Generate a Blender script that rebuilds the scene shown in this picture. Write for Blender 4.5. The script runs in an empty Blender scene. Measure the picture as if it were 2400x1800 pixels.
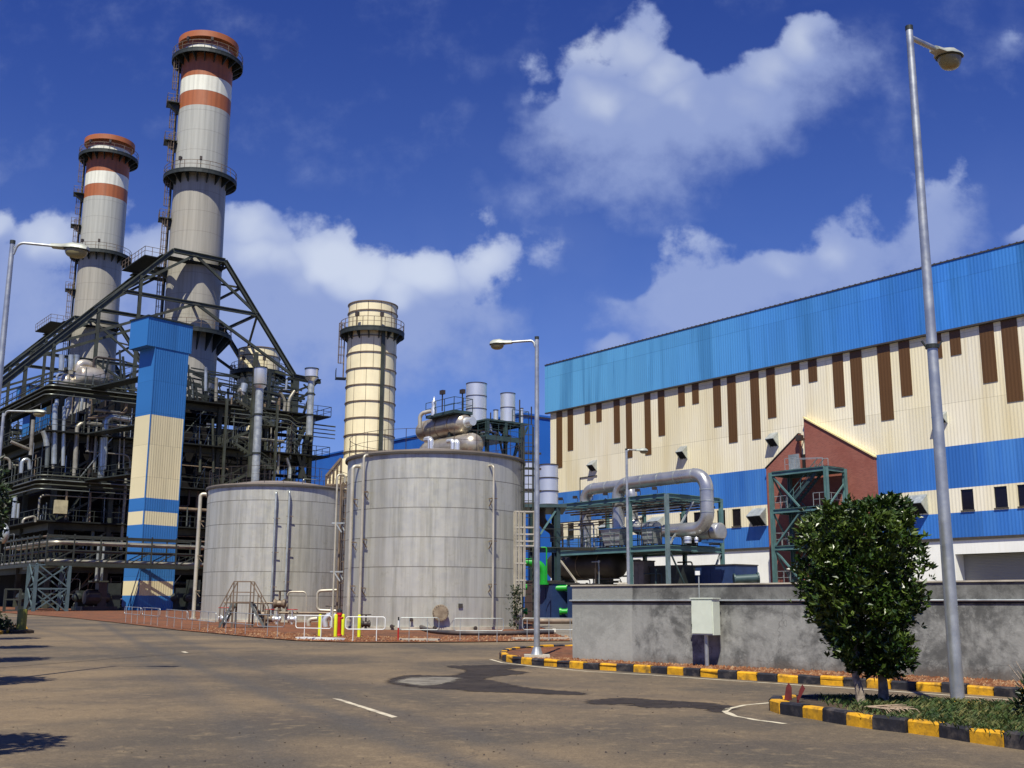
import bpy, math, random
from mathutils import Vector as V
from mathutils.geometry import tessellate_polygon
R = math.radians
rnd = random.Random(11)
sc = bpy.context.scene
COL = sc.collection
# ------------------------------------------------------------------ camera model
F = 2600.0
Kz = V((58.0, 12900.0, -F)).normalized()
Xc = (V((1, 0, 0)) - Kz * Kz.x).normalized()
Yc = Kz.cross(Xc)
EYE, S = 1.6, 0.0108               # eye height; the yard rises by about one per cent


def ray(u, v):
    c = V((u - 1200.0, 900.0 - v, -F))
    return V((c.dot(Xc), c.dot(Yc), c.dot(Kz)))


def G(u, v, z0=0.0):
    d = ray(u, v); t = (EYE - z0) / (S * d.y - d.z)
    return V((t * d.x, t * d.y, EYE + t * d.z))


def P(u, v, Y):
    d = ray(u, v); t = Y / d.y
    return V((t * d.x, Y, EYE + t * d.z))


def gz(y):
    return S * max(-80.0, min(y, 170.0))


def on(x, y, h=0.0):
    return V((x, y, gz(y) + h))


A = V((-0.784, 1.0, 0)).normalized()        # the plant grid: away to the left
B = V((A.y, -A.x, 0))                        # away to the right
Z = V((0, 0, 1))


class Plane:
    def __init__(s, o, d, n):
        s.o = V((o[0], o[1], 0)); s.d = d; s.n = n

    def hit(s, u, v, off=0.0):
        r = ray(u, v); o = s.o + s.n * off
        t = (o - V((0, 0, EYE))).dot(s.n) / r.dot(s.n)
        p = V((0, 0, EYE)) + r * t
        return (p - o).dot(s.d), p.z

    def pt(s, a, z, off=0.0):
        p = s.o + s.d * a + s.n * off
        return V((p.x, p.y, z))


# ------------------------------------------------------------------ mesh builder
class MB:
    def __init__(s):
        s.v = []; s.f = []; s.m = []

    def add(s, vs, fs, mi=0):
        b = len(s.v); s.v += [tuple(p) for p in vs]
        s.f += [tuple(i + b for i in f) for f in fs]; s.m += [mi] * len(fs)
        return s

    def obox(s, o, ex, ey, ez, mi=0):            # corner and three edge vectors
        o = V(o)
        vs = [o, o + ex, o + ex + ey, o + ey, o + ez, o + ex + ez, o + ex + ey + ez, o + ey + ez]
        fs = [(0, 3, 2, 1), (4, 5, 6, 7), (0, 1, 5, 4), (1, 2, 6, 5), (2, 3, 7, 6), (3, 0, 4, 7)]
        if ex.cross(ey).dot(ez) < 0:
            fs = [f[::-1] for f in fs]
        return s.add(vs, fs, mi)

    def cbox(s, c, dx, dy, sx, sy, sz, mi=0):     # centre of base
        c = V(c); ex = dx * sx; ey = dy * sy
        return s.obox(c - ex / 2 - ey / 2, ex, ey, Z * sz, mi)

    def beam(s, p, q, w, h=None, mi=0, ext=0.0):
        p = V(p); q = V(q); h = h or w
        d = q - p
        if d.length < 1e-4:
            return s
        d.normalize(); p = p - d * ext; q = q + d * ext
        up = Z if abs(d.z) < 0.95 else A
        x = d.cross(up).normalized(); y = x.cross(d)
        return s.obox(p - x * w / 2 - y * h / 2, x * w, y * h, q - p, mi)

    def ibeam(s, p, q, w, h, t=0.03):
        p = V(p); q = V(q); d = (q - p).normalized()
        up = Z if abs(d.z) < 0.95 else A
        x = d.cross(up).normalized(); y = x.cross(d)
        s.obox(p - x * w / 2 - y * h / 2, x * w, y * t, q - p)
        s.obox(p - x * w / 2 + y * (h / 2 - t), x * w, y * t, q - p)
        s.obox(p - x * t / 2 - y * (h / 2 - t), x * t, y * (h - 2 * t), q - p)
        return s

    def tube(s, pts, r, seg=10, bend=0.0, cap=True, nb=6, mi=0):
        pts = [V(p) for p in pts]
        if bend > 0 and len(pts) > 2:
            out = [pts[0]]
            for i in range(1, len(pts) - 1):
                a, b, c = pts[i - 1], pts[i], pts[i + 1]
                d1 = (b - a); d2 = (c - b)
                l = min(bend, d1.length * .49, d2.length * .49)
                d1.normalize(); d2.normalize()
                if d1.dot(d2) > .999:
                    out.append(b); continue
                p0 = b - d1 * l; p1 = b + d2 * l
                for k in range(nb + 1):
                    t = k / nb
                    # rational quadratic gives close to a circle
                    w = math.sqrt((1 + d1.dot(d2)) / 2) if d1.dot(d2) > -.99 else .1
                    den = (1 - t) ** 2 + 2 * w * t * (1 - t) + t * t
                    out.append((p0 * (1 - t) ** 2 + b * (2 * w * t * (1 - t)) + p1 * t * t) / den)
            out.append(pts[-1]); pts = out
        n = len(pts)
        rs = r if isinstance(r, (list, tuple)) else [r] * n
        d0 = (pts[1] - pts[0]).normalized()
        nx = d0.cross(Z if abs(d0.z) < .9 else V((1, 0, 0))).normalized()
        vs = []
        for i in range(n):
            if i == 0: d = pts[1] - pts[0]
            elif i == n - 1: d = pts[-1] - pts[-2]
            else: d = (pts[i + 1] - pts[i]).normalized() + (pts[i] - pts[i - 1]).normalized()
            d = d.normalized()
            nx = (nx - d * nx.dot(d)).normalized(); ny = d.cross(nx)
            for k in range(seg):
                t = 2 * math.pi * k / seg
                vs.append(pts[i] + (nx * math.cos(t) + ny * math.sin(t)) * rs[i])
        fs = []
        for i in range(n - 1):
            for k in range(seg):
                a = i * seg + k; b = i * seg + (k + 1) % seg
                fs.append((a, b, b + seg, a + seg))
        if cap:
            fs.append(tuple(range(seg - 1, -1, -1))); fs.append(tuple((n - 1) * seg + k for k in range(seg)))
        return s.add(vs, fs, mi)

    def lathe(s, c, prof, seg=32, axis=None, cap=True, mi=0):    # profile of (radius, height)
        c = V(c); ax = (axis or Z).normalized()
        ux = ax.cross(V((0, 1, 0)) if abs(ax.y) < .9 else V((1, 0, 0))).normalized(); uy = ax.cross(ux)
        vs = []
        for r, h in prof:
            for k in range(seg):
                t = 2 * math.pi * k / seg
                vs.append(c + ax * h + (ux * math.cos(t) + uy * math.sin(t)) * r)
        fs = []
        for i in range(len(prof) - 1):
            for k in range(seg):
                a = i * seg + k; b = i * seg + (k + 1) % seg
                fs.append((a, b, b + seg, a + seg))
        if cap:
            fs.append(tuple(range(seg - 1, -1, -1)))
            fs.append(tuple((len(prof) - 1) * seg + k for k in range(seg)))
        return s.add(vs, fs, mi)

    def poly(s, pts, mi=0):
        pts = [V(p) for p in pts]
        tr = tessellate_polygon([pts])
        n = V((0, 0, 0))
        out = []
        for t in tr:
            nn = (pts[t[1]] - pts[t[0]]).cross(pts[t[2]] - pts[t[0]])
            out.append(t if nn.z >= 0 else t[::-1])
        return s.add(pts, out, mi)

    def prism(s, pts, ext, mi=0):                # polygon swept along a vector
        pts = [V(p) for p in pts]; n = len(pts)
        nn = V((0, 0, 0))
        for i in range(n):
            nn += (pts[i] - pts[0]).cross(pts[(i + 1) % n] - pts[0])
        if nn.dot(ext) > 0: pts = pts[::-1]
        s.add(pts + [p + ext for p in pts],
              [tuple(range(n)), tuple(range(2 * n - 1, n - 1, -1))] +
              [(i, i + n, (i + 1) % n + n, (i + 1) % n) for i in range(n)], mi)
        return s

    def rail(s, pts, h=1.05, w=.04, step=1.5, mids=1, base=0.0):
        pts = [V(p) for p in pts]
        for a, b in zip(pts[:-1], pts[1:]):
            n = max(1, int(round((b - a).length / step)))
            for k in range(n + 1):
                p = a.lerp(b, k / n); s.beam(p + Z * base, p + Z * h, w)
            s.beam(a + Z * h, b + Z * h, w)
            for m in range(mids):
                zz = h * (m + 1) / (mids + 1)
                s.beam(a + Z * zz, b + Z * zz, w * .8)
        return s

    def ladder(s, p, q, side, w=.45, r=.03, step=.35, cage=None):
        p = V(p); q = V(q); d = (q - p); n = int(d.length / step)
        s.beam(p - side * w / 2, q - side * w / 2, r * 2); s.beam(p + side * w / 2, q + side * w / 2, r * 2)
        for k in range(1, n):
            c = p + d * (k / n); s.beam(c - side * w / 2, c + side * w / 2, r * 1.3)
        if cage:
            m = int(d.length / 1.0)
            for k in range(2, m + 1):
                c = p + d * (k / m); prev = None
                for t in range(7):
                    an = math.pi * t / 6
                    x = c - side * math.cos(an) * .4 + cage * math.sin(an) * .7
                    if prev is not None: s.beam(prev, x, r)
                    prev = x
            for t in (1, 2, 3, 4, 5):
                an = math.pi * t / 6
                o = -side * math.cos(an) * .4 + cage * math.sin(an) * .7
                s.beam(p + d * (2 / max(m, 2)) + o, q + o, r)
        return s

    def build(s, name, mats, parent=None, smooth=False, kind=None, label=None):
        if not isinstance(mats, (list, tuple)): mats = [mats]
        off = V((0, 0, 0)); q = parent
        while q is not None:
            off += q.location; q = q.parent
        me = bpy.data.meshes.new(name)
        me.from_pydata([(x - off.x, y - off.y, z - off.z) for x, y, z in s.v], [], s.f)
        for m in mats: me.materials.append(m)
        if len(mats) > 1: me.polygons.foreach_set('material_index', s.m)
        if smooth:
            me.polygons.foreach_set('use_smooth', [True] * len(me.polygons))
            try:
                me.set_sharp_from_angle(angle=R(38))
            except Exception:
                pass
        me.update()
        o = bpy.data.objects.new(name, me); COL.objects.link(o)
        if parent is not None: o.parent = parent
        if kind: o['kind'] = kind
        if label: o['label'] = label
        return o


def thing(name, label, cat, loc, group=None):
    o = bpy.data.objects.new(name, None); COL.objects.link(o)
    o.empty_display_size = .3
    o.location = loc; o['label'] = label; o['category'] = cat
    if group: o['group'] = group
    return o


def tag(o, label, cat, group=None):
    o['label'] = label; o['category'] = cat
    if group: o['group'] = group
    return o


def copy_tree(o, parent=None):
    c = o.copy(); COL.objects.link(c)
    if parent is not None: c.parent = parent
    for ch in list(o.children): copy_tree(ch, c)
    return c


# ------------------------------------------------------------------ materials
def lin(r, g, b):
    f = lambda x: x / 12.92 if x <= .04045 else ((x + .055) / 1.055) ** 2.4
    return (f(r / 255), f(g / 255), f(b / 255), 1)


class NT:
    def __init__(s, tree):
        s.t = tree; s.n = tree.nodes; s.l = tree.links

    def node(s, typ, ins=None, **kw):
        n = s.n.new(typ)
        for k, v in kw.items(): setattr(n, k, v)
        for k, v in (ins or {}).items(): s.set(n.inputs[k], v)
        return n

    def set(s, sock, v):
        if isinstance(v, bpy.types.NodeSocket): s.l.new(v, sock)
        else: sock.default_value = v

    def math(s, op, a, b=0.0, c=None, clamp=False):
        n = s.n.new('ShaderNodeMath'); n.operation = op; n.use_clamp = clamp
        s.set(n.inputs[0], a); s.set(n.inputs[1], b)
        if c is not None: s.set(n.inputs[2], c)
        return n.outputs[0]

    def mix(s, f, a, b, typ='MIX'):
        n = s.n.new('ShaderNodeMix'); n.data_type = 'RGBA'; n.blend_type = typ
        s.set(n.inputs[0], f); s.set(n.inputs[6], a); s.set(n.inputs[7], b)
        return n.outputs[2]

    def smooth(s, x, lo, hi, to0=0.0, to1=1.0):
        n = s.n.new('ShaderNodeMapRange'); n.interpolation_type = 'SMOOTHSTEP'
        s.set(n.inputs[0], x); n.inputs[1].default_value = lo; n.inputs[2].default_value = hi
        n.inputs[3].default_value = to0; n.inputs[4].default_value = to1
        return n.outputs[0]

    def noise(s, vec, scale, detail=4, rough=.55, dist=0.0):
        n = s.node('ShaderNodeTexNoise', {'Scale': scale, 'Detail': detail, 'Roughness': rough, 'Distortion': dist})
        s.l.new(vec, n.inputs['Vector'])
        return n.outputs[0]

    def scaled(s, vec, sx, sy, sz):
        n = s.n.new('ShaderNodeVectorMath'); n.operation = 'MULTIPLY'
        s.l.new(vec, n.inputs[0]); n.inputs[1].default_value = (sx, sy, sz)
        return n.outputs[0]

    def dotv(s, vec, d):
        n = s.n.new('ShaderNodeVectorMath'); n.operation = 'DOT_PRODUCT'
        s.l.new(vec, n.inputs[0]); n.inputs[1].default_value = tuple(d)
        return n.outputs['Value']


def new_mat(name):
    m = bpy.data.materials.new(name); m.use_nodes = True
    t = NT(m.node_tree); bs = t.n['Principled BSDF']
    tc = t.node('ShaderNodeTexCoord')
    return m, t, bs, tc.outputs['Object']


def mat(name, col, rough=.6, metal=0.0, var=.25, scale=1.5, bump=0.0, bscale=20, streak=0.0, dirt=None, dirt_amt=.4, spec=.5, rvar=.0):
    m, t, bs, co = new_mat(name)
    n1 = t.noise(co, scale, 5, .6)
    f = t.smooth(n1, .3, .7, 1 - var, 1 + var * .6)
    c = t.mix(1.0, col, f, 'MULTIPLY') if False else None
    mul = t.n.new('ShaderNodeVectorMath'); mul.operation = 'SCALE'
    mul.inputs[0].default_value = col[:3]; t.set(mul.inputs['Scale'], f)
    c = mul.outputs[0]
    if streak:
        ns = t.noise(t.scaled(co, 3.0, 3.0, .12), 1.6, 4, .6)
        fs = t.smooth(ns, .42, .75, 0, streak)
        c = t.mix(fs, c, dirt or (col[0] * .45, col[1] * .42, col[2] * .36, 1))
    elif dirt:
        nd = t.noise(co, scale * .6, 6, .65)
        c = t.mix(t.smooth(nd, .48, .72, 0, dirt_amt), c, dirt)
    t.set(bs.inputs['Base Color'], c)
    bs.inputs['Roughness'].default_value = rough
    bs.inputs['Metallic'].default_value = metal
    bs.inputs['Specular IOR Level'].default_value = spec
    if rvar:
        t.set(bs.inputs['Roughness'], t.smooth(n1, .3, .7, rough - rvar, rough + rvar))
    if bump:
        nb = t.noise(co, bscale, 5, .6)
        b = t.node('ShaderNodeBump', {'Strength': bump, 'Distance': .02, 'Height': nb})
        t.l.new(b.outputs[0], bs.inputs['Normal'])
    return m


def clad(name, col, d, pitch=.3, col2=None, panel=0.0, pw=6.0, streak=.25, sdirt=None, rough=.45, depth=.04, fade=None, lap=0.0):
    """profiled sheet cladding: ribs run upright, d is the direction along the wall"""
    m, t, bs, co = new_mat(name)
    x = t.dotv(co, d); z = t.dotv(co, (0, 0, 1))
    ph = t.math('MULTIPLY', x, 2 * math.pi / pitch)
    sn = t.math('SINE', ph)
    rib = t.smooth(sn, -.35, .35)
    comb = t.node('ShaderNodeCombineXYZ', {'X': x, 'Y': z, 'Z': 0.0}).outputs[0]
    nlo = t.noise(t.scaled(comb, .12, .05, 1), 1.0, 4, .6)
    nst = t.noise(t.scaled(comb, 1.1, .05, 1), 1.0, 6, .7)
    nst2 = t.noise(t.scaled(comb, .25, .02, 1), 1.0, 3, .6)
    c = t.mix(t.smooth(nlo, .35, .65), col, col2 or (col[0] * .85, col[1] * .88, col[2] * .9, 1))
    if panel:
        pid = t.math('FLOOR', t.math('DIVIDE', x, pw))
        wn = t.node('ShaderNodeTexWhiteNoise', noise_dimensions='1D'); t.set(wn.inputs['W'], pid)
        pv = t.math('MULTIPLY_ADD', wn.outputs[0], panel, 1 - panel * .5)
        s1 = t.n.new('ShaderNodeVectorMath'); s1.operation = 'SCALE'; t.set(s1.inputs[0], c); t.set(s1.inputs['Scale'], pv); c = s1.outputs[0]
    if fade is not None:                     # paint bleached by weather toward one end
        fc, f0, f1, amt = fade
        fz = t.math('ADD', x, t.math('MULTIPLY', t.math('SUBTRACT', nst2, .5), 14.0))
        c = t.mix(t.smooth(fz, f0, f1, 0, amt), c, fc)
    if lap:                                  # overlap of the sheet courses and slightly different batches
        zz = t.math('DIVIDE', z, lap); lf = t.math('LESS_THAN', t.math('FRACT', zz), .05 / lap)
        c = t.mix(t.math('MULTIPLY', lf, .4), c, (col[0] * .4, col[1] * .4, col[2] * .38, 1))
        w2 = t.node('ShaderNodeTexWhiteNoise', noise_dimensions='2D'); cv2 = t.node('ShaderNodeCombineXYZ', {'X': t.math('FLOOR', t.math('DIVIDE', x, pw * .5)), 'Y': t.math('FLOOR', zz), 'Z': 0.0}).outputs[0]; t.l.new(cv2, w2.inputs['Vector'])
        s2 = t.n.new('ShaderNodeVectorMath'); s2.operation = 'SCALE'; t.set(s2.inputs[0], c); t.set(s2.inputs['Scale'], t.math('MULTIPLY_ADD', w2.outputs[0], .12, .94)); c = s2.outputs[0]
    c = t.mix(t.smooth(nst, .5, .78, 0, streak), c, sdirt or (col[0] * .5, col[1] * .5, col[2] * .45, 1))
    c = t.mix(t.smooth(nst2, .52, .7, 0, streak * .9), c, sdirt or (col[0] * .6, col[1] * .6, col[2] * .5, 1))
    t.set(bs.inputs['Base Color'], c)
    bs.inputs['Roughness'].default_value = rough
    b = t.node('ShaderNodeBump', {'Strength': 1.0, 'Distance': depth, 'Height': rib})
    t.l.new(b.outputs[0], bs.inputs['Normal'])
    return m


M = {}
M['steel_dark'] = mat('dark_steel', lin(48, 54, 50), .55, .2, .3, 1.2)
M['steel_frame'] = mat('frame_steel', lin(70, 74, 62), .5, .15, .3, .8, dirt=lin(58, 46, 34), dirt_amt=.5)
M['grating'] = mat('grating', lin(38, 41, 40), .75, .1, .3, 3, spec=.2)
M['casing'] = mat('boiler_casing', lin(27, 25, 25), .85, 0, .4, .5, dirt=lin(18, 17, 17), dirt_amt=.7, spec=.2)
M['galv'] = mat('galvanised', lin(178, 184, 180), .42, .5, .2, 2.0, rvar=.1)
M['silver'] = mat('silver_cladding', lin(226, 229, 228), .36, .62, .04, .5)
M['duct'] = mat('duct_aluminium', lin(190, 190, 186), .33, .7, .15, .8, rvar=.08, bump=.15, bscale=6, dirt=lin(110, 100, 90), dirt_amt=.3)
M['drum'] = mat('drum_insulation', lin(194, 186, 168), .34, .6, .25, .6, dirt=lin(122, 96, 70), dirt_amt=.7)
M['pale_pipe'] = mat('pale_pipe', lin(190, 184, 165), .45, .35, .2, 1.0, dirt=lin(130, 112, 88), dirt_amt=.4)
M['brown_pipe'] = mat('brown_pipe', lin(128, 112, 92), .5, .2, .3, 1.5, dirt=lin(84, 58, 42), dirt_amt=.5)
M['dark_pipe'] = mat('dark_pipe', lin(70, 62, 56), .5, .3, .3, 1.5)
M['teal'] = mat('teal_paint', lin(86, 120, 119), .5, .0, .2, 1.0, dirt=lin(70, 84, 76), dirt_amt=.4)
M['teal_dark'] = mat('dark_teal_paint', lin(54, 74, 74), .5, .1, .3, 1.0)
M['green'] = mat('green_paint', lin(26, 150, 42), .4, 0, .15, 2)
M['navy'] = mat('navy_paint', lin(38, 58, 96), .5, 0, .2, 1)
M['bluebox'] = mat('blue_box_paint', lin(40, 92, 150), .5, 0, .2, 1)
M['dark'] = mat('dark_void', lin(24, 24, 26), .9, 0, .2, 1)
M['glass'] = mat('dark_glass', lin(22, 16, 18), .15, 0, .2, 1)
M['white'] = mat('white_paint', lin(226, 228, 222), .45, 0, .08, 1, dirt=lin(180, 172, 150), dirt_amt=.3)
M['yellow'] = mat('yellow_post', lin(214, 222, 30), .45, 0, .12, 3, dirt=lin(150, 140, 50), dirt_amt=.3)
M['olive'] = mat('olive_post', lin(112, 112, 38), .6, 0, .2, 3)
M['red'] = mat('red_paint', lin(176, 34, 24), .5, 0, .2, 3)
M['cabinet'] = mat('cabinet_paint', lin(206, 214, 196), .4, 0, .06, 3, dirt=lin(170, 168, 140), dirt_amt=.25)
M['boiler_silver'] = mat('boiler_silver', lin(192, 198, 192), .3, .6, .2, 1.0, dirt=lin(90, 84, 76), dirt_amt=.5)
M['boiler_pale'] = mat('boiler_pale_pipe', lin(158, 154, 138), .4, .35, .3, 1.0, dirt=lin(78, 68, 54), dirt_amt=.6)
M['boiler_galv'] = mat('boiler_galv', lin(110, 116, 110), .4, .4, .3, 1.0)
M['rail_dark'] = mat('rail_dark', lin(50, 54, 46), .55, .1, .3, 1.0)
M['brick'] = None
M['lamp_body'] = mat('lamp_body', lin(168, 172, 160), .5, .2, .15, 4, dirt=lin(110, 108, 92), dirt_amt=.4)
M['lamp_glass'] = mat('lamp_glass', lin(140, 132, 96), .2, 0, .15, 4)
M['pole'] = mat('galvanised_pole', lin(186, 190, 188), .42, .7, .16, 3, dirt=lin(150, 152, 146), dirt_amt=.5, rvar=.08)
M['wood'] = mat('dry_twig', lin(160, 140, 116), .9, 0, .3, 8)
M['bark'] = mat('bark', lin(150, 136, 118), .95, 0, .45, 9, bump=.6, bscale=30, dirt=lin(84, 70, 56), dirt_amt=.8)
M['redleaf'] = mat('dark_red_leaf', lin(96, 34, 30), .5, 0, .3, 8)
M['paper'] = mat('paper', lin(220, 220, 215), .8, 0, .1, 8)
M['hose'] = mat('black_hose', lin(70, 66, 64), .55, 0, .25, 2, dirt=lin(120, 100, 80), dirt_amt=.5)
M['gutter'] = mat('gutter', lin(70, 66, 60), .6, .1, .2, 2)
M['coping'] = mat('cream_coping', lin(226, 208, 150), .55, 0, .12, 1)
M['concrete_pad'] = mat('concrete_pad', lin(176, 168, 150), .9, 0, .3, 2, bump=.2, bscale=15)
M['doorgrey'] = clad('roller_door', lin(150, 148, 140), (0, 0, 1), .12, streak=.1, rough=.5, depth=.02)


def brick_mat():
    m, t, bs, co = new_mat('red_brick')
    x = t.dotv(co, A); z = t.dotv(co, (0, 0, 1)); y = t.dotv(co, B)
    cv = t.node('ShaderNodeCombineXYZ', {'X': t.math('ADD', x, y), 'Y': z, 'Z': 0.0}).outputs[0]
    br = t.node('ShaderNodeTexBrick', {'Color1': lin(152, 84, 68), 'Color2': lin(128, 66, 54), 'Mortar': lin(146, 104, 90), 'Scale': 1.0,
                                       'Mortar Size': .012, 'Brick Width': .25, 'Row Height': .08, 'Bias': 0.0})
    t.l.new(cv, br.inputs['Vector'])
    n = t.noise(co, .5, 6, .65)
    c = t.mix(t.smooth(n, .4, .7, 0, .45), br.outputs[0], lin(128, 66, 52))
    t.set(bs.inputs['Base Color'], c); bs.inputs['Roughness'].default_value = .85
    return m


M['brick'] = brick_mat()


def tank_mat(cz):
    m, t, bs, co = new_mat('tank_plate')
    sep = t.node('ShaderNodeSeparateXYZ'); t.l.new(co, sep.inputs[0])
    an = t.math('ARCTAN2', sep.outputs[1], sep.outputs[0])
    row = t.math('DIVIDE', t.math('SUBTRACT', sep.outputs[2], 0.0), 1.36)
    rf = t.math('FLOOR', row)
    ash = t.math('ADD', t.math('MULTIPLY', an, 14 / (2 * math.pi)), t.math('MULTIPLY', rf, .37))
    cell = t.node('ShaderNodeCombineXYZ', {'X': t.math('FLOOR', ash), 'Y': rf, 'Z': 0.0}).outputs[0]
    wn = t.node('ShaderNodeTexWhiteNoise', noise_dimensions='3D'); t.l.new(cell, wn.inputs['Vector'])
    sv = t.node('ShaderNodeCombineXYZ', {'X': t.math('MULTIPLY', an, 4.5), 'Y': t.math('MULTIPLY', sep.outputs[2], .05), 'Z': t.math('MULTIPLY', rf, .08)}).outputs[0]
    ns = t.noise(sv, 2.6, 6, .7)
    sv2 = t.node('ShaderNodeCombineXYZ', {'X': t.math('MULTIPLY', an, 4.5), 'Y': t.math('MULTIPLY', sep.outputs[2], .035), 'Z': 3.0}).outputs[0]
    ns2 = t.noise(sv2, 1.3, 4, .6)
    nf = t.noise(co, 2.2, 6, .7)
    base = t.mix(wn.outputs[0], lin(196, 195, 178), lin(203, 202, 187))
    base = t.mix(t.smooth(ns, .42, .72, 0, .6), base, lin(140, 138, 120))
    base = t.mix(t.smooth(ns2, .5, .68, 0, .35), base, lin(152, 148, 130))
    base = t.mix(t.smooth(nf, .55, .75, 0, .3), base, lin(104, 100, 90))
    fr = t.math('FRACT', row)
    seam = t.math('LESS_THAN', t.math('ABSOLUTE', t.math('SUBTRACT', fr, .5)), .485)   # inside a course
    fa = t.math('FRACT', ash)
    vs = t.math('GREATER_THAN', fa, .012)
    ok = t.math('MULTIPLY', t.math('MULTIPLY_ADD', seam, .7, .3), t.math('MULTIPLY_ADD', vs, .12, .88))
    base = t.mix(ok, lin(96, 90, 80), base)
    t.set(bs.inputs['Base Color'], base)
    bs.inputs['Metallic'].default_value = .5
    t.set(bs.inputs['Roughness'], t.smooth(nf, .3, .7, .40, .56))
    b = t.node('ShaderNodeBump', {'Strength': .35, 'Distance': .03, 'Height': t.noise(co, 1.3, 3, .5)})
    t.l.new(b.outputs[0], bs.inputs['Normal'])
    return m


def ring_mat(name, bands, streak=.3):
    """painted bands up a chimney; object z measured from the base: list of (z from, colour)"""
    m, t, bs, co = new_mat(name)
    sep = t.node('ShaderNodeSeparateXYZ'); t.l.new(co, sep.inputs[0])
    z = sep.outputs[2]; c = bands[0][1]
    for z0, col in bands[1:]:
        c = t.mix(t.math('GREATER_THAN', z, z0), c, col)
    an = t.math('ARCTAN2', sep.outputs[1], sep.outputs[0])
    sv = t.node('ShaderNodeCombineXYZ', {'X': t.math('MULTIPLY', an, 5.0), 'Y': t.math('MULTIPLY', z, .03), 'Z': 0.0}).outputs[0]
    n = t.noise(sv, 2.0, 5, .65)
    rows = t.math('FRACT', t.math('DIVIDE', z, 3.0))
    line = t.math('LESS_THAN', rows, .02)
    s = t.n.new('ShaderNodeVectorMath'); s.operation = 'SCALE'; t.set(s.inputs[0], c); t.set(s.inputs['Scale'], t.smooth(n, .35, .75, 1.0, 1 - streak)); c = s.outputs[0]
    c = t.mix(t.math('MULTIPLY', line, .45), c, lin(90, 82, 74))
    nb = t.noise(co, .35, 5, .6)
    c = t.mix(t.smooth(nb, .5, .75, 0, streak * .6), c, lin(168, 156, 132))
    t.set(bs.inputs['Base Color'], c); bs.inputs['Roughness'].default_value = .5
    return m


def ground_mat(name, c1, c2, c3, sc_, bump=.5, rough=.95, bs_=30):
    m, t, bs, co = new_mat(name)
    n1 = t.noise(co, sc_, 6, .65); n2 = t.noise(co, sc_ * 9, 4, .7)
    c = t.mix(t.smooth(n1, .35, .65), c1, c2)
    c = t.mix(t.smooth(n2, .45, .7, 0, .8), c, c3)
    t.set(bs.inputs['Base Color'], c); bs.inputs['Roughness'].default_value = rough
    b = t.node('ShaderNodeBump', {'Strength': bump, 'Distance': .03, 'Height': t.noise(co, bs_, 5, .7)})
    t.l.new(b.outputs[0], bs.inputs['Normal'])
    return m


def road_mat():
    m, t, bs, co = new_mat('worn_asphalt')
    n1 = t.noise(co, .16, 5, .6); n2 = t.noise(t.scaled(co, .5, .9, 1), .5, 5, .6); n3 = t.noise(co, 45, 3, .7); n4 = t.noise(co, 4, 5, .65)
    c = t.mix(t.smooth(n1, .38, .62), lin(78, 70, 57), lin(118, 101, 75))
    c = t.mix(t.smooth(n2, .45, .7, 0, .7), c, lin(74, 66, 56))
    c = t.mix(t.smooth(n4, .5, .75, 0, .5), c, lin(138, 120, 90))
    sep = t.node('ShaderNodeSeparateXYZ'); t.l.new(co, sep.inputs[0])
    vo = t.node('ShaderNodeTexVoronoi', {'Scale': .22}, feature='DISTANCE_TO_EDGE'); vw = t.n.new('ShaderNodeVectorMath'); vw.operation = 'ADD'; vsx = t.n.new('ShaderNodeVectorMath'); vsx.operation = 'SCALE'; vn = t.node('ShaderNodeTexNoise', {'Scale': 1.2, 'Detail': 6.0, 'Roughness': .65}); t.l.new(co, vn.inputs['Vector']); t.l.new(vn.outputs['Color'], vsx.inputs[0]); vsx.inputs['Scale'].default_value = 1.6; t.l.new(co, vw.inputs[0]); t.l.new(vsx.outputs[0], vw.inputs[1]); t.l.new(vw.outputs[0], vo.inputs['Vector'])
    c = t.mix(t.math('MULTIPLY', t.smooth(vo.outputs[0], .0015, .006, .8, 0), t.smooth(n1, .45, .6)), c, lin(52, 46, 40))
    # tyre-polished tracks that sweep round from the right foreground to the far left
    for (cx, cy, r, w, amt) in TRACKS:
        dx = t.math('SUBTRACT', sep.outputs[0], cx); dy = t.math('SUBTRACT', sep.outputs[1], cy)
        d = t.math('SQRT', t.math('ADD', t.math('MULTIPLY', dx, dx), t.math('MULTIPLY', dy, dy)))
        d = t.math('ADD', d, t.math('MULTIPLY', t.math('SUBTRACT', n2, .5), .5))
        e = t.math('ABSOLUTE', t.math('SUBTRACT', d, r))
        k = t.math('MULTIPLY', t.smooth(e, 0.0, w, amt, 0), t.smooth(n4, .25, .6, .35, 1))
        c = t.mix(k, c, lin(70, 67, 62))
    s = t.n.new('ShaderNodeVectorMath'); s.operation = 'SCALE'; t.set(s.inputs[0], c); t.set(s.inputs['Scale'], t.math('MULTIPLY', t.smooth(n3, .3, .7, .72, 1.24), t.smooth(t.noise(co, 14, 4, .7), .3, .7, .84, 1.12))); c = s.outputs[0]
    t.set(bs.inputs['Base Color'], c); bs.inputs['Roughness'].default_value = .85
    b = t.node('ShaderNodeBump', {'Strength': .5, 'Distance': .012, 'Height': n3})
    t.l.new(b.outputs[0], bs.inputs['Normal'])
    return m


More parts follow.
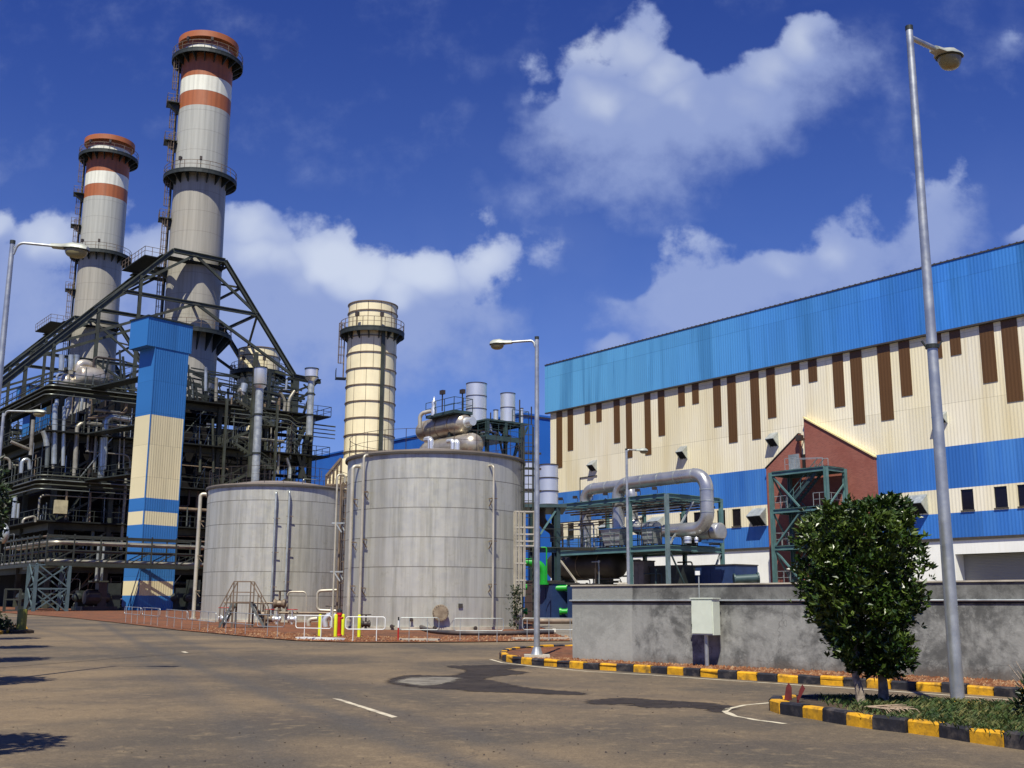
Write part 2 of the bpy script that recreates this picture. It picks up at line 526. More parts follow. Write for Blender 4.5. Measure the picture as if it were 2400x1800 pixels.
def wall_mat():
    m, t, bs, co = new_mat('weathered_plaster')
    n1 = t.noise(co, 1.1, 7, .68, .3); n2 = t.noise(co, 5, 6, .7); n3 = t.noise(t.scaled(co, 2.5, 2.5, .25), 1.3, 5, .65)
    c = t.mix(t.smooth(n1, .4, .6), lin(86, 87, 84), lin(142, 143, 137))
    c = t.mix(t.smooth(n2, .5, .68, 0, .5), c, lin(164, 165, 158))
    c = t.mix(t.smooth(n3, .5, .75, 0, .6), c, lin(76, 76, 72))
    x = t.dotv(co, (1, 0, 0))
    zz = t.dotv(co, (0, 0, 1)); nd = t.noise(t.scaled(co, 5, 5, .5), 1.0, 5, .7)
    c = t.mix(t.smooth(t.math('ADD', zz, t.math('MULTIPLY', t.math('SUBTRACT', nd, .5), .9)), 1.0, 1.75, 0, .55), c, lin(70, 70, 66))
    c = t.mix(t.smooth(t.math('ADD', zz, t.math('MULTIPLY', t.math('SUBTRACT', nd, .5), .35)), .02, .32, .6, 0), c, lin(96, 82, 68))
    hair = t.node('ShaderNodeTexVoronoi', {'Scale': .55}, feature='DISTANCE_TO_EDGE'); wv_ = t.n.new('ShaderNodeVectorMath'); wv_.operation = 'ADD'; t.l.new(co, wv_.inputs[0]); sc2 = t.n.new('ShaderNodeVectorMath'); sc2.operation = 'SCALE'; nn_ = t.node('ShaderNodeTexNoise', {'Scale': 2.5, 'Detail': 5.0}); t.l.new(co, nn_.inputs['Vector']); t.l.new(nn_.outputs['Color'], sc2.inputs[0]); sc2.inputs['Scale'].default_value = .7; t.l.new(sc2.outputs[0], wv_.inputs[1]); t.l.new(wv_.outputs[0], hair.inputs['Vector'])
    c = t.mix(t.smooth(hair.outputs[0], .002, .007, .35, 0), c, lin(58, 58, 55))
    c2 = t.mix(t.smooth(t.math('ADD', x, t.math('MULTIPLY', n1, .1)), 1.36, 1.40, .5, 0), c, lin(168, 169, 160))
    t.set(bs.inputs['Base Color'], c2); bs.inputs['Roughness'].default_value = .9
    b = t.node('ShaderNodeBump', {'Strength': .5, 'Distance': .02, 'Height': n2})
    t.l.new(b.outputs[0], bs.inputs['Normal'])
    return m


def leaf_mat(name, c1, c2, c3, rough=.35):
    m, t, bs, co = new_mat(name)
    g = t.node('ShaderNodeNewGeometry')
    rp = g.outputs['Random Per Island']
    c = t.mix(t.smooth(rp, .2, .7), c1, c2)
    cl = t.noise(co, 2.6, 3, .55)
    c = t.mix(t.smooth(cl, .42, .68, 0, .55), c, c3)
    c = t.mix(t.smooth(cl, .5, .3, 0, .6), c, (c1[0] * .55, c1[1] * .6, c1[2] * .6, 1))
    c = t.mix(t.smooth(rp, .84, .97), c, c3)
    t.set(bs.inputs['Base Color'], c); bs.inputs['Roughness'].default_value = rough
    bs.inputs['Specular IOR Level'].default_value = .45
    return m


M['leaf'] = leaf_mat('ficus_leaf', lin(27, 48, 11), lin(46, 70, 17), lin(92, 108, 42))
M['leaf_dark'] = leaf_mat('dark_leaf', lin(20, 36, 14), lin(32, 52, 20), lin(56, 74, 32), .5)
M['grass'] = leaf_mat('grass_blade', lin(34, 56, 16), lin(54, 80, 26), lin(110, 104, 54), .7)
M['ground'] = ground_mat('dusty_ground', lin(112, 106, 96), lin(128, 120, 104), lin(96, 90, 80), .1)
M['redgravel'] = ground_mat('red_gravel', lin(116, 64, 30), lin(72, 46, 30), lin(136, 94, 58), .9, 1.0, .95, 14)
M['soil'] = ground_mat('dark_soil', lin(56, 46, 32), lin(78, 62, 42), lin(44, 38, 28), 1.0, .8, .95, 20)
M['stone'] = leaf_mat('gravel_stone', lin(96, 52, 24), lin(122, 74, 40), lin(158, 130, 98), .95)


# ================================================================== setting
def circle3(a, b, c):
    ax, ay, bx, by, cx, cy = a.x, a.y, b.x, b.y, c.x, c.y
    d = 2 * (ax * (by - cy) + bx * (cy - ay) + cx * (ay - by))
    ux = ((ax * ax + ay * ay) * (by - cy) + (bx * bx + by * by) * (cy - ay) + (cx * cx + cy * cy) * (ay - by)) / d
    uy = ((ax * ax + ay * ay) * (cx - bx) + (bx * bx + by * by) * (ax - cx) + (cx * cx + cy * cy) * (bx - ax)) / d
    return ux, uy, math.hypot(ax - ux, ay - uy)


TRACKS = []
for pts, w, amt in ((((344, 1514), (651, 1633), (1111, 1798)), .42, .7), (((500, 1530), (830, 1640), (1330, 1798)), .4, .5),
                    (((200, 1500), (440, 1612), (640, 1775)), .45, .45)):
    x, y, r = circle3(*[G(*p) for p in pts]); TRACKS.append((x, y, r, w, amt))
M['road'] = road_mat()
M['wet'] = mat('wet_asphalt', lin(50, 43, 36), .75, 0, .3, 2.5, bump=.3, bscale=60, dirt=lin(64, 56, 46), dirt_amt=.7, spec=.3)
M['silt'] = mat('dried_silt', lin(122, 116, 102), .8, 0, .3, 3, dirt=lin(88, 82, 72), dirt_amt=.9)
M['paint'] = mat('road_paint', lin(196, 186, 160), .8, 0, .2, 6, dirt=lin(128, 116, 100), dirt_amt=.8)
M['crack'] = mat('crack_tar', lin(58, 50, 44), .9, 0, .3, 5)

mb = MB()
rows = [-80, 0, 40, 80, 120, 170, 600, 4000]
for y in rows: mb.v += [(-4000, y, gz(y) - .012), (4000, y, gz(y) - .012)]
for i in range(len(rows) - 1): mb.f.append((2 * i, 2 * i + 1, 2 * i + 3, 2 * i + 2)); mb.m.append(0)
mb.build('ground', M['ground'], kind='structure')

edge_px = [(1342, 1503), (1230, 1504), (1100, 1506), (930, 1507), (800, 1506), (700, 1503), (620, 1497), (540, 1489), (420, 1478), (300, 1463), (160, 1448), (0, 1436)]
edge = [G(*p) for p in edge_px]
e0 = edge[0] + (edge[0] - edge[1]).normalized() * 40
el = edge[-1] + (edge[-1] - edge[-2]).normalized() * 30
road = [V((45, -40, 0)), V((75, e0.y, 0)), e0] + edge + [el, V((-75, el.y, 0)), V((-75, -40, 0))]
MB().poly([on(p.x, p.y, .0) for p in road]).build('road', M['road'], kind='structure')
bed = edge + [el, el + V((-10, 60, 0)), edge[0] + V((-2, 48, 0))]
MB().poly([on(p.x, p.y, .03) for p in bed]).build('gravel_bed', M['redgravel'], kind='structure')


def sheet(name, px, m, h, sc_=None, kind='structure', jit=0.0):
    pts = [G(*p) for p in px]
    if jit > .02:                       # rounded, ragged edge
        for _ in range(3):
            out = []
            for i in range(len(pts)):
                p, q = pts[i], pts[(i + 1) % len(pts)]; out += [p.lerp(q, .25), p.lerp(q, .75)]
            pts = out
    n = len(pts); out = []
    for i in range(n):
        p, q = pts[i], pts[(i + 1) % n]; k = max(1, int((q - p).length / .12)) if jit else 1
        for j in range(k):
            r = p.lerp(q, j / k)
            if jit: r = r + V((rnd.uniform(-jit, jit), rnd.uniform(-jit, jit), 0)) * .5
            out.append(on(r.x, r.y, h))
    mb = MB().poly(out)
    if jit <= .02: return mb.build(name, m, kind=kind)
    # feathered rim: alpha falls from one to nothing over a hand's breadth
    k0 = len(mb.v); n = len(out); ins_ = []
    ar = sum(out[i].x * out[(i + 1) % n].y - out[(i + 1) % n].x * out[i].y for i in range(n)); sg = 1 if ar > 0 else -1
    for i in range(n):
        d = out[(i + 3) % n] - out[i - 3]; d.z = 0; d.normalize(); w_ = rnd.uniform(.06, .26); q = out[i] + V((d.y, -d.x, 0)) * sg * w_; ins_.append(on(q.x, q.y, h - .002))
    mb.v += [tuple(p) for p in ins_]
    for i in range(n): mb.f.append((i, (i + 1) % n, k0 + (i + 1) % n, k0 + i) if sg < 0 else (k0 + i, k0 + (i + 1) % n, (i + 1) % n, i)); mb.m.append(0)
    o = mb.build(name, m, kind=kind)
    at = o.data.attributes.new('cover', 'FLOAT', 'POINT'); at.data.foreach_set('value', [1.0] * k0 + [0.0] * n)
    return o


def feather(m):
    t = NT(m.node_tree); a = t.node('ShaderNodeAttribute', attribute_name='cover'); tc = t.node('ShaderNodeTexCoord')
    nz = t.noise(tc.outputs['Object'], 3.0, 5, .65)
    f = t.math('MULTIPLY', t.smooth(a.outputs['Fac'], 0.0, 1.0), t.smooth(nz, .2, .55, .55, 1.0))
    tr = t.node('ShaderNodeBsdfTransparent'); mx = t.n.new('ShaderNodeMixShader'); out = [n for n in t.n if n.type == 'OUTPUT_MATERIAL'][0]
    t.l.new(f, mx.inputs[0]); t.l.new(tr.outputs[0], mx.inputs[1]); t.l.new(t.n['Principled BSDF'].outputs[0], mx.inputs[2]); t.l.new(mx.outputs[0], out.inputs['Surface'])


feather(M['wet']); feather(M['silt'])
z4 = lambda l: [(700 + x * .3165, 1380 + y * .3165) for x, y in l]
z2 = lambda l: [(1150 + x * .2712, 1330 + y * .2712) for x, y in l]
sheet('wet_patch', z4([(680, 685), (720, 665), (820, 640), (1000, 645), (1200, 642), (1210, 636), (1290, 600), (1150, 585), (1090, 572), (1300, 570), (1500, 563), (1700, 573), (1560, 588), (1500, 600), (1700, 620), (1560, 638), (1400, 652), (1330, 668), (1450, 690), (1560, 720), (1750, 745), (2000, 762), (2120, 778), (2000, 785), (1700, 772), (1450, 762), (1300, 762), (1240, 750), (1100, 740), (950, 735), (750, 710)]), M['wet'], .004, jit=.04)
sheet('dried_patch', z4([(745, 690), (850, 660), (1000, 655), (1180, 660), (1130, 680), (1060, 705), (920, 720)]), M['silt'], .008, jit=.05)
sheet('wet_patch', z2([(840, 1165), (1000, 1140), (1200, 1130), (1400, 1150), (1700, 1163), (2050, 1193), (2080, 1225), (1960, 1260), (1900, 1218), (1600, 1205), (1380, 1212), (1260, 1200), (1250, 1168), (1000, 1188)]), M['wet'], .004, jit=.04)
sheet('road_marking', z4([(250, 812), (310, 818), (735, 950), (690, 956)]), M['paint'], .004, jit=.012)
sheet('road_marking', [(424, 1527.5), (434, 1527), (442, 1530), (433, 1530.5)], M['paint'], .004, jit=.02)


def strip(name, pts, w, m, h, seg=.5, jit=0.0):
    mb = MB(); L = []
    for a, b in zip(pts[:-1], pts[1:]):
        k = max(1, int((b - a).length / seg))
        L += [a.lerp(b, j / k) for j in range(k)]
    L.append(pts[-1]); vs = []
    for i, p in enumerate(L):
        d = (L[min(i + 1, len(L) - 1)] - L[max(i - 1, 0)]); d.z = 0; d.normalize(); n = V((-d.y, d.x, 0))
        o = rnd.uniform(-jit, jit)
        for s_ in (w / 2, -w / 2):
            q = p + n * (s_ * (1 + rnd.uniform(-.3, .3) * (1 if jit else 0)) + o); vs.append(on(q.x, q.y, h))
    mb.add(vs, [(2 * i, 2 * i + 1, 2 * i + 3, 2 * i + 2) for i in range(len(L) - 1)])
    return mb.build(name, m, kind='structure')


strip('road_crack', [G(0, 1565), G(180, 1551), G(330, 1539), G(470, 1530), G(640, 1527)], .05, M['crack'], .004, .4, .03)


# ---- kerbs: blocks painted black and yellow
M['kerb_y'] = mat('kerb_yellow', lin(214, 158, 18), .7, 0, .25, 7, dirt=lin(110, 86, 40), dirt_amt=.9, bump=.25, bscale=25)
M['kerb_k'] = mat('kerb_black', lin(30, 30, 36), .65, 0, .4, 7, dirt=lin(96, 88, 80), dirt_amt=.7, bump=.25, bscale=25)


def smooth_line(pts, n=3):
    for _ in range(n):
        out = [pts[0]]
        for a, b in zip(pts[:-1], pts[1:]): out += [a.lerp(b, .25), a.lerp(b, .75)]
        pts = out + [pts[-1]]
    return pts


def resample(pts, step):
    out = [pts[0]]; rem = step
    for a, b in zip(pts[:-1], pts[1:]):
        L = (b - a).length; t = 0
        while L - t >= rem:
            t += rem; out.append(a.lerp(b, t / L)); rem = step
        rem -= L - t
    return out


def kerb(name, pts, h, block=.45, w=.16, start=0):
    L = resample(smooth_line(pts), block); mb = MB()
    for i, (a, b) in enumerate(zip(L[:-1], L[1:])):
        a = on(a.x, a.y); b = on(b.x, b.y)
        d = (b - a); l = d.length; d.normalize(); n = V((-d.y, d.x, 0)).normalized()
        hh = h + rnd.uniform(-.014, .012); o = n * rnd.uniform(-.018, .018)
        g = rnd.uniform(.002, .014); cz_ = (rnd.uniform(-.02, 0) if rnd.random() < .3 else 0, rnd.uniform(-.02, 0) if rnd.random() < .3 else 0)
        # chamfered section
        sec = [(0, -.05), (0, hh - .025), (.025, hh), (w - .02, hh), (w, hh - .02), (w, -.05)]
        vs = []
        for e, ch_ in ((a + d * g, cz_[0]), (b - d * g, cz_[1])):
            for x, z in sec: vs.append(e + o + n * (x + rnd.uniform(-.003, .003)) + Z * (z + (ch_ if z > 0 else 0)))
        k = len(sec)
        fs = [(j, (j + 1) % k, (j + 1) % k + k, j + k) for j in range(k)] + [tuple(range(k - 1, -1, -1)), tuple(range(k, 2 * k))]
        fs = [f[::-1] for f in fs]
        mb.add(vs, fs, (i + start) % 2)
    return mb.build(name, [M['kerb_y'], M['kerb_k']], kind='structure'), L


# near planted island, bottom right
isl_near = [G(*p) for p in ((2560, 1778), (2400, 1759), (2255, 1738), (2165, 1722), (2082, 1714), (2015, 1705), (1949, 1694), (1886, 1683), (1826, 1674), (1804, 1669))]
tip = isl_near[-1]
isl_far = [G(*p) for p in ((1806, 1659), (1840, 1653), (1900, 1652), (2010, 1655), (2140, 1662), (2300, 1671), (2480, 1682))]
line = isl_near[::-1]
kb1 = (line[::-1] + [tip.lerp(isl_far[0], .5)] + isl_far)
ISL_H = .17
kerb('kerb', kb1[::-1], ISL_H, .47, .17, 0)
mb = MB(); ins = [p for p in kb1]
cen = sum(ins, V()) / len(ins)
mb.poly([on(p.x, p.y, ISL_H - .04) for p in [q + (cen - q).normalized() * .1 for q in ins]])
mb.build('planting_bed', M['soil'], kind='structure')

# kerb and red gravel along the concrete wall
wk = [G(*p) for p in ((2560, 1652), (2400, 1637), (2357, 1633), (2131, 1618), (1950, 1607), (1750, 1594), (1680, 1589.5), (1597, 1583), (1519, 1577), (1446, 1573), (1376, 1569), (1313, 1564), (1256, 1559.5), (1200, 1554), (1177, 1549), (1168, 1543), (1176, 1536), (1200, 1530), (1240, 1526), (1345, 1522), (1500, 1520))]
kerb('kerb', wk[::-1], .16, .45, .16, 1)
mb = MB()
mb.poly([on(p.x, p.y, .11) for p in wk] + [on(22, wk[-1].y, .11), on(24, wk[0].y, .11)])
mb.build('gravel_bed', M['redgravel'], kind='structure')
off = lambda pts, d: [p + V((0, -d, 0)) for p in pts]
strip('road_marking', off([G(*p) for p in ((1150, 1545), (1177, 1552.5), (1256, 1562), (1376, 1573), (1519, 1581), (1750, 1597), (2131, 1622), (2400, 1642))], .12), .09, M['paint'], .004, .6, .012)
strip('road_marking', [G(*p) for p in ((1900, 1641), (1800, 1648), (1745, 1653), (1708, 1661), (1700, 1668), (1722, 1679), (1775, 1688), (1840, 1697))], .095, M['paint'], .004, .25, .012)


def stones(name, fn, n, r0, r1):
    mb = MB()
    for _ in range(n):
        p = fn(); r = rnd.uniform(r0, r1); a = rnd.uniform(0, 6.28)
        vs = []
        for i in range(5):
            t = a + i * 1.257; q = r * rnd.uniform(.7, 1.2)
            vs.append(p + V((math.cos(t) * q, math.sin(t) * q, -.01)))
        vs.append(p + V((r * .2, 0, r * rnd.uniform(.6, 1.0))))
        mb.add(vs, [(i, (i + 1) % 5, 5) for i in range(5)])
    return mb.build(name, M['stone'], kind='stuff')


WL, WR = G(1342, 1544, .11), G(2345, 1594.5, .11)     # foot of the concrete wall
WD = (WR - WL); WD.z = 0; WD.normalize(); WN = V((WD.y, -WD.x, 0))       # WN looks at the camera


def bed_pt():
    t = rnd.uniform(-1.5, 11); o = rnd.uniform(.0, 1.6)
    p = WL + WD * t + WN * o
    for _ in range(3):
        # keep to the bed: between wall and kerb
        u = p - wk[12]
    return on(p.x, p.y, .115)


def inside(p, poly):
    c = False; n = len(poly)
    for i in range(n):
        a, b = poly[i], poly[(i + 1) % n]
        if (a.y > p.y) != (b.y > p.y) and p.x < (b.x - a.x) * (p.y - a.y) / (b.y - a.y) + a.x: c = not c
    return c


bedpoly = wk + [V((22, wk[-1].y, 0)), V((24, wk[0].y, 0))]


def bed_ok():
    while True:
        p = bed_pt()
        q = p - WN * -.14
        if inside(q + WN * .06, bedpoly) and inside(p, bedpoly): return p


stones('gravel_stones', bed_ok, 3200, .015, .045)


def tank_strip():
    i = rnd.randrange(len(edge) - 4); p = edge[i].lerp(edge[i + 1], rnd.random()) + V((0, rnd.uniform(.15, 5), 0))
    return on(p.x, p.y, .035)


stones('gravel_stones', tank_strip, 2600, .02, .06)

# small dark specks and leaf crumbs on the asphalt
mb = MB()
for _ in range(420):
    p = G(rnd.uniform(0, 2300), rnd.uniform(1530, 1800)); r = rnd.uniform(.006, .02); a_ = rnd.uniform(0, 6.28)
    if p.x > 2.8 and p.y < 17: continue
    mb.add([on(p.x + math.cos(a_ + k * 2.1) * r, p.y + math.sin(a_ + k * 2.1) * r, .004 + (.012 if k == 1 else 0)) for k in range(3)], [(0, 1, 2)])
mb.build('road_debris', M['dark_pipe'], kind='stuff')

# concrete edging slabs where the gravel meets the road
for n_, (a, b), m_ in (('concrete_slab', ((692, 1499), (783, 1503)), 'white'), ('concrete_slab', ((930, 1503), (1026, 1504)), 'concrete_pad'), ('concrete_slab', ((1208, 1501), (1345, 1500)), 'concrete_pad')):
    p, q = G(*a), G(*b); d = (q - p); d.z = 0; l = d.length; d.normalize()
    o = MB().obox(on(p.x, p.y, -.02), d * l, V((-d.y, d.x, 0)) * .5, Z * .11).build(n_, M[m_], kind='structure')

# ================================================================== turbine hall
O0 = P(1900, 1000, 100)
WP = Plane(O0, A, -B)


def avz(lst, off=0.0): return sum(WP.hit(u, v, off)[1] for u, v in lst) / len(lst)


FO = .32
f_top = avz([(1277, 855), (1840, 712), (2400, 570)], FO)
f_bot = avz([(1277, 969), (1840, 854), (2400, 740)], FO)
z1 = avz([(1309, 1155), (2053, 1067), (2400, 1024.8)])
z2_ = avz([(1490, 1209), (2057, 1160.5), (2400, 1130.6)])
z3_ = avz([(1704.5, 1239.7), (2399, 1189)])
z4_ = avz([(1695.5, 1292.8), (2400, 1252.7)])
sL = WP.hit(1290, 1000)[0]; sFL = WP.hit(1277, 900, FO)[0]; sR = -34.0
cream = (.84, .75, .48, 1); blue = lin(58, 118, 194); blue_f = lin(44, 124, 206)
M['cream'] = clad('cream_cladding', cream, A, .3, (.87, .81, .62, 1), panel=.14, pw=5.2, lap=5.6, streak=.45, sdirt=(.62, .50, .25, 1), depth=.012)
M['bluewall'] = clad('blue_cladding', blue, A, .3, lin(50, 108, 184), panel=.16, pw=3.1, lap=9.0, streak=.4, sdirt=lin(92, 150, 205), depth=.012)
M['fascia'] = clad('fascia_cladding', lin(54, 122, 204), A, .3, lin(62, 130, 204), panel=.28, pw=4.1, lap=9.0, streak=.6, sdirt=lin(34, 92, 140), depth=.012,
                   fade=(lin(96, 166, 208), -52.0, -4.0, .9))
M['basewhite'] = mat('white_render', (.90, .90, .82, 1), .7, 0, .06, .4, streak=.12, dirt=(.6, .52, .36, 1))
M['stripe'] = clad('brown_cladding', lin(96, 66, 28), A, .3, streak=.1, depth=.01)

hall = thing('turbine_hall', 'long turbine hall with cream walls, blue bands and a bleached blue fascia', 'industrial building', WP.pt(sL, gz(120)))


def wbox(mb, s0, s1, za, zb, off0=0.0, th=.35):
    """panel on the wall plane: front face at off0, going back th"""
    mb.obox(WP.pt(s0, za, off0 - th), A * (s1 - s0), -B * th, Z * (zb - za))
    return mb


base_z = .2
# openings in the lower cream band
win_u = [1313, 1337, 1409, 1601, 1634, 1689, 1725, 2268, 2347, 2403]
wz_t = avz([(1725, 1193), (2268, 1146)]); wz_b = avz([(1725, 1233.5), (2268, 1195)])
wz_t = min(wz_t, z2_ - .12); wz_b = max(wz_b, z3_ + .12)
wins = sorted(WP.hit(u, 1180)[0] for u in win_u)
extra = [wins[0] - 3.3, wins[0] - 5.6, wins[0] - 8.9]
wins = sorted(wins + extra)
hw = .53
mb = MB(); cur = sR
for w in wins:
    wbox(mb, cur, w - hw, z3_, z2_); cur = w + hw
    wbox(mb, w - hw, w + hw, z3_, wz_b); wbox(mb, w - hw, w + hw, wz_t, z2_)
wbox(mb, cur, sL, z3_, z2_)
mb.build('wall_cladding', M['cream'], hall)
wbox(MB(), sR, sL, z1, f_bot + .3).build('wall_cladding', M['cream'], hall)
wbox(MB(), sR, sL, z2_, z1).build('blue_band', M['bluewall'], hall)
wbox(MB(), sR, sL, z4_, z3_).build('blue_band', M['bluewall'], hall)
# white base with the roller door opening on the right
dL = WP.hit(2240, 1320)[0]; dz = WP.hit(2320, 1296)[1]
mb = MB()
wbox(mb, dL, sL, base_z, z4_); wbox(mb, sR + 6, dL, dz, z4_); wbox(mb, sR, sR + 6, base_z, z4_)
mb.build('wall_base', M['basewhite'], hall)
mb = MB(); wbox(mb, sR + 6, dL, base_z, dz, -1.2, .1); mb.build('roller_door', M['doorgrey'], hall)
mb = MB(); wbox(mb, sR + 6, dL, base_z + .15, base_z + .2, -.4, .75)
mb.obox(WP.pt(dL, base_z, -1.3), A * .1, -B * .95, Z * (dz - base_z))
mb.build('door_reveal', M['basewhite'], hall)
mb = MB(); wbox(mb, sR, sL, z4_ - .1, z4_ + .12, .12, .115); mb.build('drip_flashing', M['gutter'], hall)
for w in wins:
    mb = MB()
    for (s0, s1, a, b) in ((w - hw, w - hw + .04, wz_b, wz_t), (w + hw - .04, w + hw, wz_b, wz_t), (w - hw + .04, w + hw - .04, wz_t - .04, wz_t), (w - hw + .04, w + hw - .04, wz_b, wz_b + .04)):
        wbox(mb, s0, s1, a, b, -.06, .08)
    mb.obox(WP.pt(w - hw - .06, wz_b - .09, .003), A * (2 * hw + .12), -B * .1, Z * .085)
    fr = mb.build('window', M['gutter'], hall)
    mb = MB(); wbox(mb, w - hw + .03, w + hw - .03, wz_b + .03, wz_t - .03, -.1, .03); mb.build('pane', M['glass'], fr)
# fascia, roof and hidden sides
mb = MB(); wbox(mb, sR - 1, sFL, f_bot, f_top, FO, .2)
fas = mb.build('fascia', M['fascia'], hall)
mb = MB(); wbox(mb, sR - 1, sFL, f_bot - .02, f_bot + .12, FO + .03, FO + .03 - .004); mb.build('soffit', M['gutter'], fas)
mb = MB(); wbox(mb, sR - 1, sFL, f_top, f_top + .1, FO + .06, 1.3)
for k in range(120):
    s_ = sFL - .4 - k * (sFL - sR) / 120
    mb.obox(WP.pt(s_, f_top + .1, FO), A * .12, B * .1, Z * .07)
mb.build('roof_edge', M['gutter'], fas)
mb = MB(); mb.obox(WP.pt(sR, f_top - .6, FO - .25), A * (sFL - sR), B * 30, Z * .4); mb.build('roof', M['gutter'], hall)
mb = MB(); mb.obox(WP.pt(sL - .3, base_z, -.36), A * .3, B * 28, Z * (f_top - .7 - base_z)); mb.obox(WP.pt(sR, base_z, -.36), A * .3, B * 28, Z * (f_top - .7 - base_z))
mb.obox(WP.pt(sR + .35, base_z, -28), A * (sL - sR - .7), B * .3, Z * (f_top - .7 - base_z)); mb.build('end_wall', M['cream'], hall)
# long brown strips under the fascia, four lengths
sx = [(67, 93, 0), (118, 143, 970), (196, 220, 848), (250, 274, 838), (331, 358, 937), (388, 415, 0), (474, 502, 0), (535, 565, 900), (626, 656, 768), (690, 720, 755),
      (790, 825, 862), (858, 898, 935), (965, 1005, 922), (1037, 1076, 820), (1147, 1185, 670), (1224, 1264, 655), (1343, 1392, 768), (1430, 1484, 850), (1557, 1616, 830),
      (1650, 1701, 720), (1788, 1838, 545), (1876, 1925, 532), (2025, 2092, 655), (2135, 2210, 745)]
long_b = {0: 1094, 5: 1070, 6: 1066}
zs = {'l': [], 'm': [], 's': []}; kinds = 'lmssmllmssmllmssmllmssml'
items = []
for i, (a, b, yb) in enumerate(sx):
    u0, u1 = 1270 + a * .5108, 1270 + b * .5108; v = 560 + yb * .5108 if yb else long_b[i]
    s0, zb = WP.hit(u0, v, .05); s1, _ = WP.hit(u1, v, .05)
    zz = WP.hit((u0 + u1) / 2, v, .05)[1]
    items.append((s1, s0, kinds[i])); zs[kinds[i]].append(zz)
zm = {k: sorted(v)[len(v) // 2] for k, v in zs.items()}
last = None
for k in range(5):        # carry the pattern on past the edge of the view
    s0 = items[-1][0]; gap = (1.5, 2.6, 1.5, 2.6, 1.5)[k]
    items.append((s0 - gap - 1.0, s0 - gap, 'lmssm'[k]))
for s1, s0, k in items:
    mb = MB(); wbox(mb, s1, s0, zm[k], f_bot - .02, .05, .06); mb.build('brown_strip', M['stripe'], hall)


def hood(sc_, zc, w, h, d, name='vent_hood'):
    """louvre hood: a sloping top plate, two cheeks and a dark mouth slanting back under it"""
    t = .05; zt, zb, zl = zc + h / 2, zc - h / 2, zc + h * .06
    ht = MB()
    ht.prism([WP.pt(sc_ - w / 2, zt, .004), WP.pt(sc_ - w / 2, zl, d), WP.pt(sc_ - w / 2, zl - t, d), WP.pt(sc_ - w / 2, zt - t * 1.5, .004)], A * w)
    for s_ in (sc_ - w / 2, sc_ + w / 2 - t):
        ht.prism([WP.pt(s_, zt - t * 1.55, .004), WP.pt(s_, zl - t, d - .01), WP.pt(s_, zb, .004)], A * t)
    o = ht.build(name, M['galv'], hall)
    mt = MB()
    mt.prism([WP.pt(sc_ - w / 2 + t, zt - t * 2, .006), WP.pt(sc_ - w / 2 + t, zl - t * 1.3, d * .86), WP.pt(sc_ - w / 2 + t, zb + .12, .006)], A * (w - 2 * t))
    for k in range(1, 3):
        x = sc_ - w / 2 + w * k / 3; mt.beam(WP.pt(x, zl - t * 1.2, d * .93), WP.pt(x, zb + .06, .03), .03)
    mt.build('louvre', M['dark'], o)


for (u0, u1, v0, v1) in ((1376, 1403, 1080, 1105), (1585, 1613, 1047, 1077), (1793, 1827, 1016, 1048), (2182, 2220, 968, 994), (2590, 2640, 900, 930)):
    s0, zt = WP.hit((u0 + u1) / 2, v0); s1, zb = WP.hit((u0 + u1) / 2, v1)
    hood(s0 - .2, (zt + zb) / 2, 1.0, zt - zb + .1, .75)
for (u0, u1, v0, v1) in ((1753, 1797, 1192, 1234), (2119, 2173, 1161, 1207), (1525, 1553, 1212, 1238), (1412, 1436, 1226, 1250)):
    s0, zt = WP.hit((u0 + u1) / 2, v0); s1, zb = WP.hit((u0 + u1) / 2, v1)
    hood(s0 - .25, (zt + zb) / 2, 1.65, zt - zb + .1, 1.0)
# rain pipes and sagging conduit on the wall, small rail inside the door
mb = MB()
mb.beam(WP.pt(WP.hit(1360, 1100)[0], z1 - 2.5, .06), WP.pt(WP.hit(1360, 1100)[0], z1 + 1.4, .06), .07)
mb.beam(WP.pt(WP.hit(1360, 1100)[0], z1 + 1.4, .06), WP.pt(WP.hit(1400, 1100)[0], z1 + 1.4, .06), .07)
mb.build('conduit', M['gutter'], hall)

# ---- brick stair annex standing against the hall
BO = .4
ann = thing('brick_annex', 'red brick annex split by a door slot, sloping tops with a cream coping', 'building', WP.pt(0, gz(100), .4))
zz6 = lambda x, y: (1700 + x * .2713, 950 + y * .2713)
hb = lambda x, y: WP.hit(*zz6(x, y), BO)
lft = [hb(352, 548), hb(617, 250), hb(632, 256)]
sl0 = lft[0][0]; sl1 = lft[2][0]
doorz0 = hb(660, 565)[1]; doorz1 = hb(660, 420)[1]
pl = [WP.pt(sl0, base_z, BO), WP.pt(sl0, lft[0][1], BO), WP.pt(sl1, lft[1][1], BO), WP.pt(sl1, base_z, BO)]
MB().prism(pl, B * (BO - .01)).build('brick_wall', M['brick'], ann)
rt = [hb(676, 112), hb(1297, 445)]
sr0 = rt[0][0]; sr1 = hb(1308, 900)[0]
pr = [WP.pt(sr0, base_z, BO), WP.pt(sr0, rt[0][1], BO), WP.pt(sr1, rt[1][1], BO), WP.pt(sr1, base_z, BO)]
MB().prism(pr, B * (BO - .01)).build('brick_wall', M['brick'], ann)
MB().obox(WP.pt(sr0, base_z, 0.02), A * (sl1 - sr0), -B * (BO - .06), Z * (doorz0 - base_z)).build('brick_wall', M['brick'], ann)
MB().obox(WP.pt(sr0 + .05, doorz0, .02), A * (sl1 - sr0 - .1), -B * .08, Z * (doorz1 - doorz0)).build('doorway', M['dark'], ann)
d0 = WP.pt(sl1, doorz0, BO + .02)
MB().obox(WP.pt(sl1 + .05, doorz0, BO + .01), A * 1.15, -B * .06, Z * (doorz1 - doorz0 + .05)).build('door', mat('grey_door', lin(128, 136, 140), .5), ann)
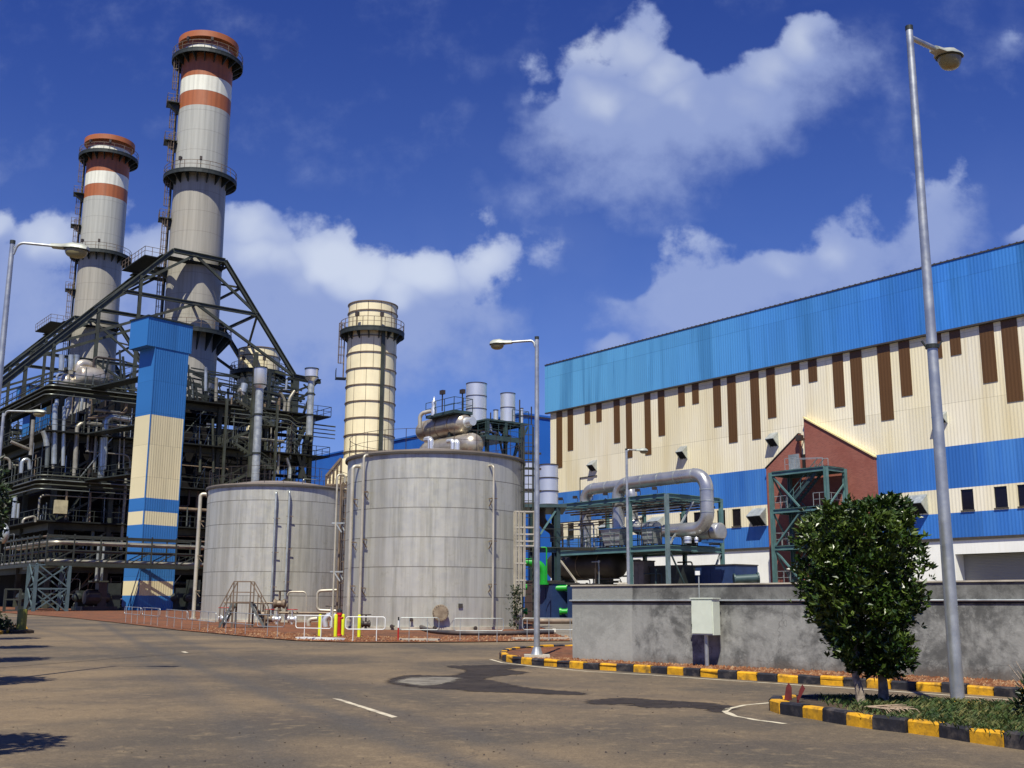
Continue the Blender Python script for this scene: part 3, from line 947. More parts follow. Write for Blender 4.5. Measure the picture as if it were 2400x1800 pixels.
mb = MB(); e1, e2 = WP.pt(sr0, rt[0][1], BO + .12), WP.pt(sr1 - .1, rt[1][1] - .02, BO + .12)
mb.prism([e1 + Z * .01, e2 + Z * .01, e2 + Z * .15, e1 + Z * .15], B * (BO + .05)); mb.build('coping', M['coping'], ann)
mb = MB(); e1, e2 = WP.pt(sl0 + .08, lft[0][1], BO + .08), WP.pt(sl1, lft[1][1], BO + .08)
mb.prism([e1 + Z * .01, e2 + Z * .01, e2 + Z * .1, e1 + Z * .1], B * (BO + .05)); mb.build('coping', M['gutter'], ann)
fl = WP.pt((sl1 + sr0) / 2, hb(650, 310)[1], .7)
mb = MB(); mb.cbox(fl, A, B, .6, .4, .5); mb.beam(fl + Z * .25, WP.pt((sl1 + sr0) / 2, fl.z + .25, .02), .08); mb.build('floodlight', M['dark_pipe'], ann)

# ---- teal steel stair tower in front of the brick
sC = None
TO = BO + 3.0
sC = WP.hit(1943, 1250, TO)[0]; sA = WP.hit(1812.5, 1250, TO)[0]
zt0 = (WP.hit(1812, 1111, TO)[1] + WP.hit(1943, 1097, TO)[1]) / 2
zt1 = (WP.hit(1820, 1198, TO)[1] + WP.hit(1935, 1190, TO)[1]) / 2
zt2 = zt1 - (zt0 - zt1); 
st = thing('stair_tower', 'teal steel stair tower with zigzag flights in front of the red brick', 'stair tower', WP.pt(sC, gz(93), TO))
TB = BO + .35
levels = [zt0, zt1, WP.hit(1822, 1285, TO)[1], WP.hit(1822, 1285, TO)[1] - (zt0 - zt1)]
for s_ in (sC, sA):
    for o_ in (TO, TB):
        MB().ibeam(WP.pt(s_, gz(93), o_), WP.pt(s_, zt0 + .15, o_), .32, .32, .05).build('column', M['teal'], st)
for lz in levels:
    mb = MB()
    mb.ibeam(WP.pt(sC + .16, lz, TO), WP.pt(sA - .16, lz, TO), .22, .38, .04); mb.ibeam(WP.pt(sC + .16, lz, TB), WP.pt(sA - .16, lz, TB), .22, .38, .04)
    mb.ibeam(WP.pt(sC, lz, TO - .17), WP.pt(sC, lz, TB + .17), .22, .34, .04); mb.ibeam(WP.pt(sA, lz, TO - .17), WP.pt(sA, lz, TB + .17), .22, .34, .04)
    mb.build('beam', M['teal'], st)
mid = (sC + sA) / 2
allz = levels + [levels[-1] - (zt0 - zt1)]
for i in range(4):
    a, b = allz[i], allz[i + 1]
    mb = MB()
    if i % 2 == 0: mb.beam(WP.pt(sA - .2, a - .25, TO - .05), WP.pt(mid, b + .25, TO - .05), .14)
    else: mb.beam(WP.pt(mid, a - .25, TO - .05), WP.pt(sA - .2, b + .25, TO - .05), .14)
    mb.build('brace', M['teal'], st); mb = MB()
    mb.beam(WP.pt(sA, a - .2, TO - .2), WP.pt(sA, b + .2, TB + .2), .12)
    mb.build('brace', M['teal'], st); mb = MB()
    mb.beam(WP.pt(sC, b + .2, TO - .2), WP.pt(sC, a - 1.2, TB + .2), .12)
    mb.build('brace', M['teal'], st)
    # flight of steps running along the tower
    mb = MB(); mr = MB()
    n = 14; lo = WP.pt(sA - 1.4, b + .2, TO - .7); hi = WP.pt(sC + 1.0, a, TO - .7)
    if i % 2: lo, hi = WP.pt(sC + 1.0, b + .2, TO - 1.7), WP.pt(sA - 1.4, a, TO - 1.7)
    for k in range(n):
        p = lo.lerp(hi, k / (n - 1)); mb.cbox(p, A, B, .3, .85, .04)
    for o_ in (-.45, .45): mb.beam(lo + B * o_, hi + B * o_, .05, .25)
    fl_ = mb.build('stair_flight', M['teal_dark'], st)
    for o_ in (-.45, .45):
        mr.beam(lo + B * o_ + Z, hi + B * o_ + Z, .05); mr.beam(lo + B * o_ + Z * .5, hi + B * o_ + Z * .5, .04)
        for k in range(0, n, 3):
            p = lo.lerp(hi, k / (n - 1)) + B * o_; mr.beam(p, p + Z, .04)
    mr.build('handrail', M['teal'], fl_)
    mb = MB(); mb.obox(WP.pt(sC + .2, b + .19, TB + .2), A * 1.3, -B * (TO - TB - .4), Z * .05); mb.obox(WP.pt(sA - 1.6, b + .19, TB + .2), A * 1.4, -B * (TO - TB - .4), Z * .05)
    ld = mb.build('landing', M['teal_dark'], st)
    mb = MB(); mb.rail([WP.pt(sA - 1.6, b + .24, TO - .1), WP.pt(sA - .2, b + .24, TO - .1), WP.pt(sA - .2, b + .24, TB + .2)], 1.1, .04, .8); mb.build('handrail', M['galv'], ld); mb = MB(); mb.rail([WP.pt(sC + 1.5, b + .24, TO - .1), WP.pt(sC + .2, b + .24, TO - .1), WP.pt(sC + .2, b + .24, TB + .2)], 1.1, .04, .8)
    mb.build('handrail', M['galv'], ld)
mb = MB(); mb.obox(WP.pt(sC, zt0 + .2, TB), A * (sA - sC), -B * (TO - TB - .1), Z * .06); mb.build('top_deck', M['teal_dark'], st)
mb = MB(); p0 = WP.pt(sl1 + 1.3, doorz0, BO + .3); p1 = WP.pt(sC + .4, zt0 + .25, TO - .5)
lo, hi = WP.pt(sC + 1.6, zt0 + .25, BO + .8), WP.pt(sl1 - .3, doorz0, BO + .8)
for o_ in (-.4, .4): mb.beam(lo + B * o_, hi + B * o_, .05, .22); mb.beam(lo + B * o_ + Z, hi + B * o_ + Z, .05); mb.beam(lo + B * o_, lo + B * o_ + Z, .05); mb.beam(hi + B * o_, hi + B * o_ + Z, .05)
for k in range(10): mb.cbox(lo.lerp(hi, k / 9), A, B, .3, .8, .04)
mb.rail([WP.pt(sl1 - .5, doorz0, BO + 1.2), WP.pt(sA - .2, doorz0, BO + 1.2)], 1.1, .04, .7)
mb.obox(WP.pt(sl1 - .4, doorz0 - .06, BO + .1), A * 2.2, -B * 1.1, Z * .05)
mb.build('upper_stair', M['galv'], st)

# ================================================================== teal pipe rack and ducts
C0 = P(1563, 1200, 85)
RA = Plane(C0, A, -B); RB = Plane(C0, B, -A)
hz = lambda x, y: (1300 + x * .226, 1060 + y * .226)
u1z = RA.hit(*hz(1165, 445))[1]; l1z = RA.hit(*hz(1165, 990))[1]
gzr = gz(85)
aL = RA.hit(1300, 1180)[0]; aM = RA.hit(1476, 1180)[0]; bR = RB.hit(1689, 1180)[0]
rack = thing('pipe_rack', 'teal steel pipe rack with two decks beside the turbine hall', 'pipe rack', C0.xy.to_3d() + Z * gzr)
dp = bR
posts = [(0, 0), (0, dp), (aL, 0), (aL, dp), (aM, -.0), (aM, dp), ((aM + aL) / 2, dp)]
for a_, b_ in posts:
    p = C0 + A * a_ + B * b_; p.z = gzr
    MB().ibeam(p, V((p.x, p.y, u1z + .1)), .27, .27, .05).build('column', M['teal'] if b_ > 0 or a_ > 0 else mat('grey_teal_paint', lin(104, 122, 126), .5), rack)


def rp(a_, b_, z): p = C0 + A * a_ + B * b_; return V((p.x, p.y, z))


for z_, h_ in ((u1z, .42), (l1z, .5)):
    mb = MB()
    mb.ibeam(rp(.15, -.02, z_), rp(aL, -.02, z_), .25, h_ * .85, .05); mb.ibeam(rp(.15, dp, z_), rp(aL, dp, z_), .25, h_ * .85, .05)
    mb.build('long_beam', M['teal'], rack)
    mb = MB()
    for a_ in (0, aM, aL): mb.ibeam(rp(a_, .14, z_), rp(a_, dp - .14, z_), .25, h_ * .8, .05)
    for k in range(1, 8):
        a_ = aL * k / 8; mb.ibeam(rp(a_, .14, z_), rp(a_, dp - .14, z_), .14, h_ * .5, .03)
    mb.build('cross_beam', M['teal'], rack)
    mb = MB()
    for k in range(4):
        a0, a1 = aL * k / 4, aL * (k + 1) / 4
        mb.beam(rp(a0, .2, z_ - .05), rp(a1, dp - .2, z_ - .05), .09); mb.beam(rp(a1, .2, z_ - .05), rp(a0, dp - .2, z_ - .05), .09)
    mb.build('plan_brace', M['teal_dark'], rack)
mb = MB(); mb.obox(rp(.3, .2, l1z + .26), A * (aL - .3), B * (dp - .4), Z * .05); mb.build('deck', M['grating'], rack)
mb = MB()
mb.beam(rp(0, .25, l1z + .3), rp(0, dp * .48, u1z - .3), .13); mb.build('brace', M['galv'], rack)
mb = MB(); mb.beam(rp(0, .25, l1z - .3), rp(0, dp * .5, gzr + .3), .1); mb.build('brace', M['teal_dark'], rack)
mb = MB(); mb.beam(rp(0, dp - .25, l1z - .3), rp(0, dp * .52, gzr + .3), .13); mb.build('brace', M['galv'], rack)
mb = MB(); mb.beam(rp(aL - .3, 0, l1z - .2), rp(aL - 3.2, 0, gzr + 2.4), .12); mb.build('brace', M['pale_pipe'], rack)
mb = MB(); mb.rail([rp(.3, .15, l1z + .3), rp(aL, .15, l1z + .3), rp(aL, dp, l1z + .3)], 1.1, .045, 1.4); mb.build('handrail', M['teal_dark'], rack)
mb = MB(); mb.rail([rp(-.1, .1, l1z + .3), rp(-.1, dp, l1z + .3)], 1.1, .045, 1.4); mb.build('handrail', M['galv'], rack)
for k in range(7):                                   # small floodlights on the top beam
    a_ = aL * (.07 + k * .14)
    mb = MB(); p = rp(a_, -.05, u1z + .22)
    mb.tube([p, p + Z * .3, p + Z * .4 - B * .25], .03, 6); mb.cbox(p + Z * .25 - B * .3, A, B, .32, .25, .22)
    mb.build('floodlight', M['dark_pipe'], rack)

j1, j2 = 1.3, 3.9
D1 = Plane(C0 + B * j1, A, -B); D2 = Plane(C0 + B * j2, A, -B)


def dpt(pl, x, y): s_, z = pl.hit(*hz(x, y)); return s_, z


def duct(pl, s_in, s_out, zt, zb, s_end, z0, r, label, s_low):
    t = thing('air_duct', label, 'duct', pl.pt(s_in, z0))
    mb = MB()
    mb.tube([pl.pt(s_in, z0), pl.pt(s_in, zt), pl.pt(s_out, zt), pl.pt(s_out, zb), pl.pt(s_low, zb)], r, 24, 1.15, nb=8)
    mb.build('duct_run', M['duct'], t, smooth=True)
    # raised joints along the run
    def ring(p, ax):
        m_ = MB(); m_.lathe(p - ax * .03, [(r + .005, 0), (r + .03, .0), (r + .03, .06), (r + .005, .06)], 24, ax, cap=False); return m_
    n = int((s_in - s_out - 2.3) / 1.6)
    for k in range(n + 1):
        ring(pl.pt(s_out + 1.2 + (s_in - s_out - 2.4) * k / n, zt), A).build('joint_band', M['galv'], t, smooth=False)
    for k in range(3):
        ring(pl.pt(s_out, zb + 1.2 + (zt - zb - 2.4) * k / 2), Z).build('joint_band', M['galv'], t)
    return t


s_in1 = dpt(D1, 660, 560)[0]; s_out1 = dpt(D1, 1578, 500)[0]
zt1_ = (dpt(D1, 820, 315)[1] + dpt(D1, 1420, 240)[1]) / 2; zb1_ = dpt(D1, 1400, 800)[1]
sE1 = dpt(D1, 1150, 830)[0]
duct(D1, s_in1, s_out1, zt1_, zb1_, sE1, l1z + 1.7, .52, 'nearer silver duct looping in a big C over the teal rack', sE1)
s_in2 = dpt(D2, 318, 620)[0]; s_out2 = dpt(D2, 800, 520)[0]
zt2_ = dpt(D2, 480, 370)[1]; zb2_ = dpt(D2, 880, 800)[1]
duct(D2, s_in2, s_out2, zt2_, zb2_, dpt(D2, 1010, 800)[0], l1z + .3, .5, 'farther silver duct looping behind the front duct on the teal rack', s_out2 - 3.0)


def hopper(pl, x0, x1, y0, y1, lab, dd=1.4):
    s1, zt = pl.hit(*hz(x0, y0)); s0, _ = pl.hit(*hz(x1, y0)); z0 = l1z + .3
    t = thing('filter_hopper', lab, 'hopper', pl.pt((s0 + s1) / 2, z0))
    w = s1 - s0; c = pl.pt((s0 + s1) / 2, z0)
    mb = MB(); hh = (zt - z0)
    mb.add([c + A * x * w / 2 * k + B * y * dd / 2 * k + Z * (hh * f) for f, k in ((.12, .72), (.95, 1.0)) for x, y in ((-1, -1), (1, -1), (1, 1), (-1, 1))],
           [(3, 2, 1, 0), (4, 5, 6, 7), (0, 1, 5, 4), (1, 2, 6, 5), (2, 3, 7, 6), (3, 0, 4, 7)][::1])
    for k in (.4, .7): mb.beam(c - B * (dd / 2 * (.75 + .28 * k) + .02) - A * w * .45 + Z * hh * k, c - B * (dd / 2 * (.75 + .28 * k) + .02) + A * w * .45 + Z * hh * k, .04)
    mb.beam(c - B * (dd * .39) + Z * hh * .15, c - B * (dd * .52) + Z * hh * .93, .05)
    mb.build('body', M['galv'], t)
    mb = MB(); mb.prism([c - A * (w / 2 + .08) - B * (dd / 2 + .08) + Z * hh * .953, c - A * (w / 2 + .08) + B * (dd / 2 + .08) + Z * hh * .953, c - A * (w / 2 + .08) + B * (dd / 2 + .08) + Z * (hh * .953 + .22), c - A * (w / 2 + .08) - B * (dd / 2 + .08) + Z * (hh * .953 + .06)], A * (w + .16))
    mb.build('lid', M['bluebox'], t)
    mb = MB()
    for x in (-.3, .3):
        for y in (-.3, .3): p = c + A * w * x + B * dd * y; mb.beam(p, p + Z * hh * .12, .1)
    mb.build('leg', M['steel_dark'], t)


hopper(D1, 535, 740, 800, 980, 'grey filter hopper with a blue lid under the front duct')
hopper(D1, 945, 1080, 790, 970, 'narrower grey filter hopper with a blue lid right of the thick teal column', 1.2)

# vessels and machinery beneath and behind the deck
PB = Plane(C0 + B * 2.6, A, -B)


def drum(name, label, cat, c, ax, L, r, m, dome=.35, bands=3, feet=True, group=None, zf=None):
    t = thing(name, label, cat, V((c.x, c.y, c.z - r)), group)
    prof = []
    for k in range(7):
        an = math.pi / 2 * k / 6; prof.append((max(.02, r * math.sin(an)), -L / 2 - r * dome * 2 * math.cos(an) * .8))
    prof += [(r, L / 2 + 0)] + [(max(.02, r * math.cos(math.pi / 2 * k / 6)), L / 2 + r * dome * 1.6 * math.sin(math.pi / 2 * k / 6)) for k in range(1, 7)]
    MB().lathe(c, prof, 32, ax).build('shell', m, t, smooth=True)
    for k in range(bands):
        h = -L / 2 + L * (k + .5) / bands
        MB().lathe(c, [(r + .004, h - .05), (r + .03, h - .05), (r + .03, h + .05), (r + .004, h + .05)], 32, ax, cap=False).build('strap', M['brown_pipe'], t)
    if feet:
        sd = ax.cross(Z).normalized()
        for k in (-.32, .32):
            q = c + ax * (L * k); zz = zf if zf is not None else c.z - r - .5
            MB().obox(V((q.x, q.y, zz)) - sd * r * .7 - ax * .15, sd * r * 1.4, ax * .3, Z * (c.z - r * .75 - zz)).build('saddle', M['steel_dark'], t)
    return t


s0, z0 = PB.hit(*hz(330, 1175)); s1, _ = PB.hit(*hz(20, 1180)); s9, _ = PB.hit(*hz(640, 1170))
drum('cooler_vessel', 'long dark horizontal vessel slung under the teal rack deck', 'pressure vessel', PB.pt((s1 + s9) / 2, z0), A, abs(s1 - s9), 1.15, mat('vessel_dark', lin(66, 60, 54), .5, .4, .3, 1), zf=gzr)
s0, z0 = D2.hit(*hz(1620, 830))
drum('silver_vessel', 'silver horizontal vessel at the right end of the teal rack deck', 'pressure vessel', D2.pt(s0 + .8, z0), A, 3.6, .7, M['duct'], .12, 3, zf=l1z + .3)
# dark blue container, grey boxes under the deck
def boxunit(name, label, cat, pl, x0, x1, y0, y1, d, m, base=None, trim=True, fr=hz):
    s1, zt = pl.hit(*fr(x0, y0)); s0, _ = pl.hit(*fr(x1, y0)); zb = base if base is not None else pl.hit(*fr(x1, y1))[1]
    t = thing(name, label, cat, pl.pt((s0 + s1) / 2, zb))
    MB().obox(pl.pt(s0, zb, 0), pl.d * (s1 - s0), -pl.n * d, Z * (zt - zb)).build('body', m, t)
    if trim:
        mb = MB(); mb.obox(pl.pt(s0 - .05, zt, .05), pl.d * (s1 - s0 + .1), -pl.n * (d + .1), Z * .08); mb.build('top_cover', M['gutter'], t)
        mb = MB()
        n = max(2, int(abs(s1 - s0) / 1.1))
        for k in range(n):
            a_ = s0 + (s1 - s0) * (k + .12) / n; b_ = s0 + (s1 - s0) * (k + .88) / n
            mb.obox(pl.pt(a_, zb + .25, .03), pl.d * (b_ - a_), -pl.n * .028, Z * (zt - zb - .5))
        mb.build('panel', m, t)
    return t


boxunit('equipment_enclosure', 'dark blue steel enclosure at the right foot of the teal rack', 'enclosure', Plane(C0 + B * 3.4, A, -B), 1395, 1870, 1185, 1360, 2.6, M['navy'], gzr)
boxunit('switch_cabinet', 'grey cabinet under the teal rack just right of the front column', 'cabinet', Plane(C0 + B * 1.6, A, -B), 815, 925, 1135, 1360, 1.2, mat('warm_grey', lin(120, 112, 104), .6), gzr)
boxunit('switch_cabinet', 'low black equipment box in the middle under the teal rack', 'cabinet', Plane(C0 + B * 2.0, A, -B), 985, 1330, 1190, 1360, 1.6, M['steel_dark'], gzr)
boxunit('control_cubicle', 'blue slatted cubicle on the teal rack deck under the front duct bend', 'cabinet', D1, 1520, 1655, 905, 985, 1.0, M['bluebox'], l1z + .3)
# upright vessels on the deck, thin pipes
for (x, y0, y1, r, lab) in ((1380, 870, 985, .28, 'silver upright filter pot on the deck below the front duct'), (1470, 880, 980, .14, 'slim silver upright pipe pot right of the thicker pot')):
    s0, zt = D1.hit(*hz(x, y0), .6)
    t = MB(); c = D1.pt(s0, l1z + .31, .6); h = zt - c.z
    t.lathe(c, [(r, 0), (r, h * .85), (r * .8, h * .97), (.03, h)], 16)
    t.lathe(c, [(r + .06, h * .5), (r + .06, h * .56)], 16)
    tag(t.build('filter_pot', M['silver'], smooth=True), lab, 'filter')
for i, (x, y, lab) in enumerate(((80, 690, 'nearest thin pipe bundle over the left half of the deck'),)):
    mb = MB()
    for k in range(3):
        z_ = D1.hit(*hz(250, 700 + k * 25))[1]
        mb.tube([D1.pt(dpt(D1, 0, 0)[0] + .8, z_, -1.2), D1.pt(dpt(D1, 590, 0)[0], z_, -1.2)], .05, 6)
    for a_ in (aL * .95, aL * .72):
        mb.beam(rp(a_, j1 + 1.2, l1z + .3), rp(a_, j1 + 1.2, l1z + 4.6), .08)
    tag(mb.build('thin_pipes', M['dark_pipe']), 'three thin dark pipes running level behind the duct inlets', 'pipework')
# small pipes, valves and supports on and under the rack deck
pr3 = random.Random(8)
for m_, n_ in (('dark_pipe', 34), ('galv', 22), ('teal_dark', 16)):
    mb = MB()
    for k in range(n_):
        a_ = pr3.uniform(.2, aL - .2); b_ = pr3.uniform(.3, dp - .3); r = pr3.uniform(.03, .09)
        if pr3.random() < .5: z0_, z1_ = l1z + .3, l1z + pr3.uniform(.6, 2.6)
        else: z0_, z1_ = gzr, gzr + pr3.uniform(1.2, l1z - gzr - .4)
        if pr3.random() < .5: mb.tube([rp(a_, b_, z0_), rp(a_, b_, z1_), rp(min(aL, a_ + pr3.uniform(.8, 3)), b_, z1_)], r, 6, .2, nb=3)
        else: mb.tube([rp(a_, b_, z0_), rp(a_, b_, z1_)], r, 6)
        if pr3.random() < .35: mb.lathe(rp(a_, b_, z1_), [(r * 2, -.08), (r * 2.6, 0), (r * 2, .1)], 8)
    mb.build('service_line', M[m_], rack)['kind'] = 'stuff'
mb = MB()
for k in range(9):
    z_ = u1z - .35 - .12 * (k % 3); b_ = dp * (.1 + .1 * k); mb.tube([rp(.1, b_, z_), rp(aL, b_, z_)], .05 + .02 * (k % 3), 6)
mb.build('cable_run', M['dark_pipe'], rack)['kind'] = 'stuff'
# green cooling pipes
gp = Plane(C0 - B * 1.0 + A * 4, A, -B)


def gpipe(px, Y, r, label, bend=.5, m='green', flange=True, name='cooling_pipe'):
    pts = [P(u, v, Y) for u, v in px]
    t = thing(name, label, 'pipe', pts[0])
    MB().tube(pts, r, 16, bend).build('pipe_run', M[m], t, smooth=True)
    if flange:
        for p, q in ((pts[0], pts[1]), (pts[-1], pts[-2])):
            d = (q - p).normalized()
            MB().lathe(p, [(r * 1.35, -.08), (r * 1.35, .04)], 16, d).build('flange', M[m], t)
    return t


gpipe([(1228, 1317), (1274, 1321), (1274, 1367)], 66, .23, 'thick bright green elbow pipe right of the big tank', .6)
gpipe([(1297, 1379), (1329, 1378)], 66, .17, 'short bright green pipe behind the left end of the concrete wall', 0)
gpipe([(1314, 1433), (1330, 1433)], 66, .15, 'small green pipe stub low beside the concrete wall', 0)
gpipe([(1226, 1376), (1232, 1376)], 62, .12, 'upper green valve knob beside the caged ladder', 0, name='valve_body')
gpipe([(1226, 1433), (1233, 1433)], 62, .13, 'lower green valve knob beside the caged ladder', 0, name='valve_body')
gpipe([(1281, 1366), (1281, 1283), (1268, 1283)], 64, .04, 'thin bright green bent rod beside the thick elbow pipe', .1, flange=False)
gpipe([(1722, 1358), (1776, 1355)], 84, .32, 'dark green level pipe lying right of the blue enclosure', 0, 'teal_dark')
q0 = P(1700, 1362, 83.6)
for k, u in enumerate((1732, 1762)):
    c = P(u, 1366, 84); t = MB(); t.cbox(V((c.x, c.y, gzr)), A, B, .7, .5, c.z - gzr - .1)
    tag(t.build('pipe_plinth', M['concrete_pad']), ('left', 'right')[k] + ' pale plinth under the dark green level pipe', 'plinth')
gq = Plane(P(1270, 1400, 70), A, -B)
hz4 = lambda x, y: (1180 + x * .2412, 1050 + y * .2412)
boxunit('pump_enclosure', 'dark navy pump housing behind the middle lamp post', 'enclosure', Plane(P(1270, 1400, 66.5), A, -B), 355, 480, 1320, 1640, 2.0, M['navy'], gz(67), fr=hz4)
boxunit('pump_enclosure', 'dark navy pump housing against the left end of the concrete wall', 'enclosure', Plane(P(1270, 1400, 67.5), A, -B), 620, 700, 1330, 1640, 2.0, M['navy'], gz(67), fr=hz4)
boxunit('pump_enclosure', 'brownish machine housing between the big tank and the middle lamp post', 'enclosure', Plane(P(1270, 1400, 68), A, -B), 205, 340, 1300, 1640, 2.0, mat('brown_house', lin(74, 62, 56), .7), gz(67), fr=hz4)
t = MB(); p = P(1305, 1470, 66.3); q = P(1305, 1400, 66.3)
for k in range(3): t.beam(P(1300 + k * 6, 1456, 66.2), P(1300 + k * 6, 1400, 66.2), .1)
for k in range(6): t.beam(P(1299, 1403 + k * 10, 66.2), P(1313, 1403 + k * 10, 66.2), .07)
tag(t.build('support_frame', M['pale_pipe']), 'pale ladder-like pipe support between the two navy housings', 'pipe support')

# big silver silencers beside the ladder, on their own teal frame
def silencer(label, u, v0, v1, Y, r, rings=3, m='silver', cone=False, group=None, name='silencer'):
    a_, b_ = P(u, v0, Y), P(u, v1, Y)
    c = V((b_.x, b_.y, b_.z)); h = a_.z - b_.z
    t = thing(name, label, 'silencer', c, group)
    prof = [(r, 0), (r, h), (r - .05, h), (r - .05, h - .3)]
    if cone: prof = [(r * .35, -r * .7)] + prof
    MB().lathe(c, prof, 28).build('drum', M[m], t, smooth=True)
    for k in range(rings + 1):
        z_ = h * k / rings
        MB().lathe(c, [(r + .003, z_ - .05), (r + .035, z_ - .05), (r + .035, z_ + .02), (r + .003, z_ + .02)], 28, cap=False).build('ring', M['dark_pipe'], t)
    return t


silencer('white silver silencer drum standing just right of the middle lamp post', 1286, 1090, 1183, 72, .62)
silencer('greyer silencer drum half hidden behind the caged ladder', 1241, 1084, 1180, 76, .6)
t = thing('silencer_stand', 'dark teal steel frame carrying the silencer drums by the lamp post', 'steel frame', P(1260, 1440, 72))
zf = P(1286, 1183, 72).z; cF = P(1250, 1183, 71.2); cG = P(1306, 1183, 71.2)
for p in (cF, cG, cF + V((0, 5, 0)), cG + V((0, 5, 0))):
    MB().ibeam(V((p.x, p.y, gz(72))), V((p.x, p.y, zf - .1)), .28, .28, .05).build('column', M['teal_dark'], t)
mb = MB(); mb.obox(V((cF.x - .8, cF.y - .2, zf - .25)), V((cG.x - cF.x + 1.4, 0, 0)), V((0, 5.6, 0)), Z * .2); mb.build('deck', M['teal_dark'], t)
mb = MB(); zl = P(1286, 1290, 72).z
mb.ibeam(V((cF.x, cF.y, zl)), V((cG.x, cG.y, zl)), .2, .35, .04); mb.beam(V((cF.x, cF.y, zl - .2)), V((cG.x, cG.y, gz(72) + .4)), .13); mb.beam(V((cG.x, cG.y, zf - .3)), V((cF.x, cF.y, zl + .3)), .12)
mb.build('beam', M['teal'], t)
mb = MB(); mb.rail([V((cF.x - .5, cF.y - .3, zl + .2)), V((cG.x + 2.5, cG.y - .3, zl + .2))], 1.1, .04, .9); mb.obox(V((cF.x - .5, cF.y - .3, zl + .1)), V((cG.x - cF.x + 3, 0, 0)), V((0, 3, 0)), Z * .06); mb.build('walkway', M['steel_dark'], t)
mb = MB(); mb.tube([P(1268, 1195, 73), P(1268, 1225, 73), P(1300, 1245, 73), P(1300, 1270, 73)], .3, 12, .6); mb.build('outlet_pipe', M['dark_pipe'], t, smooth=True)

# ================================================================== concrete wall and cabinet
wt = P(1342, 1374.7, WL.y).z
wl = thing('concrete_wall', 'weathered grey concrete wall behind the red gravel bed', 'wall', on(WL.x, WL.y))
LW = 19.0
n = 40; mb = MB(); vs = []
tk = .3
bz = lambda p: gz(p.y) - .05
A0 = WL.copy(); A1 = WL + WD * LW
mb.add([V((A0.x, A0.y, bz(A0))), V((A1.x, A1.y, bz(A1))), V((A1.x, A1.y, wt)), V((A0.x, A0.y, wt))] +
       [q - WN * tk for q in (V((A0.x, A0.y, bz(A0))), V((A1.x, A1.y, bz(A1))), V((A1.x, A1.y, wt)), V((A0.x, A0.y, wt)))],
       [(0, 1, 2, 3), (7, 6, 5, 4), (0, 4, 5, 1), (3, 2, 6, 7), (1, 5, 6, 2), (0, 3, 7, 4)])
for_mat = wall_mat()
wo = mb.build('wall_panel', for_mat, wl)
# end return of the wall
mb = MB(); mb.obox(V((A0.x, A0.y, bz(A0))) - WN * (tk + 6), WN * 6, WD * .3, Z * (wt - bz(A0))); mb.build('wall_return', for_mat, wl)
cz = wt - .335
mb = MB()
mb.obox(A0.xy.to_3d() + Z * (wt + .004) - WN * (tk + .02) - WD * .03, WD * (LW + .06), WN * (tk + .05), Z * .03); mb.build('coping', M['concrete_pad'], wl)
mb = MB(); a0 = V((A0.x, A0.y, cz)) + WN * .03 - WD * .06; mb.tube([a0, a0 + WD * LW], .022, 6); mb.build('conduit', M['galv'], wl)
mb = MB(); a0 = V((A0.x, A0.y, cz - .05)) + WN * .004 - WD * .0; mb.obox(a0, WD * LW, WN * .02, Z * .02); mb.build('conduit_strip', M['dark'], wl)  # one unbroken dark strip just below the conduit

cb = G(1690, 1559.5, .11)
tW = (cb - WL).dot(WD); cb = WL + WD * tW + WN * .32
cb = on(cb.x, cb.y, .1)
cab = thing('electrical_cabinet', 'pale green-white electrical cabinet on a thin post before the concrete wall', 'cabinet', cb)
zt_ = P(1690, 1404, cb.y).z; zb_ = P(1690, 1488, cb.y).z
cw, cd = .54, .28
mb = MB(); o = V((cb.x, cb.y, zb_)) - WD * cw / 2 - WN * cd / 2; mb.obox(o, WD * cw, WN * cd, Z * (zt_ - zb_)); mb.build('box', M['cabinet'], cab)
mb = MB(); o = V((cb.x, cb.y, zb_ + .03)) - WD * (cw / 2 - .02) + WN * (cd / 2 + .001); mb.obox(o, WD * (cw - .04), WN * .02, Z * (zt_ - zb_ - .06)); dr = mb.build('door', M['cabinet'], cab)
mb = MB()
for f in (.18, .82): mb.obox(o - WD * .012 + Z * (zt_ - zb_) * f, WD * .012, WN * .03, Z * .06)
mb.build('hinge', M['steel_dark'], dr)
mb = MB(); mb.obox(V((cb.x, cb.y, zt_ + .001)) - WD * (cw / 2 + .02) - WN * (cd / 2 + .02), WD * (cw + .04), WN * (cd + .05), Z * .025); mb.build('lid', M['cabinet'], cab)
MB().tube([cb - Z * .05, V((cb.x, cb.y, zb_))], .045, 12).build('post', M['pole'], cab, smooth=True)
# thin rod with a small lamp on the wall
rw = WL + WD * ((G(1662, 1558, .11) - WL).dot(WD)) + WN * .05
t = thing('marker_rod', 'thin rod with a tiny white lamp clipped to the concrete wall top', 'rod', V((rw.x, rw.y, wt - .4)))
rt_ = P(1663, 1348, rw.y).z
MB().tube([V((rw.x, rw.y, wt - .4)), V((rw.x, rw.y, rt_))], .014, 6).build('rod', M['galv'], t)
MB().cbox(V((rw.x - .03, rw.y, rt_)), V((1, 0, 0)), V((0, 1, 0)), .1, .07, .09).build('lamp', M['white'], t)
mb = MB()
for k in range(5): mb.lathe(P(1452 + k * 3.5, 1371, 27.6 - k * .1) - Z * .02, [(.05, 0), (.06, .04), (.03, .08)], 6)
c_ = P(1462, 1372, WL.y - 1.0)
tag(mb.build('rubble', M['concrete_pad']), 'small heap of pale rubble on top of the concrete wall', 'rubble')

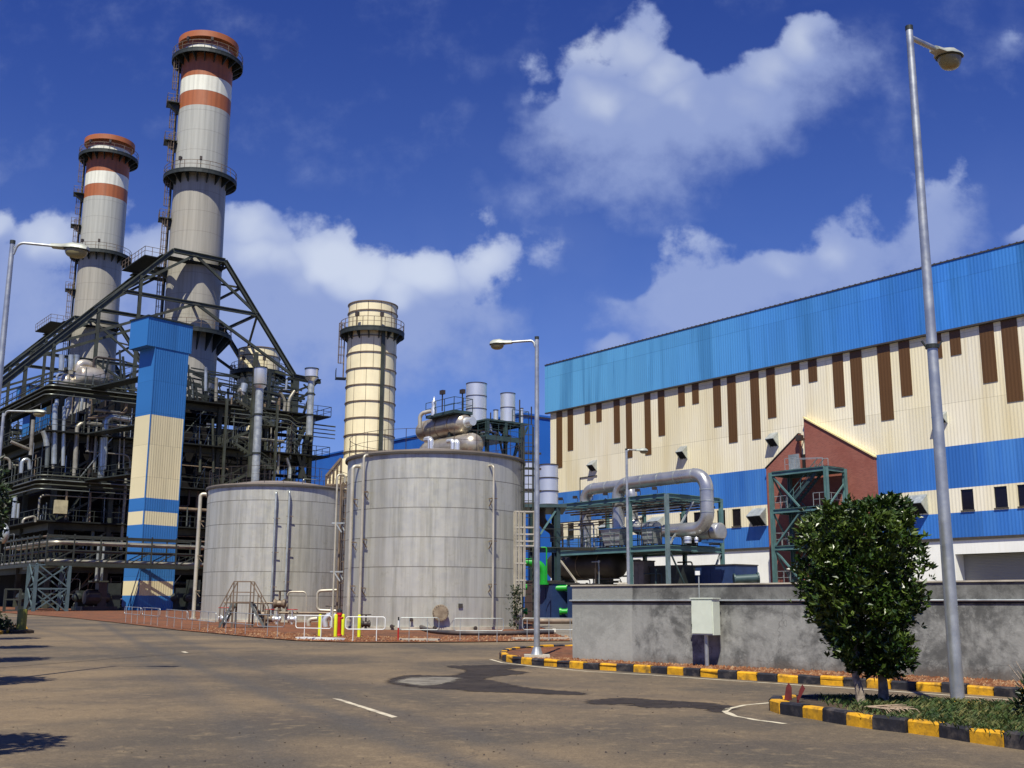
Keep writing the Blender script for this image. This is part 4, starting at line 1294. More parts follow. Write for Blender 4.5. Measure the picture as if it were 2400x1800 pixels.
# ================================================================== street lamps
def luminaire(root, p, d, L=.75, W=.3, H=.24):
    """head with neck, domed top shell and a glass bowl, lying along d from p"""
    sd = d.cross(Z).normalized(); up = sd.cross(d)
    def sec(x, w, zt, zb, n=8): return [p + d * x + sd * (w * math.cos(math.pi * k / n)) + up * (zt * math.sin(math.pi * k / n) + zb) for k in range(n + 1)]
    stations = [(0, .09, .08, -.03), (L * .3, .11, .09, -.03), (L * .38, W * .42, .10, -.03), (L * .55, W * .5, .135, -.03), (L * .85, W * .48, .12, -.03), (L * .97, W * .36, .08, -.03), (L, W * .2, .03, -.03)]
    mb = MB(); rings = [sec(*s_) for s_ in stations]; n = len(rings[0])
    vs = [q for r_ in rings for q in r_]; fs = []
    for i in range(len(rings) - 1):
        for k in range(n): fs.append((i * n + k, (i + 1) * n + k, (i + 1) * n + (k + 1) % n, i * n + (k + 1) % n))
    fs.append(tuple(range(n))); fs.append(tuple((len(rings) - 1) * n + k for k in reversed(range(n))))
    mb.add(vs, fs)
    hd = mb.build('lamp_head', M['lamp_body'], root, smooth=True)
    mb = MB(); c = p + d * (L * .67) - up * .035
    m_, n_ = 6, 16
    vs = []
    for i in range(m_):
        an = math.pi / 2 * i / m_
        for k in range(n_):
            t = 2 * math.pi * k / n_
            vs.append(c + d * (L * .31 * math.cos(t) * math.cos(an) ** .6) + sd * (W * .46 * math.sin(t) * math.cos(an) ** .6) - up * (H * .62 * math.sin(an)))
    vs.append(c - up * H * .62)
    fs = [(i * n_ + k, (i + 1) * n_ + k, (i + 1) * n_ + (k + 1) % n_, i * n_ + (k + 1) % n_) for i in range(m_ - 1) for k in range(n_)]
    fs += [((m_ - 1) * n_ + k, m_ * n_, (m_ - 1) * n_ + (k + 1) % n_) for k in range(n_)] + [tuple(range(n_))]
    mb.add(vs, fs); mb.build('glass_bowl', M['lamp_glass'], hd, smooth=True)
    mb = MB(); mb.tube([c - up * .0 + d * (L * .33 * math.cos(t)) + sd * (W * .5 * math.sin(t)) for t in [2 * math.pi * k / 16 for k in range(17)]], .015, 6); mb.build('bowl_rim', M['steel_dark'], hd)


def street_lamp(label, base, top, r0, r1, arm, collar=None, rise=.0, curve=.45, drop=.35, L=.75, W=.3, H=.24, ar=.03, foot=True, plate=None):
    t = thing('street_lamp', label, 'street lamp', base)
    tp = V((base.x, base.y, top))
    MB().tube([base - Z * .1, base + Z * .0, base.lerp(tp, .5), tp], [r0, r0, (r0 + r1) / 2, r1], 20).build('pole', M['pole'], t, smooth=True)
    MB().lathe(tp, [(r1 + .006, -.06), (r1 + .006, .012)], 16).build('pole_cap', M['steel_dark'], t)
    if foot:
        mb = MB(); mb.lathe(base, [(r0 * 2.0, .0), (r0 * 2.0, .03), (r0 * 1.15, .22)], 16); mb.build('foot_flange', M['pole'], t)
    if plate:
        mb = MB(); mb.cbox(base - Z * .06, V((1, 0, 0)), V((0, 1, 0)), plate, plate, .1); mb.build('footing', M['concrete_pad'], t)
    d = arm.normalized(); al = arm.length
    st = tp - Z * drop + d * r1 * .8
    if curve > 0: pts = [st - Z * curve * .3, st + Z * curve * .55 + d * curve * .25, st + Z * (curve * .55 + rise) + d * al]
    else: pts = [st, st + d * al + Z * rise]
    MB().tube(pts, ar, 10, curve * .8 if curve else 0).build('arm', M['pole'], t, smooth=True)
    e = pts[-1]; dd = (pts[-1] - pts[-2]).normalized()
    luminaire(t, e - dd * .02, dd, L, W, H)
    if collar:
        zc_ = base.lerp(tp, collar); rr = r0 + (r1 - r0) * collar
        mb = MB(); mb.lathe(zc_, [(rr + .025, -.03), (rr + .025, .03)], 16)
        for s_ in (-1, 1): mb.beam(zc_ + V((s_ * (rr + .02), 0, 0)), zc_ + V((s_ * (rr + .08), 0, .09)), .035, .02)
        mb.build('clamp', M['steel_dark'], t)
    return t


def base_from(ub, vb, ut, vt, h):
    g = G(ub, vb, h); q = P(ut, vt, g.y)
    return V(((g.x + q.x) / 2, g.y, gz(g.y) + h)), q.z


b_, zt_ = base_from(2242, 1643, 2133, 63, .13)
LAMP_R = b_
street_lamp('tall silver street lamp with a clamp halfway up, standing in the planted island', b_, zt_, .1, .055, (B * .8 + A * .06), collar=.495, rise=.10, curve=0, drop=.18, L=.80, W=.40, H=.34, ar=.045, foot=False)
b_, zt_ = base_from(1258.5, 1538, 1258, 790, .14)
street_lamp('silver street lamp at the tip of the red gravel bed, arm to the left', b_, zt_, .075, .052, V((-.62, .1, 0)), rise=-.02, curve=.2, drop=.2, L=.58, W=.3, H=.22, ar=.032, plate=.62)
q = P(36, 565, 20.5)
street_lamp('grey street lamp at the left edge, arm reaching right over the pipework', V((q.x - .05, 20.5, gz(20.5))), q.z, .085, .045, V((.72, .05, 0)), rise=-.05, curve=.28, drop=.18, L=.72, W=.32, H=.26, ar=.026)
q = P(9, 965, 46)
street_lamp('small street lamp at the left edge in front of the pipe galleries', V((q.x, 46, gz(46))), q.z, .09, .06, V((.9, .0, 0)), rise=-.02, curve=.25, drop=.1, L=.85, W=.36, H=.3, ar=.04)
q = P(1468, 1052, 48)
street_lamp('slender street lamp rising behind the concrete wall before the silver ducts', V((q.x, 48, gz(48))), q.z, .08, .05, V((.4, .1, 0)), rise=-.0, curve=.12, drop=.1, L=.55, W=.26, H=.18, ar=.03)

# ================================================================== plants
def leaf_cloud(name, m, parent, fn, n, size, up=.3, rosette=5):
    mb = MB()
    for _ in range(n // rosette):
        c, out = fn()
        for k in range(rosette):
            d = (out * .6 + V((rnd.gauss(0, 1), rnd.gauss(0, 1), rnd.gauss(0, 1) + up)) * .6).normalized()
            s_ = size * rnd.choice((rnd.uniform(.45, .9), rnd.uniform(.8, 1.2), rnd.uniform(1.0, 1.5))); w = s_ * .24
            sd = d.cross(V((rnd.gauss(0, 1), rnd.gauss(0, 1), rnd.gauss(0, 1)))).normalized(); nm = sd.cross(d)
            b = c + V((rnd.uniform(-1, 1), rnd.uniform(-1, 1), rnd.uniform(-1, 1))) * size * .25
            v = [b, b + d * s_ * .45 + sd * w + nm * s_ * .08, b + d * s_ - nm * s_ * .05, b + d * s_ * .45 - sd * w + nm * s_ * .08]
            mb.add(v, [(0, 1, 2), (0, 2, 3)])
    return mb.build(name, m, parent)


TB_ = G(2030, 1650, .12); TY = TB_.y
tree = thing('clipped_tree', 'dense dark green clipped tree on two pale trunks in the island', 'tree', on(TB_.x, TY, .12))
cp = lambda x, y: P(1800 + x * .392, 1130 + y * .392, TY)       # from the enlarged view
# outline rows: (y, left x, right x)
rows_ = [(85, 715, 775), (130, 500, 800), (150, 370, 830), (200, 210, 835), (270, 160, 870), (330, 165, 930), (420, 205, 930), (500, 215, 925), (570, 180, 900), (640, 165, 880), (720, 215, 890), (800, 260, 885), (870, 300, 850), (950, 320, 865), (1020, 370, 855), (1080, 420, 855), (1130, 480, 845), (1165, 560, 790)]
prof = []
for y, a, b in rows_:
    p, q = cp(a, y), cp(b, y); prof.append((p.z, (p.x + q.x) / 2, (q.x - p.x) / 2 * .93))
prof.sort()


def tree_prof(z):
    for (z0, c0, r0), (z1, c1, r1) in zip(prof[:-1], prof[1:]):
        if z0 <= z <= z1:
            t = (z - z0) / (z1 - z0 + 1e-6); return c0 + (c1 - c0) * t, r0 + (r1 - r0) * t
    return prof[-1][1:]


import mathutils.noise as mnoise
sprigs = [(rnd.uniform(0, 6.28), rnd.uniform(prof[0][0] + .2, prof[-1][0] - .25), rnd.uniform(.12, .26)) for _ in range(40)]
lumps = [(rnd.uniform(prof[0][0], prof[-1][0]), rnd.uniform(0, 6.28), rnd.uniform(.75, 1.0)) for _ in range(60)]


def tree_pt():
    while True:
        if rnd.random() < .16:              # shoots that stand out of the clipped face
            an, z, sr = rnd.choice(sprigs); cx, r = tree_prof(z); ry = min(r, .95) * .92
            out = V((math.cos(an), math.sin(an), .45)); c = V((cx + math.cos(an) * r * .97, TY + math.sin(an) * ry, z + .05))
            return c + V((rnd.gauss(0, .35), rnd.gauss(0, .35), rnd.gauss(0, .6))) * sr, out
        z = rnd.uniform(prof[0][0], prof[-1][0]); cx, r = tree_prof(z)
        if rnd.random() > r / .95: continue
        an = rnd.uniform(0, 6.2832); k = 1.0
        for lz, la, lk in lumps:
            da = abs((an - la + math.pi) % (2 * math.pi) - math.pi)
            if abs(z - lz) < .16 and da < .38: k = min(k, lk)
        rr = r * k * (rnd.random() ** .3) * (.96 if rnd.random() < .88 else 1.1)
        ry = min(r, .95) * .92
        out = V((math.cos(an), math.sin(an), .15))
        q = V((cx + math.cos(an) * rr, TY + math.sin(an) * rr * ry / max(r, .01), z))
        if mnoise.noise(q * 3.6) < -.3: continue
        return q, out


leaf_cloud('crown', M['leaf'], tree, tree_pt, 28000, .088, .35, 6)


def limb(mb, pts, r0, r1):
    n = len(pts); L = smooth_line([V(p) for p in pts], 2); m_ = len(L)
    mb.tube(L, [r0 + (r1 - r0) * i / (m_ - 1) for i in range(m_)], 9)


b1 = on(*cp(560, 1335).xy, .1); b1 = V((G(2020, 1652, .12).x, TY - .08, gz(TY) + .1)); b2 = V((G(2060, 1645, .12).x, TY + .15, gz(TY) + .1))
t1 = cp(505, 1120); t2 = cp(690, 1120); t1.y += -.05; t2.y += .1
mb = MB(); limb(mb, [b1 + V((.0, -.02, -.1)), b1.lerp(t1, .4) + V((.03, 0, 0)), t1, t1 + V((.1, .1, .6)), t1 + V((.25, .1, 1.5))], .075, .02)
limb(mb, [t1, t1 + V((-.15, -.1, .5)), t1 + V((-.25, .1, 1.2))], .035, .012)
mb.build('trunk', M['bark'], tree, smooth=True)
mb = MB(); limb(mb, [b2 + V((0, 0, -.1)), b2.lerp(t2, .5) + V((.02, 0, 0)), t2, t2 + V((-.02, .1, .8)), t2 + V((.1, .1, 1.7))], .09, .02)
limb(mb, [t2, t2 + V((.2, -.1, .6)), t2 + V((.3, .1, 1.3))], .04, .012)
mb.build('trunk', M['bark'], tree, smooth=True)

# shrub at the right edge
sb = G(2452, 1684, .13)
sh = thing('shrub', 'thin dark green shrub at the right edge of the island', 'shrub', on(sb.x, sb.y, .12))
mb = MB()
for k in range(14):
    an = rnd.uniform(0, 6.28); l = rnd.uniform(.35, .75); o = V((math.cos(an) * .2, math.sin(an) * .2, 0))
    limb(mb, [sh.location + o * .3, sh.location + o + Z * l * .6, sh.location + o * 1.9 + Z * l], .012, .004)
mb.build('stem', M['bark'], sh)


def shrub_pt():
    an = rnd.uniform(0, 6.28); el = rnd.uniform(0, 1.4); r = rnd.random() ** .45
    o = V((math.cos(an) * math.cos(el) * .36, math.sin(an) * math.cos(el) * .36, .1 + math.sin(el) * .5)) * r
    return sh.location + o, o.normalized()


leaf_cloud('crown', M['leaf_dark'], sh, shrub_pt, 1500, .075, .5, 5)

# grass in the island
mb = MB()
gpoly = kb1
k = 0
while k < 7000:
    t = rnd.random(); i = rnd.randrange(len(isl_near) - 3)
    p = V((rnd.uniform(4.2, 9.0), rnd.uniform(10.5, 17.0), 0))
    if not inside(p, gpoly): continue
    if p.x < 4.6 + rnd.uniform(-.3, .5): k += .2; continue
    b = on(p.x, p.y, ISL_H - .05); h = rnd.uniform(.03, .10); a_ = rnd.uniform(0, 6.28); w = .008
    l = V((math.cos(a_), math.sin(a_), 0)); s_ = V((-l.y, l.x, 0)) * w
    mb.add([b - s_, b + s_, b + l * h * .3 + Z * h * .7 + s_ * .6, b + l * h * .9 + Z * h], [(0, 1, 2), (0, 2, 3)]); k += 1
mb.build('grass', M['grass'], kind='stuff')
# dark red stakes, dry twigs, paper
for (pts, dz, lab) in ((((1838, 1641), (1856, 1641), (1855, 1611), (1848, 1600), (1842, 1611)), 0, 'tall dark red pointed plate stuck in the island tip'),
                       (((1868, 1640), (1873, 1641), (1887, 1614), (1880, 1604), (1874, 1616)), .1, 'smaller tilted rusty flag-shaped plate beside the taller one')):
    Y = G(1845, 1645, .15).y + dz; pp = [P(u, v, Y) for u, v in pts]
    t = MB(); t.prism(pp, V((.01, .03, 0))); c = (pp[0] + pp[1]) / 2; t.beam(V((c.x, c.y + .015, gz(Y) + .1)), V((c.x, c.y + .015, c.z + .05)), .02)
    tag(t.build('marker_plate', M['redleaf']), lab, 'marker plate')
mb = MB(); tb = G(2040, 1662, .16)
for k in range(34):
    s_ = V((tb.x + rnd.uniform(-.1, .25), tb.y + rnd.uniform(-.05, .05), gz(tb.y) + ISL_H + .02)); e = s_ + V((rnd.uniform(.1, .45), rnd.uniform(-.75, -.1), 0)); e.z = gz(e.y) + rnd.uniform(.02, .1) + (.15 if e.y > tb.y - .38 else 0)
    m_ = s_.lerp(e, .55) + V((rnd.uniform(-.05, .05), 0, 0)); m_.z = max(m_.z, gz(m_.y) + ISL_H + .03)
    mb.tube([s_, m_, e], [.008, .007, .004], 5)
tag(mb.build('dry_twigs', M['wood']), 'bundle of dry pale twigs spilling over the kerb below the clipped tree', 'twigs')
lp = G(2180, 1722); mb = MB()
pp = [on(lp.x + dx, lp.y + dy, .01 + z_) for dx, dy, z_ in ((0, 0, 0), (.14, -.03, .05), (.2, .06, .01), (.08, .1, .07), (.0, .08, .02))]
mb.add(pp + [sum(pp, V()) / 5 + Z * .05], [(0, 1, 5), (1, 2, 5), (2, 3, 5), (3, 4, 5), (4, 0, 5)])
tag(mb.build('paper_scrap', M['paper']), 'crumpled white paper scrap lying against the island kerb', 'litter')

# row of round trees past the left edge; their shadows fall on the road
proto_tree = None
SUN_AZ, SUN_EL = R(9.0), R(58.0)
sh_dir = V((math.sin(SUN_AZ), math.cos(SUN_AZ), 0)) / math.tan(SUN_EL)
tips = [((110, 1752), 5.4, 1.0), ((165, 1597), 5.4, 1.2), ((178, 1547), 5.4, 1.2), ((150, 1517), 5.4, 1.2), ((120, 1497), 5.4, 1.2), ((100, 1485), 5.4, 1.2)]
labs = ['round verge tree nearest the camera at the left edge', 'second round verge tree along the left edge', 'third round verge tree along the left edge', 'fourth round verge tree along the left edge', 'fifth round verge tree along the left edge', 'farthest round verge tree along the left edge, dark crown showing']


def make_tree(loc, h, lab):
    t = thing('verge_tree', lab, 'tree', loc, 'round trees along the left verge')
    def fn():
        an = rnd.uniform(0, 6.28); el = rnd.uniform(-1.3, 1.5); r = rnd.random() ** .35
        o = V((math.cos(an) * math.cos(el) * .95, math.sin(an) * math.cos(el) * .95, math.sin(el) * 1.25)) * r * rnd.uniform(.85, 1.05)
        return loc + Z * (h - 1.25) + o, o.normalized()
    leaf_cloud('crown', M['leaf_dark'], t, fn, 3600, .15, .3, 4)
    mb = MB(); limb(mb, [loc - Z * .1, loc + Z * (h * .4), loc + V((.05, 0, h * .75))], .09, .03); mb.build('trunk', M['bark'], t, smooth=True)
    return t


for i, ((u, v), h, r_) in enumerate(tips):
    g = G(u, v); p = g - sh_dir * (h - 1.25); p = p - V((r_ * .78 + (.1, .5, .75, .5, .5, .5)[i], 0, 0))
    loc = on(p.x, p.y)
    if i == 0: proto_tree = make_tree(loc, 5.4, labs[0])
    else:
        c = copy_tree(proto_tree); c.location = loc; c['label'] = labs[i]; c.rotation_euler.z = rnd.uniform(0, 6.28)
# olive guard post and dark verge kerb by the left edge
g = G(49, 1478, .1)
t = thing('guard_post', 'stout olive yellow guard post at the left road edge', 'guard post', on(g.x, g.y))
MB().lathe(on(g.x, g.y), [(.19, 0), (.19, .9), (.17, .95), (.03, .97)], 16).build('post', M['olive'], t, smooth=True)
MB().lathe(on(g.x, g.y), [(.5, -.05), (.5, .1), (.42, .14)], 12).build('footing', M['soil'], t)
lv = [G(*p) for p in ((-60, 1500), (-30, 1492), (20, 1484), (62, 1481), (66, 1476), (40, 1472), (-20, 1470), (-80, 1470))]
kerb('kerb', lv, .14, .5, .16, 1)
MB().poly([on(p.x, p.y, .1) for p in lv]).build('planting_bed', M['soil'], kind='structure')


def sb_pt(c, rx, rz):
    def fn():
        an = rnd.uniform(0, 6.28); el = rnd.uniform(0, 1.5); r = rnd.random() ** .4
        o = V((math.cos(an) * math.cos(el) * rx, math.sin(an) * math.cos(el) * rx, math.sin(el) * rz)) * r
        return c + o, o.normalized()
    return fn


for k, (u, v, rx, rz, lab) in enumerate(((16, 1478, .75, .45, 'low dark clipped bush in front of the olive guard post'), (-5, 1474, .9, .8, 'taller dark bush behind the low one at the left edge'))):
    g = G(u - 22, v, .1); t = thing('verge_bush', lab, 'bush', on(g.x, g.y, .1))
    leaf_cloud('crown', M['leaf_dark'], t, sb_pt(t.location.copy(), rx, rz), 1400, .1)

# ================================================================== barriers, posts
def barrier(u0, u1, vt, vl, posts_, vb, lab, m='white', th=.035):
    th *= .44
    vb = vb if isinstance(vb, (list, tuple)) else [vb] * len(posts_)
    gs = [G(u, v) for u, v in zip(posts_, vb)]
    Y0, Y1 = gs[0].y, gs[-1].y
    def at(u, k): t_ = (u - posts_[0]) / max(1, posts_[-1] - posts_[0]); return Y0 + (Y1 - Y0) * t_
    x0 = P(u0, 1450, at(u0, 0)); x1 = P(u1, 1450, at(u1, 0))
    mid_ = (x0 + x1) / 2
    zt = sum(P(u, v, at(u, 0)).z for u, v in ((u0, vt[0]), (u1, vt[1]))) / 2 - gz(mid_.y)
    zl = sum(P(u, v, at(u, 0)).z for u, v in ((u0, vl[0]), (u1, vl[1]))) / 2 - gz(mid_.y)
    t = thing('barrier_rail', lab, 'barrier', on(mid_.x, mid_.y, .03), 'tube barriers along the gravel edge')
    a, b = on(x0.x, x0.y, zl), on(x1.x, x1.y, zl)
    mb = MB(); dz = zt - zl
    mb.tube([a.lerp(b, .5), a, a + Z * dz, b + Z * dz, b, a.lerp(b, .5001)], th, 8, .09)
    mb.build('frame', M[m], t, smooth=True)
    for u, g in zip(posts_, gs):
        q = P(u, 1450, g.y); MB().tube([on(q.x, q.y, -.02), on(q.x, q.y, zt)], th * .9, 8).build('leg', M[m], t, smooth=True)


zx = lambda l: [500 + x * .2034 for x in l]
barrier(811, 903, (1446, 1446), (1475, 1475), zx([1615, 1885]), [1504, 1504.5], 'bright white tube barrier right of the yellow bollards', 'white', .04)
barrier(694, 777, (1442, 1444), (1471, 1474), zx([1055, 1245]), [1501, 1502], 'white tube barrier with two yellow bollards behind it', 'white', .036)
barrier(604, 667, (1441, 1441), (1468, 1469), zx([630, 745]), [1495, 1496], 'grey tube barrier left of the white barriers in front of the smaller tank', 'galv', .03)
barrier(527, 597, (1436, 1437), (1460, 1463), zx([150, 260, 375]), [1485, 1488, 1491], 'tube barrier on three legs before the crossover steps', 'galv', .03)
z3x = lambda l: [x * .3617 for x in l]
barrier(441, 506, (1432, 1434), (1453, 1456), z3x([1247, 1297, 1350]), [1477, 1480, 1483], 'tube barrier before the left part of the smaller tank', 'galv', .03)
barrier(389, 438, (1429, 1431), (1447, 1450), z3x([1085, 1130, 1180]), [1469, 1472, 1475], 'third tube barrier from the left end, right of the blue tower foot', 'galv', .034)
barrier(333, 374, (1424, 1426), (1441, 1444), z3x([935, 980, 1022]), [1464, 1466, 1468], 'second tube barrier from the left end, by the blue tower foot', 'galv', .034)
barrier(291, 329, (1422, 1424), (1438, 1441), z3x([815, 852, 890]), [1460, 1462, 1463], 'tube barrier at the far left end of the row', 'galv', .034)
z4x = lambda l: [700 + x * .3165 for x in l]
barrier(937, 1029, (1447, 1448), (1476, 1476), z4x([820, 955]), [1506, 1506], 'tube barrier in front of the round manhole of the bigger tank', 'galv', .03)
barrier(1064, 1180, (1449, 1450), (1478, 1478), z4x([1197, 1335, 1470]), [1505, 1505, 1505], 'long tube barrier at the right side of the bigger tank', 'galv', .03)
barrier(1225, 1345, (1449, 1449), (1476, 1476), z4x([1692, 1853, 2010]), [1503, 1503, 1503], 'tube barrier behind the middle lamp post', 'galv', .03)
for (u, vt_, vb_, lab) in ((748.6, 1440, 1492, 'leftmost yellow bollard, behind the white barrier'), (785.8, 1440, 1493, 'yellow bollard just left of the red hydrant'), (803, 1439.5, 1489, 'yellow bollard just right of the red hydrant'), (841, 1441, 1493, 'yellow bollard standing apart behind the right white barrier')):
    g = G(u, vb_, .03); h = P(u, vt_, g.y).z - g.z
    t = MB(); t.lathe(g - Z * .02, [(.065, 0), (.065, h - .02), (.055, h + .01), (.02, h + .03)], 14)
    tag(t.build('bollard', M['yellow'], smooth=True), lab, 'bollard', 'yellow bollards by the tanks')
g = G(794, 1491, .03); h = P(793, 1430, g.y).z - g.z
t = thing('fire_hydrant', 'red hydrant post with a dark top between two yellow bollards', 'fire hydrant', g)
MB().lathe(g, [(.12, 0), (.12, .06), (.09, .08), (.085, h * .78), (.11, h * .8), (.1, h * .9)], 14).build('barrel', M['red'], t, smooth=True)
MB().lathe(g + Z * h * .9, [(.1, 0), (.09, h * .12), (.03, h * .16)], 14).build('bonnet', M['steel_dark'], t)
for s_ in (-1, 1): MB().lathe(g + Z * h * .7, [(.045, .05), (.045, .15)], 10, V((s_, -.3, 0))).build('outlet', M['red'], t)
g = G(933, 1502, .03); h = P(933, 1446, g.y).z - g.z
t = thing('marker_post', 'thin marker post, red below and white above, left of the manhole', 'marker post', g)
MB().tube([g, g + Z * h * .55], .028, 8).build('lower_part', M['red'], t)
MB().tube([g + Z * h * .551, g + Z * h * .85], .03, 8).build('upper_part', M['white'], t)
MB().tube([g + Z * h * .851, g + Z * h], .025, 8).build('tip', M['dark'], t)

# ================================================================== storage tanks
M['tank'] = tank_mat(0)
M['tankroof'] = mat('tank_roof', lin(146, 136, 122), .6, .3, .25, .6, dirt=lin(118, 102, 86), dirt_amt=.6)


def tank(label, uc, Yf, R_, v_rim, pipes):
    Yc_ = Yf + R_; q = P(uc, 1400, Yc_)
    base = on(q.x, Yc_, .1)
    t = thing('storage_tank', label, 'storage tank', base)
    H_ = P(uc, v_rim, Yf).z - base.z
    MB().lathe(base, [(R_ + .12, -.3), (R_ + .12, 0.02)], 72).build('footing', M['concrete_pad'], t)
    MB().lathe(base, [(R_, 0.02), (R_, H_)], 96, cap=False).build('shell', M['tank'], t, smooth=True)
    MB().lathe(base, [(R_ + .03, H_ - .05), (R_ + .1, H_ - .05), (R_ + .1, H_ + .06), (R_ - .15, H_ + .07), (R_ * .5, H_ + .42), (.02, H_ + .55)], 72, cap=False).build('roof', M['tankroof'], t, smooth=True)
    MB().lathe(base, [(R_ + .1, H_ - .12), (R_ + .13, H_ - .12), (R_ + .13, H_ - .02), (R_ + .1, H_ - .02)], 72, cap=False).build('rim', M['gutter'], t, smooth=True)
    mb = MB()
    for k in range(48):
        a = 2 * math.pi * k / 48; b = 2 * math.pi * (k + 1) / 48
        p = base + V((math.cos(a), math.sin(a), 0)) * (R_ - .05) + Z * (H_ + .07); q = base + V((math.cos(b), math.sin(b), 0)) * (R_ - .05) + Z * (H_ + .07)
        if k % 2 == 0: mb.beam(p, p + Z * 1.0, .022)
        mb.beam(p + Z * 1.0, q + Z * 1.0, .02); mb.beam(p + Z * .52, q + Z * .52, .015)
    mb.build('roof_railing', M['dark_pipe'], t)

    def surf(u, out=0.0):      # point on the shell seen at column u
        d = ray(u, 1400); d.z = 0; d.normalize(); o = V((0, 0, 0)); c = V((base.x, base.y, 0))
        bq = d.dot(c); disc = bq * bq - (c.length_squared - (R_ + out) ** 2)
        if disc < 0: s_ = bq
        else: s_ = bq - math.sqrt(disc)
        return d * s_
    for (u, vt, vb, r, mm, dirn) in pipes:
        n_ = (surf(u) - V((base.x, base.y, 0))); n_.z = 0; n_.normalize()
        p = surf(u, .32) if dirn != 'side' else surf(u, .0) + n_ * .25
        zt = P(u, vt, p.y).z; zb = max(P(u, vb, p.y).z, base.z)
        mb = MB(); a = V((p.x, p.y, zb)); b = V((p.x, p.y, zt))
        mb.tube([a, b, b - n_ * .36], r, 10, .2)
        po = mb.build('pipe', M[mm], t, smooth=True)
        mb = MB(); k = 0
        sd = n_.cross(Z)
        for f in (.22, .5, .78):
            c = a.lerp(b, f); mb = MB(); mb.beam(c - n_ * .3, c + n_ * .04, .05); mb.beam(c - n_ * .06 - sd * .28, c - n_ * .06 + sd * .1, .045); mb.beam(c - n_ * .3 - Z * .35, c - n_ * .02, .04); mb.build('bracket', M['brown_pipe'], po)
        mb = MB(); mb.lathe(a, [(r * 1.7, -.02), (r * 1.7, .05)], 12); mb.lathe(b - n_ * .33, [(r * 1.8, 0), (r * 1.8, .04)], 12, -n_); mb.build('flange', M[mm], po)
    return t, base, H_, surf


t2, b2_, H2, surf2 = tank('larger-looking nearer storage tank with a round manhole, streaked grey plates', 1016, 51.5, 4.42, 1056,
                          [(843, 1066, 1470, .065, 'pale_pipe', 0), (817, 1092, 1455, .085, 'pale_pipe', 0), (1155, 1090, 1450, .05, 'pale_pipe', 0)])
n0 = (surf2(1032) - V((b2_.x, b2_.y, 0))); n0.normalize(); s0 = surf2(1032); mz = P(1032, 1436, s0.y).z
c = V((s0.x, s0.y, mz))
mh = MB().lathe(c - n0 * .1, [(.27, 0), (.27, .32), (.36, .32), (.36, .37)], 28, n0, cap=False).build('manhole_neck', M['brown_pipe'], t2, smooth=True)
cvr = MB().lathe(c + n0 * .272, [(.37, 0), (.37, .035), (.3, .05)], 28, n0)
sd0 = n0.cross(Z).normalized()
for k in range(20):
    a = 2 * math.pi * k / 20; cvr.lathe(c + n0 * .3 + (sd0 * math.cos(a) + Z * math.sin(a)) * .335, [(.02, 0), (.02, .05)], 6, n0)
cvr.build('manhole_cover', mat('manhole_paint', lin(146, 132, 108), .6, .1, .25, 4, dirt=lin(96, 76, 58), dirt_amt=.6), t2)
rp_ = [(-.62, -.3), (-.62, .05), (-.25, .62), (.25, .62), (.62, .05), (.62, -.3), (.3, -.75), (-.3, -.75)]
mb = MB()
def on_shell(dx, dz, o):
    d = (s0 - V((b2_.x, b2_.y, 0))); an = math.atan2(d.y, d.x) + dx / 4.42
    return V((b2_.x + math.cos(an) * (4.42 + o), b2_.y + math.sin(an) * (4.42 + o), mz + dz))
cc = on_shell(0, 0, .03)
mb.add([on_shell(x, z, .02) for x, z in rp_] + [cc], [(k, (k + 1) % 8, 8) for k in range(8)]); mb.build('reinforcing_plate', M['tank'], t2)
s1 = surf2(1079); n1 = (s1 - V((b2_.x, b2_.y, 0))).normalized(); p = V((s1.x, s1.y, P(1079, 1424, s1.y).z))
MB().obox(p - n1.cross(Z) * .1 + n1 * .03, n1.cross(Z) * .2, n1 * .04, Z * .18).build('name_plate', M['gutter'], t2)
for u, v, r in ((925, 1468, .09), (1020, 1472, .1), (1110, 1472, .09), (967, 1452, .09)):
    s1 = surf2(u); n1 = (s1 - V((b2_.x, b2_.y, 0))).normalized(); p = V((s1.x, s1.y, P(u, v, s1.y).z))
    mb = MB(); mb.lathe(p - n1 * .05, [(r * .6, 0), (r * .6, .25), (r, .25), (r, .3), (.01, .31)], 12, n1); mb.build('nozzle', M['dark_pipe'], t2)

t1_, b1_, H1, surf1 = tank('smaller-looking farther storage tank left of the nearer one, stepped crossover before it', 643, 64.2, 4.25, 1134,
                           [(636, 1152, 1440, .06, 'galv', 0), (668, 1150, 1425, .06, 'galv', 0), (466, 1158, 1450, .11, 'pale_pipe', 'side')])
# valve tree and pipes between the tanks
for (u, vt, vb, Y, r, m_, lab) in ((791, 1112, 1436, 55, .05, 'pale_pipe', 'thin pale standpipe between the two tanks, bent at its top'), (800, 1130, 1440, 56, .05, 'brown_pipe', 'brown standpipe just right of the thin pale one between the tanks')):
    a = P(u, vb, Y); b = P(u, vt, Y)
    t = thing('standpipe', lab, 'pipe', V((a.x, a.y, gz(Y))))
    MB().tube([V((b.x, b.y, gz(Y))), b, b + V((.35, .2, 0)), b + V((.35, .2, -.4))], r, 10, .15).build('pipe_run', M[m_], t, smooth=True)
    mb = MB()
    for v_ in (1226, 1340): q = P(u, v_, Y); mb = MB(); mb.beam(V((b.x - .2, b.y, q.z)), V((b.x + .35, b.y, q.z)), .07); mb.beam(V((b.x + .3, b.y, q.z - .45)), V((b.x, b.y, q.z)), .06); mb.build('bracket', M['galv'], t)
t = thing('access_ladder', 'thin caged ladder in the gap between the two tanks', 'ladder', on(-9.0, 57))
p = P(806, 1450, 56.6); p.z = gz(57); q = V((p.x, p.y, P(806, 1120, 56.6).z))
